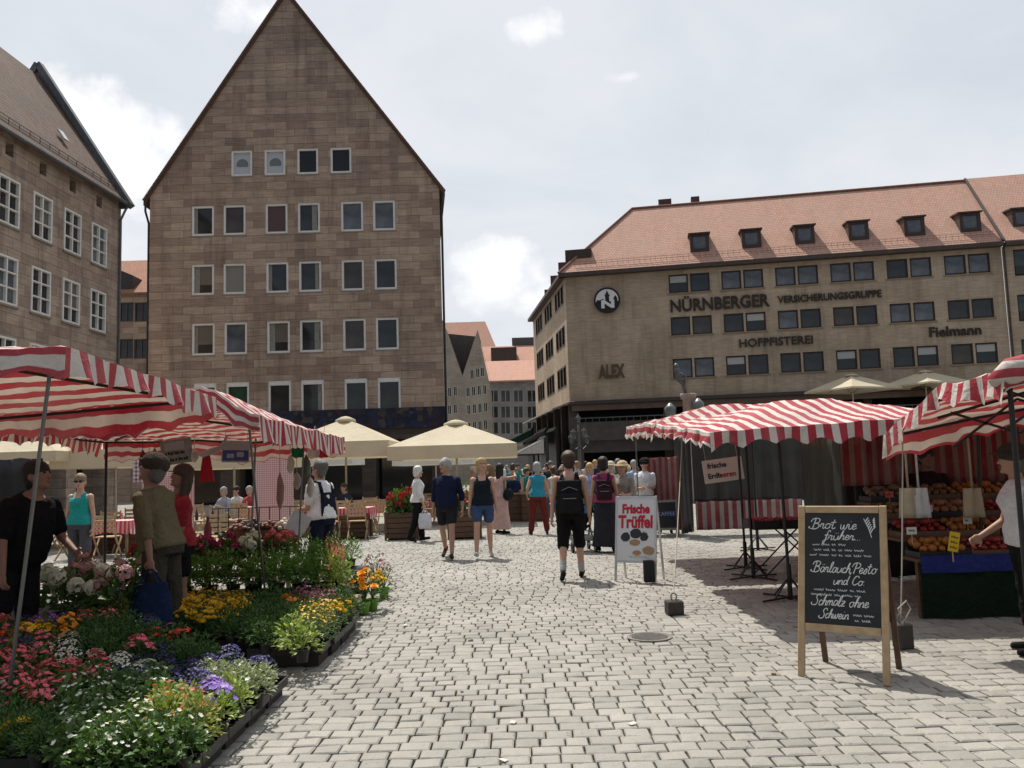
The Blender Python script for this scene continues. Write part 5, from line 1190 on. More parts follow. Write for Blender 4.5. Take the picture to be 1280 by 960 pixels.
# small Italian tricolour garland under the canopy corner
for i, (px, c, nm) in enumerate(((372, (.02, .16, .07), 'green'), (392, (.62, .6, .57), 'white'), (404, (.5, .04, .05), 'red'))):
    p = P(px, 566, 11.3); m = MB(); m.grid(lambda a, b: Vector((a * .17 - .085, .02 * math.sin(a * 9 + b * 3), -.13 * b * (1 - .3 * abs(a - .5)) + .01 * math.sin(a * 14))), 8, 5); m.tube([(0, 0, 0), (0.02, 0, 2.2 - p.z - .02)], .003, 5); o = m.build('flag', cloth_mat('flag ' + nm, c), loc=(p.x, 11.3, p.z + .06), smooth=True); tag(o, nm + ' cloth flag in the little garland at the canopy corner', 'flag')

# ================================================================== sandwich boards
def chalk_mat(): return mat('chalk', (0.66, 0.65, 0.62), .9, .25, 160)
GL = {'B': ([[(.25, 0), (.4, 1.9)], [(-.25, 1.3), (-.1, 1.75), (.45, 1.98), (1.05, 1.75), (.95, 1.15), (.4, 1.0), (1.05, .85), (1.1, .2), (.5, -.08), (-.35, .12), (-.3, .4)]], 1.35),
 'r': ([[(0, .3), (.15, .95), (.3, .85), (.5, .88), (.45, .25), (.6, .02), (.85, .25)]], .8), 'o': ([[(.5, .95), (.12, .75), (.1, .2), (.4, -.02), (.72, .3), (.68, .8), (.45, .95), (.75, .8), (1.0, .85)]], .95),
 't': ([[(.3, 1.75), (.18, .3), (.4, -.02), (.7, .25)], [(-.15, 1.2), (.6, 1.27)]], .7), 'w': ([[(0, .9), (.12, .1), (.4, .05), (.52, .8), (.6, .1), (.88, .05), (1.02, .9), (1.2, .82)]], 1.2),
 'i': ([[(.1, .9), (.1, .2), (.3, -.02), (.55, .25)], [(.2, 1.35), (.25, 1.42)]], .52), 'e': ([[(.08, .42), (.55, .55), (.55, .88), (.25, .9), (.08, .35), (.35, -.02), (.8, .28)]], .78),
 'f': ([[(.75, 1.6), (.6, 1.95), (.35, 1.6), (.22, .0), (.1, -.7), (-.1, -.75), (0, -.2), (.6, .2)], [(-.05, .95), (.55, 1.02)]], .65),
 'u': ([[(.05, .9), (.1, .15), (.38, -.02), (.65, .35), (.75, .9), (.74, .2), (.98, .12)]], .92), 'h': ([[(.05, 0), (.25, 1.5), (.42, 1.9), (.35, 1.2), (.1, .1)], [(.14, .5), (.48, .95), (.68, .7), (.66, .1), (.9, .12)]], .88),
 'a': ([[(.68, .9), (.25, .92), (.08, .35), (.3, -.02), (.6, .3), (.74, .92), (.7, .2), (.95, .12)]], .9), 'l': ([[(.02, .15), (.42, 1.5), (.33, 1.95), (.14, 1.5), (.1, .3), (.32, -.02), (.55, .2)]], .52),
 'c': ([[(.62, .8), (.32, .95), (.08, .45), (.28, 0), (.7, .25)]], .68), ',': ([[(.15, .1), (.02, -.35)]], .4), '.': ([[(.1, .02), (.16, .06)]], .35), ' ': ([], .75),
 'P': ([[(.2, -.05), (.4, 1.9)], [(-.3, 1.2), (-.1, 1.75), (.45, 1.98), (1.05, 1.7), (.95, 1.1), (.4, .95)]], 1.1), 's': ([[(0, .1), (.4, 1.0), (.55, .35), (.32, -.02), (.05, .12)]], .68),
 'n': ([[(.05, .9), (.1, 0)], [(.12, .55), (.48, .95), (.68, .7), (.66, .1), (.92, .15)]], .88), 'd': ([[(.66, .85), (.25, .92), (.08, .35), (.3, -.02), (.62, .35), (.9, 1.9)], [(.9, 1.9), (.7, .2), (.95, .12)]], .9),
 'C': ([[(1.0, 1.5), (.85, 1.9), (.4, 1.8), (.08, 1.0), (.15, .25), (.55, -.02), (1.05, .4)]], 1.12), 'S': ([[(1.2, 1.55), (1.0, 1.95), (.55, 1.85), (.4, 1.35), (.75, .8), (.65, .1), (.1, -.08), (-.3, .15), (-.2, .45)]], 1.05),
 'm': ([[(.05, .9), (.08, 0)], [(.1, .55), (.38, .95), (.5, .7), (.48, .02)], [(.5, .55), (.82, .95), (.98, .7), (.96, .1), (1.2, .15)]], 1.18), 'z': ([[(.05, .88), (.62, .9), (.08, .05), (.7, .08)], [(.1, .48), (.6, .5)]], .75)}
def chalk_line(mb, txt, x0, x1, z, xh, slant=.28, r_=.0033, rr=random.Random(5), base_slope=0.0):
    tot = 0; seq = []
    for ch in txt:
        b = {'ü': 'u', 'ä': 'a'}.get(ch, ch); g_, w_ = GL[b]; seq.append((ch, g_, tot)); tot += w_
    k = (x1 - x0) / tot
    for ch, g_, ox in seq:
        jz = rr.uniform(-.05, .05)
        gs = list(g_)
        if ch in 'üä': gs = gs + [[(.22, 1.35), (.25, 1.45)], [(.55, 1.38), (.58, 1.48)]]
        for st in gs:
            p = [Vector((x0 + k * (ox + a) + slant * xh * (b + jz), 0, z + xh * (b + jz) + base_slope * k * (ox + a))) for a, b in st]; q = []
            if len(p) > 2:
                ext = [p[0] * 2 - p[1]] + p + [p[-1] * 2 - p[-2]]
                for i in range(1, len(ext) - 2):
                    for f in (0, .25, .5, .75):
                        a, b, c, d = ext[i - 1:i + 3]; q.append(.5 * ((2 * b) + (c - a) * f + (2 * a - 5 * b + 4 * c - d) * f * f + (3 * b - a - 3 * c + d) * f ** 3))
                q.append(p[-1])
            else: q = p
            n_ = len(q); ph = rr.random() * 6
            mb.tube(q, [r_ * (.75 + .4 * abs(math.sin(ph + i * .5))) for i in range(n_)], 5)
fl_, fr_ = G(997, 846), G(1113, 859); bl_, br_ = G(1003, 827), G(1103, 832)
dx = (fr_ - fl_); W = dx.length; a_ = math.atan2(dx.y, dx.x)
cbd = empty('chalkboard', fl_, a_, 'wooden framed black chalkboard with white handwriting, standing in front of the right stalls', 'chalkboard')
Ht = 1.27; back = ((bl_ + br_) / 2 - (fl_ + fr_) / 2).length; tilt = math.atan2(back / 2, Ht)
def lean_(v): return Vector((v[0], v[1] + v[2] * math.sin(tilt), v[2] * math.cos(tilt)))
def leanbox(mb, x0, x1, y0, y1, z0, z1): v = MB(); v.box(x0, x1, y0, y1, z0, z1); mb.add([lean_(p) for p in v.v], v.f)
for x in (0, W - .05): m = MB(); leanbox(m, x, x + .05, 0, .03, .005, Ht); m.build('leg', WOOD, cbd, bevel=.004)
for x in (.03, W - .07): m = MB(); m.bar((x + .02, back, .0), (x + .02, back / 2 + .03, Ht * math.cos(tilt) - .03), .04, .025); m.build('leg', WOODD, cbd)
for za, zb in ((Ht - .055, Ht - .002), (.335, .39)): m = MB(); leanbox(m, .053, W - .053, 0.001, .03, za, zb); m.build('rail', WOOD, cbd, bevel=.004)
m = MB(); m.add([(.06, back - .02 - (back / 2 - .03) * .26, .36), (W - .06, back - .02 - (back / 2 - .03) * .26, .36), (W - .06, back / 2 + .05, Ht * .97), (.06, back / 2 + .05, Ht * .97)], [(0, 1, 2, 3)]); m.build('back_panel', BLACKPL, cbd, solid=.012)
m = MB(); leanbox(m, .052, W - .052, .01, .025, .388, Ht - .056); m.build('writing_surface', mat('slate board', (0.016, 0.016, 0.017), .55, .5, 4), cbd)
m = MB(); rr = random.Random(9); z = lambda f: .39 + (Ht - .446) * f; bx = .052; bw_ = W - .104
chalk_line(m, 'Brot wie', bx + bw_ * .08, bx + bw_ * .70, z(.855), .040); chalk_line(m, 'früher...', bx + bw_ * .26, bx + bw_ * .76, z(.755), .036)
chalk_line(m, 'Bärlauch,Pesto', bx + bw_ * .10, bx + bw_ * .95, z(.46), .040, r_=.0032); chalk_line(m, 'und Co.', bx + bw_ * .38, bx + bw_ * .8, z(.355), .034)
chalk_line(m, 'Schmalz ohne', bx + bw_ * .10, bx + bw_ * .84, z(.165), .040); chalk_line(m, 'Schwein', bx + bw_ * .2, bx + bw_ * .58, z(.055), .036)
for zf, a0, a1 in ((.70, .1, .55), (.652, .12, .85), (.605, .06, .93), (.295, .12, .92), (.25, .08, .82), (.085, .64, .9), (.04, .66, .92)): scribble(m, bx + bw_ * a0, bx + bw_ * a1, z(zf), .017, rr)
# a little chalk wheat ear
m.tube([(bx + bw_ * .9, 0, z(.78)), (bx + bw_ * .86, 0, z(.87)), (bx + bw_ * .8, 0, z(.95))], .003, 5)
for k in range(6): m.tube([(bx + bw_ * (.885 - k * .014), 0, z(.82 + k * .02)), (bx + bw_ * (.92 - k * .012), 0, z(.86 + k * .02))], .004, 5)
for k in range(5): m.tube([(bx + bw_ * (.93 - k * .002), 0, z(.86 + k * .018)), (bx + bw_ * (.95 - k * .002), 0, z(.885 + k * .018))], .0045, 5)
m.v = [tuple(lean_((x, y * .35 + .0085, zz_))) for x, y, zz_ in m.v]; m.build('chalk_lettering', chalk_mat(), cbd)
# truffle board
fl_, fr_ = G(768, 727), G(824, 733.5); dx = fr_ - fl_; W = .6; a_ = math.atan2(dx.y, dx.x) * .55
tb = empty('advertising_board', fl_, a_, 'white A-frame board lettered Frische Trüffel with truffle pictures', 'sign'); Ht = 1.17; tilt = R(9); ALU = mat('aluminium', (.6, .6, .6), .35, .1, 8, metal=.7)
m = MB(); leanbox(m, .03, W - .03, .004, .018, .29, Ht - .03); m.build('panel', mat('poster white', (.66, .66, .67), .35, .04, 2), tb)
for za, zb in ((Ht - .032, Ht), (.26, .292)): m = MB(); leanbox(m, 0.0, W, 0, .024, za, zb); m.build('rail', ALU, tb)
for x in (0, W - .03): m = MB(); leanbox(m, x, x + .03, 0, .024, .0, .2595); leanbox(m, x, x + .03, 0, .024, .2925, Ht - .0325); m.build('leg', ALU, tb)
yb = 2 * Ht * math.sin(tilt) + .03
for x in (0.01, W - .03): m = MB(); m.bar((x + .01, yb, 0), (x + .01, Ht * math.sin(tilt) + .035, Ht * math.cos(tilt)), .025); m.build('leg', ALU, tb)
CRIM = mat('crimson print', (.47, .012, .035), .4); tf = lambda x, zz_: tuple(lean_((x, -.0005, zz_)))
for tx, sz, zz_, wd in (('Frische', .17, .99, .40), ('Trüffel', .235, .81, .50)):
    o = put_text('lettering', tx, sz, CRIM, tb, tf(W / 2, zz_), rot=(R(90) - tilt, 0, 0), extrude=.0015, offset=.008); xs = [v.co.x for v in o.data.vertices]; o.scale = (wd / (max(xs) - min(xs)), 1, 1)
def blobpoly(cx, cz, rx, rz, n, rr): return [(cx + rx * rr.uniform(.88, 1.08) * math.cos(2 * math.pi * k / n), cz + rz * rr.uniform(.88, 1.08) * math.sin(2 * math.pi * k / n)) for k in range(n)]
m = MB(); rr = random.Random(4)
for (cx, cz, rx, rz) in ((.155, .61, .07, .066), (.30, .655, .085, .07), (.425, .615, .06, .062)): m.prism(blobpoly(cx, cz, rx, rz, 16, rr), .0, .003)
m.v = [tuple(lean_(v)) for v in m.v]; m.build('black_truffle', mat('truffle black', (.03, .032, .036), .6, .6, 60), tb)
m = MB()
for (cx, cz, rx, rz) in ((.29, .535, .085, .045), (.49, .43, .085, .06), (.32, .395, .06, .035)): m.prism(blobpoly(cx, cz, rx, rz, 14, rr), -.001, .002)
m.v = [tuple(lean_(v)) for v in m.v]; m.build('white_truffle', mat('truffle tan', (.36, .22, .12), .6, .5, 50), tb)
m = MB(); [scribble(m, .2 + a, .5, zz_, .008, rr, .0015) for a, zz_ in ((.0, .345), (.2, .68), (.02, .33))]; m.v = [tuple(lean_(v)) for v in m.v]; m.build('small_print', GREYP, tb)
b_ = MB(); b_.box(-.07, .07, -.05, .05, .01, .30); o = b_.build('ballast_block', mat('ballast black', (.02, .02, .02), .8, .3, 20, bump=.3), bevel=.01); q = G(815, 731.5); o.location = (q.x, q.y + .22, 0); tag(o, 'black ballast block at the foot of the truffle board', 'weight')
# small blackboard farther back
q0, q1 = G(818, 672), G(848, 671); kb = empty('blackboard', q0, math.atan2(q1.y - q0.y, q1.x - q0.x), 'small grey framed blackboard partly behind the truffle board', 'chalkboard'); W = .56; Ht = .80; tilt = R(8)
m = MB(); leanbox(m, .04, W - .04, .008, .02, .2, Ht - .03); m.build('writing_surface', mat('slate board blue', (.018, .02, .028), .5, .4, 5), kb)
m = MB(); leanbox(m, 0, .045, 0, .025, 0, Ht); leanbox(m, W - .045, W, 0, .025, 0, Ht); leanbox(m, .0455, W - .0455, 0, .025, Ht - .045, Ht); leanbox(m, .0455, W - .0455, 0, .025, .15, .2); m.bar((.02, .24, 0), (.02, .13, Ht * .97), .03); m.bar((W - .02, .24, 0), (W - .02, .13, Ht * .97), .03); m.build('frame', mat('frame grey wood', (.22, .2, .18), .6), kb)
for tx, zz_, c in (('KAFFEE', .5, mat('chalk blue', (.25, .32, .6), .9)),): put_text('chalk_lettering', tx, .12, c, kb, tuple(lean_((W / 2 + .02, .006, zz_))), rot=(R(90) - tilt, 0, 0), extrude=.001)

# concrete weights tied to the canopies by ropes
for i, (px, py, w_, h_, tp, lab) in enumerate(((845, 770, .17, .15, topA(.03, .05), 'square dark weight tied by rope, alone in the sun between boards'), (1134, 813, .13, .21, topC(.02, .97), 'tall dark weight with a rope loop, beside the big chalkboard'))):
    q = G(px, py); m = MB(); m.box(-w_ / 2, w_ / 2, -w_ / 2, w_ / 2, 0.004, h_)
    t = empty('ballast_weight', q + Vector((0, w_ / 2, 0)), .1, lab, 'weight'); m.build('block', mat('weight iron', (.05, .042, .036), .8, .3, 15, bump=.3), t, bevel=.012)
    m = MB(); m.tube([(.03 * math.cos(a), 0, h_ + .035 + .04 * math.sin(a)) for a in [k * math.pi / 8 for k in range(17)]], .007, 6); m.build('loop', STEEL, t)
    e = tp + Vector(((sA if i == 0 else sC).location)) ; s_ = q + Vector((0, w_ / 2, h_ + .07)); m = MB(); n_ = 12
    if i == 0: e = Vector((2.3, 11.6, 2.05))
    else: e = Vector((3.4, 7.45, 1.85))
    m.tube([(e - s_) * (k / n_) + Vector((0, 0, -.06 * math.sin(math.pi * k / n_))) for k in range(n_ + 1)], .006, 6)
    if i == 1: m.tube([Vector((.02, 0, -.06)), Vector((.07, -.03, .05)), Vector((.03, -.05, .12)), Vector((-.03, -.02, .05)), Vector((.0, .0, -.02))], .007, 6)
    o = m.build('guy_rope', ROPE, loc=s_); tag(o, 'thin guy rope from the ' + ('square weight in the sun up to the bold striped canopy' if i == 0 else 'weight beside the chalkboard up to the near right canopy'), 'rope')
# knotted rope at the foot of the left pole
q = Vector((-3.22, 5.45, 0)); m = MB(); m.tube([(.02, -.04, .35), (.05, -.05, .15), (.12, -.06, .03), (.22, -.05, .02), (.2, .02, .02), (.08, -.03, .03), (-.1, -.08, .02), (-.2, -.2, .02)], .012, 6); m.tube([(.03 * math.cos(a * .9) , -.0 + .03 * math.sin(a * .9), .28 + a * .008) for a in range(14)], .009, 6)
o = m.build('rope', ROPE, loc=q); tag(o, 'loose rope knotted round the foot of the thin steel pole', 'rope')
# ================================================================== flowers
def leaf_mat(name, col, rand=.35, tr=.22, col2=None):
    if name in _mats: return _mats[name]
    t = NT(name); gg = t.node('ShaderNodeNewGeometry').outputs['Random Per Island']
    c = t.mix(1.0, t.mix(gg, col, col2 or tuple(x * 1.5 for x in col)), t.ramp(t.noise(30, 3), [(.3, 1 - rand), (.7, 1 + rand * .5)]), 'MULTIPLY')
    t.put(c, t.b.inputs['Base Color']); t.b.inputs['Roughness'].default_value = .5; t.b.inputs['Specular IOR Level'].default_value = .3
    q = t.node('ShaderNodeBsdfTranslucent'); t.put(t.mix(1.0, c, (1.2, 1.3, .6), 'MULTIPLY'), q.inputs[0]); mx = t.node('ShaderNodeMixShader'); mx.inputs[0].default_value = tr
    t.l.new(t.b.outputs[0], mx.inputs[1]); t.l.new(q.outputs[0], mx.inputs[2]); t.l.new(mx.outputs[0], t.out.inputs[0]); _mats[name] = t.m; return t.m
LV = leaf_mat('leaf green', (.07, .128, .034)); LVS = leaf_mat('leaf sunlit', (.11, .21, .035)); LVD = leaf_mat('leaf dark', (.05, .105, .025)); LVY = leaf_mat('leaf lime', (.20, .30, .05), col2=(.42, .48, .14)); LVP = leaf_mat('leaf pale', (.16, .22, .10), col2=(.5, .52, .36)); LVG = leaf_mat('leaf grey', (.11, .15, .07)); LVC = leaf_mat('leaf coleus', (.15, .26, .04), col2=(.42, .38, .12))  # shrub leaves are paler, with sunlight put into their colour
def leaves(mb, n, rx, h, ll, lw, rr, shell=.55, z0=0.0, flat=.4):
    for _ in range(n):
        a = rr.uniform(0, 6.283); el = math.asin(rr.uniform(.02, 1)); rad = rr.uniform(shell, 1.0)
        d = Vector((math.cos(a) * math.cos(el), math.sin(a) * math.cos(el), math.sin(el))); p = Vector((d.x * rx * rad, d.y * rx * rad, z0 + d.z * h * rad))
        ax = (d + Vector((rr.uniform(-.7, .7), rr.uniform(-.7, .7), rr.uniform(-.5, .4)))).normalized(); u = (d * (1 - flat) + Vector((rr.uniform(-.5, .5), rr.uniform(-.5, .5), flat + .3))).normalized()
        sd = ax.cross(u); sd = sd.normalized() if sd.length > .1 else Vector((1, 0, 0)); nn = sd.cross(ax)
        L, Wd = ll * rr.uniform(.65, 1.25), lw * rr.uniform(.7, 1.2)
        mb.add([p, p + ax * L * .45 + sd * Wd * .5 + nn * L * .1, p + ax * L - nn * L * .12, p + ax * L * .45 - sd * Wd * .5 + nn * L * .1, p + ax * L * .5], [(0, 1, 2, 4), (0, 4, 2, 3)])
def petals(mb, p, nrm, r_, n, rr, cup=.25, m=0, mc=None):
    t1 = nrm.cross(Vector((0, 0, 1)) if abs(nrm.z) < .9 else Vector((1, 0, 0))).normalized(); t2 = nrm.cross(t1); a0 = rr.uniform(0, 6.28)
    for k in range(n):
        a = a0 + 6.283 * k / n; w_ = 6.283 / n * .52; e = lambda q, f, c: p + (t1 * math.cos(q) + t2 * math.sin(q)) * r_ * f + nrm * r_ * c
        mb.add([p, e(a - w_, .75, cup * .7), e(a, 1.05, cup), e(a + w_, .75, cup * .7)], [(0, 1, 2, 3)], m)
    if mc is not None:
        q = [p + nrm * r_ * .22 + (t1 * math.cos(6.283 * k / 6) + t2 * math.sin(6.283 * k / 6)) * r_ * .24 for k in range(6)]; mb.add(q, [tuple(range(6))], mc)
PET = {}
def pet(nm, c, tr=.25):
    k = 'petal ' + nm
    return leaf_mat(k, c, .15, tr, tuple(min(.95, x * 1.35) for x in c))
CENT = mat('flower centre', (.55, .35, .03), .8)
# kind: leaf material, dome radius, height, leaves, leaf length, width, blooms, bloom radius, petals, colour, style
KIND = {
 'pink impatiens': (LV, .13, .20, 120, .055, .034, 18, .024, 5, ('pink', (.68, .10, .18)), 'disc'), 'white begonia': (LV, .15, .24, 160, .06, .045, 13, .016, 5, ('white', (.62, .61, .55)), 'disc'),
 'white alyssum': (LVG, .13, .15, 130, .03, .012, 85, .012, 4, ('white', (.56, .55, .53)), 'disc'), 'yellow pansy': (LV, .12, .17, 90, .05, .03, 18, .03, 5, ('yellow', (.8, .48, .02)), 'disc'),
 'orange pansy': (LV, .12, .17, 90, .05, .03, 18, .03, 5, ('orange', (.72, .26, .02)), 'disc'), 'purple pansy': (LV, .12, .17, 90, .05, .03, 20, .028, 5, ('purple', (.10, .03, .22)), 'disc'), 'violet petunia': (LV, .14, .19, 100, .045, .028, 48, .024, 5, ('violet', (.30, .18, .66)), 'disc'),
 'blue lobelia': (LVD, .13, .17, 150, .03, .010, 95, .012, 4, ('navy', (.05, .04, .17)), 'disc'), 'red coleus': (LVC, .15, .26, 150, .06, .036, 6, .018, 5, ('coral', (.6, .10, .05)), 'disc'), 'lime foliage plant': (LVY, .14, .22, 150, .05, .026, 0, .0, 5, None, 'disc'),
 'pale foliage plant': (LVP, .13, .18, 130, .05, .028, 3, .02, 5, ('white', (.62, .61, .55)), 'disc'), 'small white bedding plant': (LVG, .12, .16, 120, .04, .02, 14, .016, 5, ('white', (.62, .61, .55)), 'disc'),
 'red geranium': (LV, .16, .30, 110, .075, .07, 7, .045, 5, ('red', (.42, .02, .025)), 'ball'), 'magenta geranium': (LV, .16, .30, 110, .075, .07, 7, .045, 5, ('magenta', (.42, .04, .15)), 'ball'), 'salmon geranium': (LV, .16, .30, 110, .075, .07, 7, .045, 5, ('salmon', (.60, .15, .14)), 'ball'),
 'white hydrangea': (LV, .2, .34, 110, .1, .07, 6, .08, 5, ('cream', (.68, .66, .58)), 'ball'), 'pink hydrangea': (LVD, .2, .34, 110, .1, .07, 5, .085, 5, ('dusky', (.42, .24, .24)), 'ball'), 'orange marigold': (LVD, .13, .2, 110, .045, .018, 10, .034, 8, ('amber', (.78, .30, .01)), 'ball1'), 'yellow marigold': (LVD, .13, .2, 120, .045, .018, 20, .024, 8, ('gold', (.66, .40, .02)), 'ball1'),
 'green herb': (LVD, .16, .2, 240, .045, .016, 0, 0, 5, None, 'disc'), 'yellow flecked herb': (LVG, .16, .2, 230, .045, .013, 26, .012, 5, ('gold', (.66, .40, .02)), 'disc'), 'leafy shrub': (LVS, .22, .46, 340, .065, .03, 0, 0, 5, None, 'disc'), 'pink spiked plant': (LVY, .12, .34, 120, .07, .02, 8, .012, 5, ('rose', (.55, .16, .15)), 'spike'),
 'purple heather': (LVG, .12, .2, 150, .035, .012, 40, .013, 4, ('plum', (.26, .07, .14)), 'disc'), 'scarlet bedding plant': (LVD, .12, .18, 110, .045, .026, 8, .026, 5, ('scarlet', (.62, .02, .02)), 'disc'),
}
_pm = {}
def plant_src(kind, var):
    if (kind, var) in _pm: return _pm[(kind, var)]
    lm, rx, h, n, ll, lw, nb, br, npet, pc, style = KIND[kind]; rr = random.Random(hash_(kind) + var * 77)
    m = MB(); leaves(m, n, rx, h, ll, lw, rr)
    for k in range(7): a = 6.283 * k / 7; m.tube([(0, 0, 0), (math.cos(a) * rx * .35, math.sin(a) * rx * .35, h * .6)], .004, 4)
    fol = m.mesh('foliage', lm); bl = None
    if nb:
        m = MB(); mats_ = [pet(*pc), CENT]
        for k in range(nb):
            a = rr.uniform(0, 6.283); q = math.sqrt(rr.random()) * .95; z_ = h * (1.02 + .12 * rr.random()) * math.sqrt(max(.05, 1 - q * q * .85)); p = Vector((math.cos(a) * rx * q, math.sin(a) * rx * q, z_)); nn = (Vector((p.x / rx * .7, p.y / rx * .7 - .25, .9)) + Vector((rr.uniform(-.3, .3), rr.uniform(-.3, .3), 0))).normalized()
            if style == 'disc': petals(m, p, nn, br * rr.uniform(.75, 1.2), npet, rr, .2, 0, 1 if br > .02 else None)
            elif style == 'ball1':
                for f, c in ((1, .1), (.72, .5), (.4, .8)): petals(m, p + nn * br * .15 * c, nn, br * f, npet, rr, c)
            elif style == 'ball':
                m.tube([(p.x * .4, p.y * .4, h * .4), p], .004, 4)
                for j in range(34):
                    d = Vector((rr.gauss(0, 1), rr.gauss(0, 1), rr.gauss(.3, 1))).normalized(); petals(m, p + d * br * .78, d, br * .34, npet, rr, .15)
            else:
                for j in range(9): f = j / 9; petals(m, p + Vector((0, 0, f * .15)) + Vector((rr.uniform(-.01, .01), rr.uniform(-.01, .01), 0)), Vector((rr.uniform(-1, 1), rr.uniform(-1, 1), .5)).normalized(), br * (1.15 - f * .7), npet, rr, .3)
        bl = m.mesh('blossoms', mats_)
    _pm[(kind, var)] = (fol, bl); return fol, bl
def hash_(s): return sum(ord(c) * (i + 3) for i, c in enumerate(s)) % 9973
_potm = {}
def pot_mesh(m_, r_=.055, h=.1):
    k = (m_.name, r_, h)
    if k not in _potm: q = MB(); q.lathe([(r_ * .72, 0), (r_ * .95, h * .85), (r_ * 1.06, h * .86), (r_ * 1.06, h), (r_ * .9, h), (r_ * .85, h * .8)], 14); _potm[k] = q.mesh('pot', m_)
    return _potm[k]
NPL = {}
def plant(kind, loc, label, group, sc=1.0, pot=True, potm=None, name='potted_plant', tall=1.0):
    v = NPL.get(kind, 0) % 3; NPL[kind] = NPL.get(kind, 0) + 1; f, b = plant_src(kind, v); pz = .09 if pot else 0
    e = empty(name, loc, rn.uniform(0, 6.28), label, 'plant', group); o = bpy.data.objects.new('foliage', f); COL.objects.link(o); adopt(o, e); s_ = sc * rn.uniform(.88, 1.14); o.scale = (s_, s_, s_ * tall * rn.uniform(.9, 1.1)); o.location = (0, 0, pz)
    if b: o2 = bpy.data.objects.new('blossoms', b); COL.objects.link(o2); adopt(o2, e); o2.scale = o.scale; o2.location = (0, 0, pz)
    if pot: o3 = bpy.data.objects.new('pot', pot_mesh(potm or BLACKPL)); COL.objects.link(o3); adopt(o3, e)
    return e
def inpoly(p, poly):
    c = False; n = len(poly)
    for i in range(n):
        a, b = poly[i], poly[(i + 1) % n]
        if (a[1] > p[1]) != (b[1] > p[1]) and p[0] < (b[0] - a[0]) * (p[1] - a[1]) / (b[1] - a[1]) + a[0]: c = not c
    return c
def tray_field(poly, zbase, patches, step, group, names, sc=1.0, zf=None, edge=.1):
    xs = [p[0] for p in poly]; ys = [p[1] for p in poly]; y = min(ys) + edge * .5; row = 0
    while y < max(ys):
        x = min(xs) + (step * .5 if row % 2 else 0)
        while x < max(xs):
            p = (x + rn.uniform(-.025, .025), y + rn.uniform(-.025, .025))
            if inpoly(p, poly):
                zb = zf(p) if zf else zbase; px, py = PX((p[0], p[1], zb + .24))
                if -70 < px < 1350 and py < 1040:
                    k = min(patches, key=lambda q: ((px - q[0]) / q[3]) ** 2 + ((py - q[1]) / q[4]) ** 2); s_ = sc * (.9 if 'alyssum' in k[2] or 'lobelia' in k[2] else 1.0)
                    plant(k[2], (p[0], p[1], zb + .012), k[2] + ' ' + names, group, s_ * (k[5] if len(k) > 5 else 1))
            x += step
        y += step * .9; row += 1
def trays(poly, z, label, group, cat='tray'):
    """black plastic carrying trays side by side on low crates, filling the polygon"""
    xs = [p[0] for p in poly]; ys = [p[1] for p in poly]; TW, TD = .62, .42; k = 0
    src = None; out = []
    y = min(ys)
    while y < max(ys):
        x = max(xs) - TW
        # slide each row against the polygon's right border
        row = [q for q in [x_ / 50 for x_ in range(int(min(xs) * 50), int(max(xs) * 50))] if inpoly((q, y + TD / 2), poly)]
        if row:
            x = max(row) - TW
            while x > min(row) - TW * .5: out.append((x, y)); x -= TW + .012
        y += TD + .012
    m = MB(); h = .055
    m.box(0, TW, 0, TD, 0, .008); m.box(0, TW, 0, .014, .0081, h); m.box(0, TW, TD - .014, TD, .0081, h); m.box(0, .014, .0145, TD - .0145, .0081, h); m.box(TW - .014, TW, .0145, TD - .0145, .0081, h)
    m.box(-.008, TW + .008, -.008, 0.004, h, h + .008); m.box(-.008, TW + .008, TD - .004, TD + .008, h, h + .008); m.box(-.008, .004, .0041, TD - .0041, h, h + .008); m.box(TW - .004, TW + .008, .0041, TD - .0041, h, h + .008)
    me = m.mesh('flower_tray', BLACKPL)
    for (x, y) in out:
        zz_ = z(x + TW / 2, y + TD / 2) if callable(z) else z
        o = bpy.data.objects.new('flower_tray', me); COL.objects.link(o); o.location = (x, y, zz_); o.rotation_euler = (0, 0, rn.uniform(-.012, .012)); tag(o, label, cat, group)
    m = MB(); q = []
    for (x, y) in out:
        m.box(x + .03, x + .59, y + .03, y + .39, 0.004, (z(x + TW / 2, y + TD / 2) if callable(z) else z) - .003)
    o = m.build('tray_plinth', mat('plinth dark', (.03, .026, .022), .8, .3, 8)); tag(o, 'dark low staging under ' + group, 'staging')
polyA = [(-1.70, 4.3), (-1.72, 6.3), (-2.9, 7.0), (-4.9, 7.15), (-4.9, 6.4), (-3.1, 5.0), (-2.1, 4.3)]
zA_ = lambda x, y: .07 + max(0, y - 5.2) * .13 * max(0, min(1, (-x - 2.1) / 1.0))
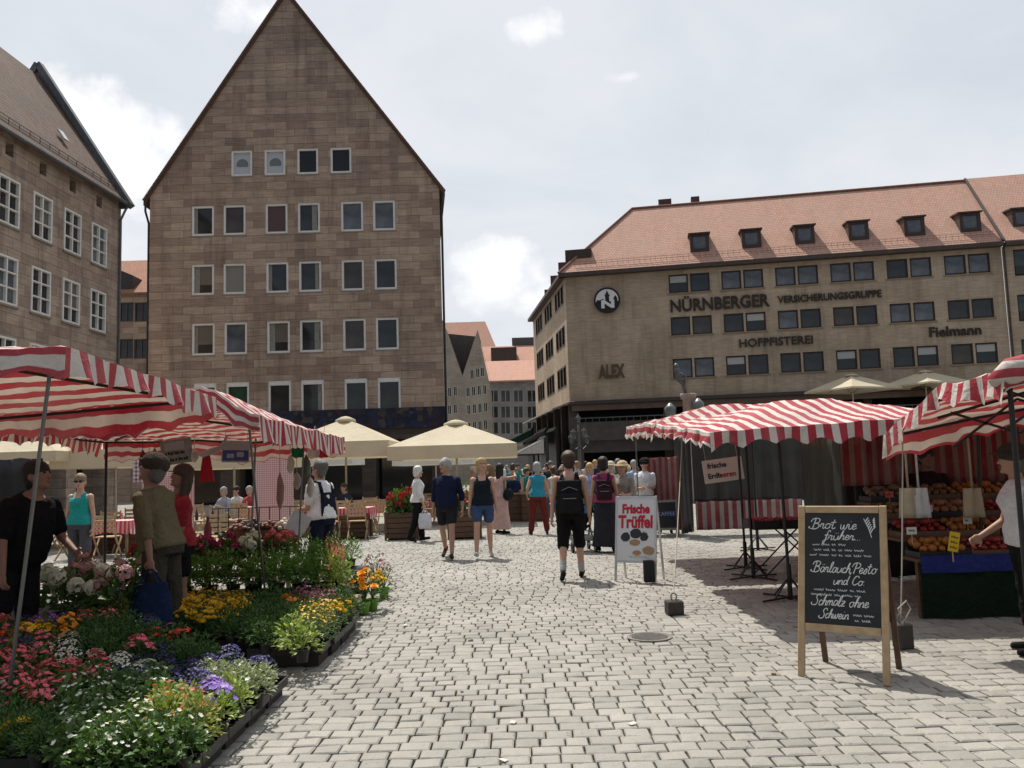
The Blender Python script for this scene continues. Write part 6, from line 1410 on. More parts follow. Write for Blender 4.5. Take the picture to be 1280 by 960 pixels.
patA = [(50, 848, 'pink impatiens', 60, 26), (100, 835, 'pink impatiens', 40, 24), (20, 815, 'pink impatiens', 40, 30), (120, 812, 'white alyssum', 60, 14), (90, 800, 'white alyssum', 40, 12), (160, 818, 'white alyssum', 35, 12), (155, 880, 'white begonia', 45, 40), (110, 860, 'white begonia', 30, 24), (185, 850, 'white begonia', 30, 20), (220, 925, 'white begonia', 40, 30), (185, 905, 'white begonia', 30, 34),
 (50, 778, 'yellow pansy', 34, 9), (84, 778, 'orange pansy', 14, 9), (60, 763, 'purple pansy', 40, 8), (100, 765, 'pink impatiens', 14, 6), (122, 762, 'pink impatiens', 16, 6), (10, 788, 'scarlet bedding plant', 20, 8), (182, 795, 'pink impatiens', 22, 10), (208, 793, 'scarlet bedding plant', 22, 10), (225, 835, 'blue lobelia', 60, 34), (190, 812, 'blue lobelia', 34, 14), (160, 830, 'blue lobelia', 16, 10), (20, 800, 'blue lobelia', 30, 10), (268, 860, 'violet petunia', 36, 15), (300, 868, 'violet petunia', 22, 10),
 (230, 880, 'red coleus', 26, 18), (250, 900, 'red coleus', 24, 18), (280, 885, 'lime foliage plant', 26, 18), (205, 888, 'red coleus', 18, 16), (290, 835, 'pale foliage plant', 30, 10), (322, 842, 'pale foliage plant', 22, 10), (300, 850, 'lime foliage plant', 20, 7), (260, 825, 'pale foliage plant', 20, 8), (140, 790, 'green herb', 40, 12), (240, 805, 'green herb', 40, 10), (100, 900, 'white begonia', 30, 20), (20, 890, 'green herb', 60, 18), (90, 885, 'green herb', 20, 12)]
trays(polyA, zA_, 'black plastic tray of bedding plants at the front of the flower stand', 'front flower trays')
tray_field(polyA, .155, patA, .17, 'bedding plants in the front trays', 'growing in the front flower trays', .80, zf=lambda p: zA_(*p) + .012)
polyB = [(-1.66, 6.85), (-1.62, 8.75), (-2.0, 9.3), (-4.3, 9.4), (-4.3, 8.5), (-2.8, 7.75)]
patB = [(270, 758, 'yellow marigold', 45, 12), (375, 800, 'lime foliage plant', 24, 18, 1.15), (340, 795, 'small white bedding plant', 34, 13), (400, 770, 'yellow flecked herb', 38, 24), (430, 765, 'yellow marigold', 22, 14), (350, 765, 'green herb', 40, 22), (300, 780, 'green herb', 40, 18), (300, 725, 'yellow flecked herb', 70, 24), (260, 715, 'green herb', 40, 20), (340, 735, 'green herb', 40, 20), (395, 745, 'purple heather', 30, 10), (365, 750, 'orange pansy', 8, 6), (430, 742, 'green herb', 20, 12)]
trays(polyB, .10, 'black plastic tray of herbs and marigolds in the middle of the flower stand', 'middle flower trays')
tray_field(polyB, .115, patB, .2, 'herbs and marigolds in the middle trays', 'growing in the middle flower trays', .98)
# stepped bench behind with taller plants
polyC = [(-1.8, 9.45), (-1.85, 10.7), (-4.5, 10.7), (-4.5, 9.45)]
m = MB()
for (ya, yb, zz_) in ((9.5, 10.08, .30), (10.1, 10.7, .46)):
    m.box(-4.5, -1.85, ya, yb, zz_ - .03, zz_)
    for x in (-4.45, -3.2, -1.92): m.box(x, x + .05, ya + .05, ya + .1, 0, zz_ - .031); m.box(x, x + .05, yb - .1, yb - .05, 0, zz_ - .031)
o = m.build('plant_bench', mat('bench dark', (.05, .045, .04), .8, .3, 9)); tag(o, 'low dark stepped bench carrying geraniums and leafy shrubs', 'bench')
patC1 = [(320, 740, 'leafy shrub', 60, 30, .8), (400, 725, 'leafy shrub', 40, 30, .85), (300, 728, 'small white bedding plant', 30, 14), (420, 740, 'scarlet bedding plant', 14, 10)]
patC2 = [(245, 678, 'red geranium', 14, 12), (262, 690, 'magenta geranium', 16, 14), (285, 680, 'magenta geranium', 14, 12), (312, 682, 'white hydrangea', 26, 14, .85), (342, 685, 'salmon geranium', 22, 12), (375, 690, 'leafy shrub', 24, 16, .62), (405, 695, 'leafy shrub', 22, 16, .7), (200, 690, 'red geranium', 30, 12), (150, 715, 'pink hydrangea', 40, 14), (90, 720, 'white hydrangea', 40, 14)]
tray_field([(-1.95, 9.55), (-1.95, 10.05), (-4.4, 10.05), (-4.4, 9.55)], .30, patC1, .25, 'shrubs on the lower bench step', 'on the lower step of the plant bench', 1.0)
tray_field([(-1.98, 10.15), (-1.98, 10.65), (-4.4, 10.65), (-4.4, 10.15)], .46, patC2, .25, 'flowering plants on the upper bench step', 'on the upper step of the plant bench', 1.0)
# hydrangeas round the vendor, pots at the lane side
for i, (px, py, D, k) in enumerate(((98, 740, 8.2, 'pink hydrangea'), (122, 725, 8.4, 'white hydrangea'), (85, 722, 8.6, 'pink hydrangea'), (140, 725, 8.0, 'white hydrangea'), (110, 705, 8.9, 'pink hydrangea'), (75, 745, 8.0, 'white hydrangea'), (150, 745, 7.7, 'pink hydrangea'), (90, 690, 9.2, 'orange marigold'))):
    p = P(px, py + 30, D); plant(k, (p.x, D, max(.31, p.z - .22)), k + ' in the shade on the stand beside the vendor', 'hydrangeas beside the vendor', 1.0)
m = MB(); m.box(-5.2, -3.35, 7.95, 9.35, .26, .30)
for x in (-5.1, -3.45): m.box(x, x + .06, 8.0, 8.06, 0, .259); m.box(x, x + .06, 9.2, 9.26, 0, .259)
o = m.build('plant_table', mat('bench dark', (.05, .045, .04))); tag(o, 'dark plant table with hydrangeas behind the black shirted vendor', 'table')
for i, (px, py, k, sc, lab) in enumerate(((455, 768, 'orange marigold', 1.15, 'orange marigold in a bright green pot at the lane edge'), (466, 763, 'yellow marigold', 1.1, 'yellow marigold in a green pot, second from the stand corner'), (446, 752, 'purple heather', 1.2, 'purple heather in a green pot behind the marigolds'), (480, 748, 'purple heather', 1.3, 'plum coloured heather farthest out at the lane edge'), (470, 738, 'purple heather', 1.2, 'plum heather behind the outermost pot'), (434, 760, 'yellow marigold', 1.0, 'small yellow marigold against the tray corner'))):
    q = G(px, py); e = plant(k, (q.x, q.y, 0.006), lab, None, sc, True, TERRA, tall=1.0); e.scale = (1.3,) * 3
for i, px in enumerate((428, 436)):
    p = P(px, 705, 10.2); plant('pink spiked plant', (p.x + .05, 9.45 - i * .05, .28), 'pink and lime spiked plant standing at the right end of the bench', 'spiked plants at the bench end', 1.15)
m = MB(); m.box(-2.35, -1.72, 9.15, 9.48, .2, .28); m.box(-2.3, -2.25, 9.2, 9.45, 0.004, .2); m.box(-1.82, -1.77, 9.2, 9.45, 0.004, .2); o = m.build('crate', WOODM); tag(o, 'small wooden crate under the pink spiked plants', 'crate')

q = G(26, 968); plant('yellow pansy', (q.x, q.y, 0.006), 'single yellow pansy on the ground at the lower left corner', None, 1.0)
# ================================================================== cream parasols
CREAM = cloth_mat('parasol cream', (.62, .56, .43), .8); 
def parasol_mat(nm, c):
    t = NT(nm); n = t.noise(1.3, 4); cc = t.mix(1.0, c, t.ramp(n, [(.3, .92), (.7, 1.05)]), 'MULTIPLY'); t.put(cc, t.b.inputs['Base Color']); t.b.inputs['Roughness'].default_value = .8; t.bump(t.noise(3.5, 4, .5, dist=1.5), .5, .05)
    q = t.node('ShaderNodeBsdfTranslucent'); t.put(cc, q.inputs[0]); mx = t.node('ShaderNodeMixShader'); mx.inputs[0].default_value = .3; t.l.new(t.b.outputs[0], mx.inputs[1]); t.l.new(q.outputs[0], mx.inputs[2]); t.l.new(mx.outputs[0], t.out.inputs[0]); return t.m
PCR = parasol_mat('parasol canvas', (.66, .58, .42)); PCW = parasol_mat('parasol white canvas', (.72, .71, .66))
def parasol(cx, cy, half, zedge, zap, val, label, m_=PCR, rot=0.0, base=0.0, group='cream parasols over the terrace tables', cap=True, scal=0.0):
    t = empty('parasol', (cx, cy, base), rot, label, 'parasol', group); zedge -= base; zap -= base
    m = MB(); n = 24
    def ring(f): # square ring at fraction f
        out = []
        for s_ in range(4):
            for k in range(n // 4):
                a = -1 + 2 * k / (n // 4); c = [(a, -1), (1, a), (-a, 1), (-1, -a)][s_]; q = f * half
                sag = -.10 * half * (1 - abs(a)) ** 1.0 * f * (1 - f) * 1.2; z_ = zap + (zedge - zap) * (f ** 1.08) + sag + (.06 * half * (1 - a * a) * f if False else 0); out.append((c[0] * q, c[1] * q, z_))
        return out
    fr = [.03, .2, .4, .6, .8, 1.0]; vs = []; 
    for f in fr: vs += ring(f)
    vs += [(x * 1.005, y * 1.005, z_ - val - (scal * abs(math.sin((x + y) * math.pi / .5)) if scal else 0)) for x, y, z_ in ring(1.0)]
    K = len(fr) + 1; fs = [(i * n + j, i * n + (j + 1) % n, (i + 1) * n + (j + 1) % n, (i + 1) * n + j) for i in range(K - 1) for j in range(n)]
    m.add(vs, fs); m.add([vs[j] for j in range(n)], [tuple(range(n))]); m.build('canopy', m_, t)
    if cap:
        c = MB(); q = .16 * half; c.lathe([(q * 1.3, zap - .10), (q * 1.25, zap - .03), (q * .5, zap + .06), (.03, zap + .08)], 12); c.build('vent_cap', m_, t, True)
    p = MB(); p.tube([(0, 0, .0), (0, 0, zap - .03)], .03 * max(1, half / 1.6), 10); p.build('pole', mat('parasol pole', (.45, .4, .32), .5), t)
    r_ = MB()
    for k in range(8):
        a = k * math.pi / 4; d = half * (1.38 if k % 2 else .97); e = (math.cos(a) * d, math.sin(a) * d, zedge - .015 + (.0 if k % 2 else .0)); r_.bar((0, 0, zap - .08), e, .025); r_.bar((0, 0, zedge - .25 - base * 0), (e[0] * .5, e[1] * .5, (zedge + zap) / 2 - .08), .02)
    r_.build('rib', WOODM, t)
    b = MB(); b.box(-.3, .3, -.3, .3, 0.004, .07); b.lathe([(.06, .07), (.06, .3)], 10); b.build('base', mat('base grey', (.2, .19, .18), .8), t, bevel=.01)
    return t
def par_px(xl, xr, yap, yed, yhem, D, label, **k):
    a, b = P(xl, yed, D), P(xr, yed, D); cx = (a.x + b.x) / 2; h = (b.x - a.x) / 2; ze = P((xl + xr) / 2, yed, D).z; zh = P((xl + xr) / 2, yhem, D).z; za = P((xl + xr) / 2, yap, D + h).z
    return parasol(cx, D + h, h, ze, za, ze - zh, label, **k)
par_px(484, 646, 528, 556, 573, 24.5, 'large cream square parasol with deep hem, nearest the street mouth')
par_px(352, 486, 524, 552, 572, 24.8, 'cream square parasol half hidden behind the second left stall')
par_px(490, 590, 556, 568, 581, 32, 'pale parasol under and behind the large cream one', m_=PCW)
par_px(350, 440, 560, 571, 582, 32, 'pale parasol behind the man in dungarees', m_=PCW)
par_px(-110, 70, 528, 566, 579, 20, 'cream parasol with light hem at the far left edge', scal=.0)
par_px(62, 176, 536, 562, 585, 20.6, 'cream parasol with swagged hem behind the left stalls')
par_px(190, 345, 535, 568, 586, 27, 'cream parasol behind the hanging poster and gingham cloths')
# white parasols up on the terrace of the office house
for (xl, xr, yap, ye, lab) in ((1015, 1116, 468.5, 487, 'white parasol on the terrace, standing left of its twin'), (1108, 1206, 464, 481, 'white parasol on the terrace, nearer the right stall')):
    a, b = P(xl, ye, 58.5), P(xr, ye, 58.5); h = (b.x - a.x) / 2; zb = tz
    parasol((a.x + b.x) / 2, 58.5, h * .8, P((xl + xr) / 2, ye, 58.5).z, P((xl + xr) / 2, yap, 58.5).z, .12, lab, m_=PCR, base=zb, group='white parasols on the terrace', rot=.4)

# ================================================================== planters, tables, chairs
def planter(px, py, label, kinds, w_=.68, h=.66, tall=1.0, plab=''):
    q = G(px, py); t = empty('planter_box', q + Vector((0, w_ / 2, 0)), .06, label, 'planter', 'wooden planters along the terrace'); m = MB()
    for k in range(5):
        z0 = .04 + k * (h - .06) / 5; z1 = z0 + (h - .06) / 5 - .012
        m.box(-w_ / 2, w_ / 2, -w_ / 2, -w_ / 2 + .03, z0, z1); m.box(-w_ / 2, w_ / 2, w_ / 2 - .03, w_ / 2, z0, z1); m.box(-w_ / 2, -w_ / 2 + .03, -w_ / 2 + .031, w_ / 2 - .031, z0, z1); m.box(w_ / 2 - .03, w_ / 2, -w_ / 2 + .031, w_ / 2 - .031, z0, z1)
    m.build('slat', WOODD, t, bevel=.004)
    for sx in (-1, 1):
        for sy in (-1, 1): m = MB(); m.box(sx * (w_ / 2 + .012) - .025, sx * (w_ / 2 + .012) + .025, sy * (w_ / 2 + .012) - .025, sy * (w_ / 2 + .012) + .025, 0, h); m.build('corner_post', WOODD, t)
    m = MB(); m.box(-w_ / 2 + .035, w_ / 2 - .035, -w_ / 2 + .035, w_ / 2 - .035, .05, h - .08); m.build('soil', mat('soil', (.03, .02, .014), .95), t)
    for i, (kind, sc, dx, dy) in enumerate(kinds): plant(kind, (q.x + dx, q.y + w_ / 2 + dy, h - .08), plab or kind + ' growing in a dark slatted planter', 'plants in the wooden planters', sc, False, name='planter_plant', tall=tall)
planter(440, 674, 'dark slatted wooden planter before the gingham table, nearest the flower stand', [('scarlet bedding plant', 1.2, -.15, 0), ('green herb', 1.0, .15, 0)], .68, .62)
planter(501, 675, 'slatted wooden planter with tall red geraniums beside the woman in white', [('red geranium', 1.15, x_, y_) for x_, y_ in ((-.2, -.2), (.05, -.22), (.24, -.15), (-.1, 0), (.2, .1), (.0, .2))] + [('leafy shrub', 1.0, x_, y_) for x_, y_ in ((-.15, -.1), (.15, .0), (.0, .15))], .72, .66, 1.35)
planter(580, 674, 'slatted wooden planter between the strolling couple', [('scarlet bedding plant', 1.5, -.1, -.15), ('scarlet bedding plant', 1.5, .15, -.15), ('leafy shrub', 1.2, 0, .1), ('red geranium', 1.1, .1, .15), ('red geranium', 1.1, -.15, .1)], .72, .68, 1.3)
for (px, py, lab) in ((108, 694, 'dark slatted planter behind the stand, left of two twins'), (142, 691, 'dark slatted planter behind the stand, middle one of three'), (176, 690, 'dark slatted planter behind the stooping man')): planter(px, py, lab, [('scarlet bedding plant', 1.0, 0, 0)], .6, .7)
def make_table(loc, rot, label, cloth, wdt=1.2, dpt=.7):
    t = empty('terrace_table', loc, rot, label, 'table', 'terrace tables'); m = MB(); m.box(-wdt / 2, wdt / 2, -dpt / 2, dpt / 2, .715, .74); m.build('table_top', WOODM, t)
    for sx in (-1, 1):
        for sy in (-1, 1): m = MB(); m.box(sx * (wdt / 2 - .08) - .025, sx * (wdt / 2 - .08) + .025, sy * (dpt / 2 - .08) - .025, sy * (dpt / 2 - .08) + .025, 0, .714); m.build('leg', WOODM, t)
    if cloth:
        m = MB(); W, D = wdt / 2 + .01, dpt / 2 + .01; m.add([(-W, -D, .745), (W, -D, .745), (W, D, .745), (-W, D, .745)], [(0, 1, 2, 3)])
        n = 20; 
        for (a, b) in (((-W, -D), (W, -D)), ((W, -D), (W, D)), ((W, D), (-W, D)), ((-W, D), (-W, -D))):
            nx, ny = (b[1] - a[1]), -(b[0] - a[0]); L = math.hypot(nx, ny); nx /= L; ny /= L
            m.grid(lambda f, g_: Vector((a[0] + (b[0] - a[0]) * f + nx * (.02 + .02 * math.sin(f * 26)) * g_, a[1] + (b[1] - a[1]) * f + ny * (.02 + .02 * math.sin(f * 26)) * g_, .745 - .27 * g_ - .03 * math.sin(f * 7) * g_)), n, 3)
        o = m.build('tablecloth', gingham_mat('tablecloth red', .09, (.55, .04, .07), (.72, .66, .63)), loc=loc, rotz=rot, smooth=False); tag(o, 'red gingham cloth on the ' + label, 'tablecloth', 'gingham tablecloths')
    return t
def make_chair():
    t = empty('folding_chair', (0, 0, -50), 0, 'x', 'chair', 'wooden terrace chairs'); m = MB()
    for k in range(5): m.box(-.2, .2, -.2 + k * .085, -.2 + k * .085 + .07, .44, .46)
    m.build('seat', WOOD, t); m = MB()
    for k in range(4): m.box(-.2, .2, .2 + k * .012, .22 + k * .012, .56 + k * .09, .62 + k * .09)
    m.build('backrest', WOOD, t)
    for sx in (-1, 1):
        m = MB(); m.bar((sx * .215, -.2, 0), (sx * .215, .2, .46), .025, .035); m.build('leg', WOOD, t); m = MB(); m.bar((sx * .215, .25, 0), (sx * .215, -.16, .44), .025, .035); m.bar((sx * .215, .19, .45), (sx * .215, .26, .92), .025, .03); m.build('leg', WOOD, t)
    return t
chair0 = make_chair(); first = True
TB = [(436, 662, 21.5, True, 'front table beside the first planter'), (470, 655, 23.5, True, 'table between the planters'), (398, 650, 25, True, 'table behind the man in dungarees'), (135, 656, 18.5, True, 'table behind the woman in teal'), (265, 655, 17.5, False, 'bare wooden table behind the geraniums'), (330, 650, 24, True, 'table beyond the gingham cloth'), (545, 650, 26, True, 'table under the large parasol'), (60, 650, 21, True, 'table under the far left parasol'), (205, 650, 22, True, 'table beyond the woman in red')]
for (px, py, D, cl, lab) in TB:
    p = P(px, 640, D); make_table((p.x, D, 0), rn.uniform(-.15, .15), lab, cl)
    for (dx, dy, r_) in ((-.35, .72, 0), (.35, .75, 0), (-.35, -.72, math.pi), (.35, -.70, math.pi)):
        loc = (p.x + dx + rn.uniform(-.05, .05), D + dy, 0); lb = 'slatted wooden folding chair drawn up to the ' + lab
        if first: c = chair0; c.location = loc; c.rotation_euler = (0, 0, r_ + rn.uniform(-.15, .15)); c['label'] = lb; first = False
        else: copy_tree(chair0, loc, r_ + rn.uniform(-.2, .2), lb)
# small bottles and menus on tables
for i, (px, D) in enumerate(((280, 17.3), (266, 17.4), (292, 17.6), (246, 17.5), (432, 21.4), (440, 21.6))):
    p = P(px, 625, D); m = MB(); m.lathe([(.03, 0), (.034, .02), (.034, .13), (.014, .18), (.014, .24)], 10); o = m.build('bottle', mat('bottle glass %d' % (i % 2), ((.35, .3, .22), (.05, .03, .02))[i % 2], .15), loc=(p.x, D, .74 if D < 20 else .75), smooth=True); tag(o, ('pale' if i % 2 == 0 else 'dark brown') + ' small bottle on the ' + ('bare wooden table behind the geraniums' if D < 20 else 'front table beside the first planter'), 'bottle', 'bottles on terrace tables')
# dark counters by the street mouth
for i, (px, lab) in enumerate(((646, 'dark wooden counter box left of the woman in blue'), (668, 'dark wooden counter box behind the woman in blue'))):
    q = G(px, 652); t = empty('counter', q + Vector((0, .4, 0)), 0, lab, 'counter', 'dark counters at the street mouth'); m = MB(); m.box(-.36, .36, -.3, .3, 0, .8)
    for k in range(4): m.box(-.36, .36, -.315, -.301, .06 + k * .18, .2 + k * .18)
    m.build('body', WOODD, t, bevel=.006); m = MB(); m.box(-.4, .4, -.34, .34, .802, .84); m.build('counter_top', WOODM, t, bevel=.005)
# ================================================================== second left stall goods
m = MB(); m.box(-4.9, -3.25, 11.75, 12.6, .68, .72)
for x in (-4.8, -3.35): m.box(x, x + .05, 11.8, 11.85, 0, .679); m.box(x, x + .05, 12.5, 12.55, 0, .679)
o = m.build('sales_table', WOODM); tag(o, 'sales table of the second left stall, behind the geraniums', 'table')
RUS = mat('russet goods', (.16, .06, .035), .6, .5, 25, bump=.3); GAR = mat('garlic', (.45, .38, .3), .6, .3, 30)
for i, (px, nm, mm) in enumerate(((300, 'russet', RUS), (318, 'dark', mat('dark goods', (.06, .03, .025), .5, .4, 20)), (338, 'russet brown', RUS), (356, 'pale', GAR), (374, 'mottled brown', mat('mottled goods', (.2, .11, .07), .6, .6, 30)))):
    p = P(px, 660, 12.1); t = empty('goods_basket', (p.x, 12.1, .722), 0, nm + ' dried goods heaped in a basket on the second stall table', 'basket'); m = MB(); m.lathe([(.12, 0), (.16, .12), (.17, .13), (.15, .12), (.11, .02)], 14); m.build('basket', WOODD, t)
    m = MB(); rr = random.Random(i)
    for k in range(26): a = rr.uniform(0, 6.28); q = math.sqrt(rr.random()) * .14; m.ell((math.cos(a) * q, math.sin(a) * q, .14 + (.14 - q) * .9), (rr.uniform(.025, .045),) * 3, None, 8, 6)
    m.build('heap', mm, t, True)
p = P(258, 655, 10.9); t = empty('bottle_figure', (p.x, 10.95, .1), 0, 'slim dark red decorated bottle with white top behind the red geraniums', 'bottle'); m = MB(); m.lathe([(.045, 0), (.05, .62), (.048, .86), (.02, .95), (.02, 1.0)], 12); m.build('body', mat('bottle red', (.2, .02, .02), .3), t, True); m = MB(); m.lathe([(.03, 1.0), (.034, 1.03), (.03, 1.1), (.01, 1.12)], 12); m.build('cap', PAPER, t, True); m = MB(); m.box(-.1, .1, -.1, .1, -.1, -.001); m.build('foot', WOODD, t)
for i, px in enumerate((300, 309)):
    p = P(px, 625, 12.6); m = MB(); m.lathe([(.07, 0), (.1, .12), (.06, .2), (.075, .24), (.06, .235)], 14); o = m.build('vase', mat('vase clay %d' % i, ((.12, .06, .05), (.08, .1, .06))[i], .5), loc=(p.x, 12.45, .722), smooth=True); tag(o, ('brown', 'green')[i] + ' clay jar on the second stall table', 'jar')
t = empty('wire_rack', (-3.75, 12.55, .722), 0, 'thin wire rack standing on the second stall table', 'rack'); m = MB()
for k in range(9): m.bar((-.6 + k * .15, 0, 0), (-.6 + k * .15, 0, .42), .012)
for zz_ in (.02, .22, .42): m.bar((-.6, 0, zz_), (.6, 0, zz_), .012)
m.build('wire', DARKMETAL, t)
m = MB(); m.box(-.14, .14, -.02, .02, 0, .3); o = m.build('carton', mat('carton grey', (.42, .43, .43), .6), loc=(P(366, 660, 11.9).x, 11.9, .722), rotz=.5); o.rotation_euler = (0, .5, .3); o.location.z = .80; tag(o, 'tilted pale grey carton leaning on the second stall table', 'carton')
# ================================================================== fruit display on the right
CLB = cloth_mat('cloth blue', (.025, .035, .16)); CLG = cloth_mat('cloth dark green', (.010, .020, .013))
t = empty('display_stand', (3.95, 8.5, 0), 0, 'stepped fruit stand with blue and dark green cloth front, under the low canopy', 'stand'); m = MB()
for k in range(4): m.box(0, 3.6, .02 + k * .36, .02 + (k + 1) * .36 - .003, .55 + k * .17, .58 + k * .17)
for x in (.02, 1.8, 3.52): m.box(x, x + .06, .1, .16, 0, .549); m.box(x, x + .06, 1.3, 1.36, 0, 1.05)
m.build('shelf', WOODD, t); m = MB(); m.grid(lambda a, b: Vector((a * 3.6, -.02 + .02 * math.sin(a * 40) * b, .62 - .17 * b)), 60, 3); m.build('blue_cloth', CLB, t, True); m = MB(); m.grid(lambda a, b: Vector((a * 3.6, 0.0 + .025 * math.sin(a * 36 + 1) * b, .53 - .52 * b)), 60, 4); m.build('green_cloth', CLG, t, True)
cm_ = MB(); cw, cd, chh = .50, .33, .085
cm_.box(0, cw, 0, cd, 0, .012)
for k in range(1): z0 = .016 + k * .06; cm_.box(0, cw, 0, .01, z0, z0 + .05); cm_.box(0, cw, cd - .01, cd, z0, z0 + .045); cm_.box(0, .01, .0105, cd - .0105, z0, z0 + .045); cm_.box(cw - .01, cw, .0105, cd - .0105, z0, z0 + .045)
for x in (0.011, cw - .031):
    for y in (.011, cd - .031): cm_.box(x, x + .02, y, y + .02, .013, chh)
crate_me = cm_.mesh('fruit_crate', WOODD); crate_me2 = crate_me.copy(); crate_me2.materials.clear(); crate_me2.materials.append(BLACKPL)
FR = {'orange': ((.62, .21, .02), .042, 1.0), 'tomato': ((.48, .03, .015), .037, .88), 'apple': ((.36, .07, .03), .04, .9), 'peach': ((.6, .27, .12), .04, .95), 'lemon': ((.62, .44, .03), .034, 1.25), 'onion': ((.38, .2, .08), .038, .9), 'courgette': ((.04, .10, .02), .028, 3.2), 'potato': ((.3, .2, .11), .036, 1.3)}
frm = {}
for k, (c, r_, el) in FR.items():
    m = MB(); m.ell((0, 0, 0), (r_, r_, r_ * el) if el < 1.1 else (r_, r_ * el, r_), None, 12, 8)
    if el < 1.1: m.tube([(0, 0, r_ * el * .9), (.004, 0, r_ * el * 1.15)], .004, 5)
    frm[k] = m.mesh(k, mat('fruit ' + k, tuple(x * .42 for x in c), .4, .2, 18), True)  # fruit colours cut down to carry the shade of the stall
LAY = [['orange', 'tomato', 'courgette', 'lemon', 'peach', 'apple', 'apple'], ['tomato', 'orange', 'apple', 'orange', 'courgette', 'apple', 'tomato'], ['onion', 'peach', 'tomato', 'orange', 'peach', 'tomato', 'orange'], ['potato', 'onion', 'orange', 'peach', 'apple', 'orange', 'lemon']]
for r_i in range(4):
    for c_i in range(7):
        kd = LAY[r_i][c_i]; x = 3.97 + c_i * .51; y = 8.53 + r_i * .36; z_ = .585 + r_i * .17
        o = bpy.data.objects.new('fruit_crate', crate_me if (r_i + c_i) % 3 else crate_me2); COL.objects.link(o); o.location = (x, y, z_); tag(o, 'shallow crate of %ss on the stepped stand, %s row' % (kd, ('front', 'second', 'third', 'top')[r_i]), 'crate', 'fruit crates on the stepped stand')
        rr_, el = FR[kd][1], FR[kd][2]; n = (3 if el > 2 else 17)
        for k in range(n):
            fo = bpy.data.objects.new(kd, frm[kd]); COL.objects.link(fo)
            if n == 3: lx, ly = .1 + k * .15, .165
            else: lx, ly = .06 + (k % 5) * .093 + rn.uniform(-.01, .01), .06 + (k // 5) * .098 + rn.uniform(-.01, .01)
            if n > 3 and k >= 15: lx, ly = .15 + (k - 15) * .17, .11 + rn.uniform(-.02, .05)
            fo.scale = (rn.uniform(.8, 1.15),) * 3; fo.location = (x + lx, y + ly, z_ + .013 + rr_ + (.03 + .03 * (k // 5) if k < 15 else .1)); fo.rotation_euler = (rn.uniform(-.4, .4), rn.uniform(-.4, .4), rn.uniform(0, 6)) if n != 3 else (0, 0, rn.uniform(-.2, .2)); tag(fo, kd + ' in a crate on the stepped stand, %s row' % ('front', 'second', 'third', 'top')[r_i], kd, '%ss in %s row crates' % (kd, ('front', 'second', 'third', 'top')[r_i]))
YEL = mat('price card yellow', (.66, .46, .01), .5, .08, 4)
p = P(1188, 676, 8.45); m = MB(); m.box(-.05, .05, 0, .004, 0, .19); t = empty('price_card', (p.x, 8.42, .66), 0, 'bright yellow price card on a stick in the front fruit row', 'price card'); o = m.build('card', YEL, t); o.rotation_euler = (0, R(12), 0); m = MB(); m.bar((0, .006, -.1), (0, .006, .05), .01); m.build('stick', WOOD, t); m = MB(); [scribble(m, -.035, .04, zz_, .022, random.Random(2), .003) for zz_ in (.13, .08, .03)]; m.v = [(a, b * .3 - .002, c) for a, b, c in m.v]; o = m.build('writing', INK, t); o.rotation_euler = (0, R(12), 0)
for i, (px, py, D, c, nm) in enumerate(((1140, 668, 8.5, (.55, .53, .48), 'white'), (1210, 655, 8.9, (.55, .53, .48), 'white'), (1100, 655, 8.85, (.6, .42, .02), 'yellow'), (1160, 640, 9.2, (.55, .53, .48), 'white'), (1225, 628, 9.6, (.6, .42, .02), 'yellow'), (1112, 622, 9.6, (.5, .1, .08), 'red'))):
    p = P(px, py, D); t = empty('price_card', p, R(rn.uniform(-15, 15)), 'small %s price card stuck among the fruit, %s of the stepped stand' % (nm, ['front row left end', 'second row', 'second row far left', 'third row', 'top row', 'top row left end'][i]), 'price card'); m = MB(); m.box(-.05, .05, 0, .003, 0, .07); o = m.build('card', mat('card ' + nm, c, .6, .08, 5), t); m = MB(); m.bar((0, .005, -.1), (0, .005, .03), .006); m.build('stick', WOOD, t); m = MB(); scribble(m, -.035, .04, .028, .02, random.Random(i), .003); m.v = [(a, b * .3 - .002, c_) for a, b, c_ in m.v]; m.build('writing', INK, t)
for i, (px, D) in enumerate(((1135, 8.7), (1148, 8.72), (1215, 8.8))):
    p = P(px, 610, D); m = MB(); m.grid(lambda a, b: Vector(((a - .5) * (.16 + .05 * b), .02 * math.sin(a * 9 + i), -.3 * b)), 8, 6); m.tube([(0, 0, 0), (0, 0, 2.0 - p.z)], .004, 5); o = m.build('paper_bags', mat('bags %d' % i, ((.4, .33, .22), (.5, .5, .48), (.35, .28, .18))[i], .7), loc=p, smooth=True, solid=.02); tag(o, 'bundle of %s paper bags hanging above the fruit stand' % ('brown', 'white', 'tan')[i], 'bags')
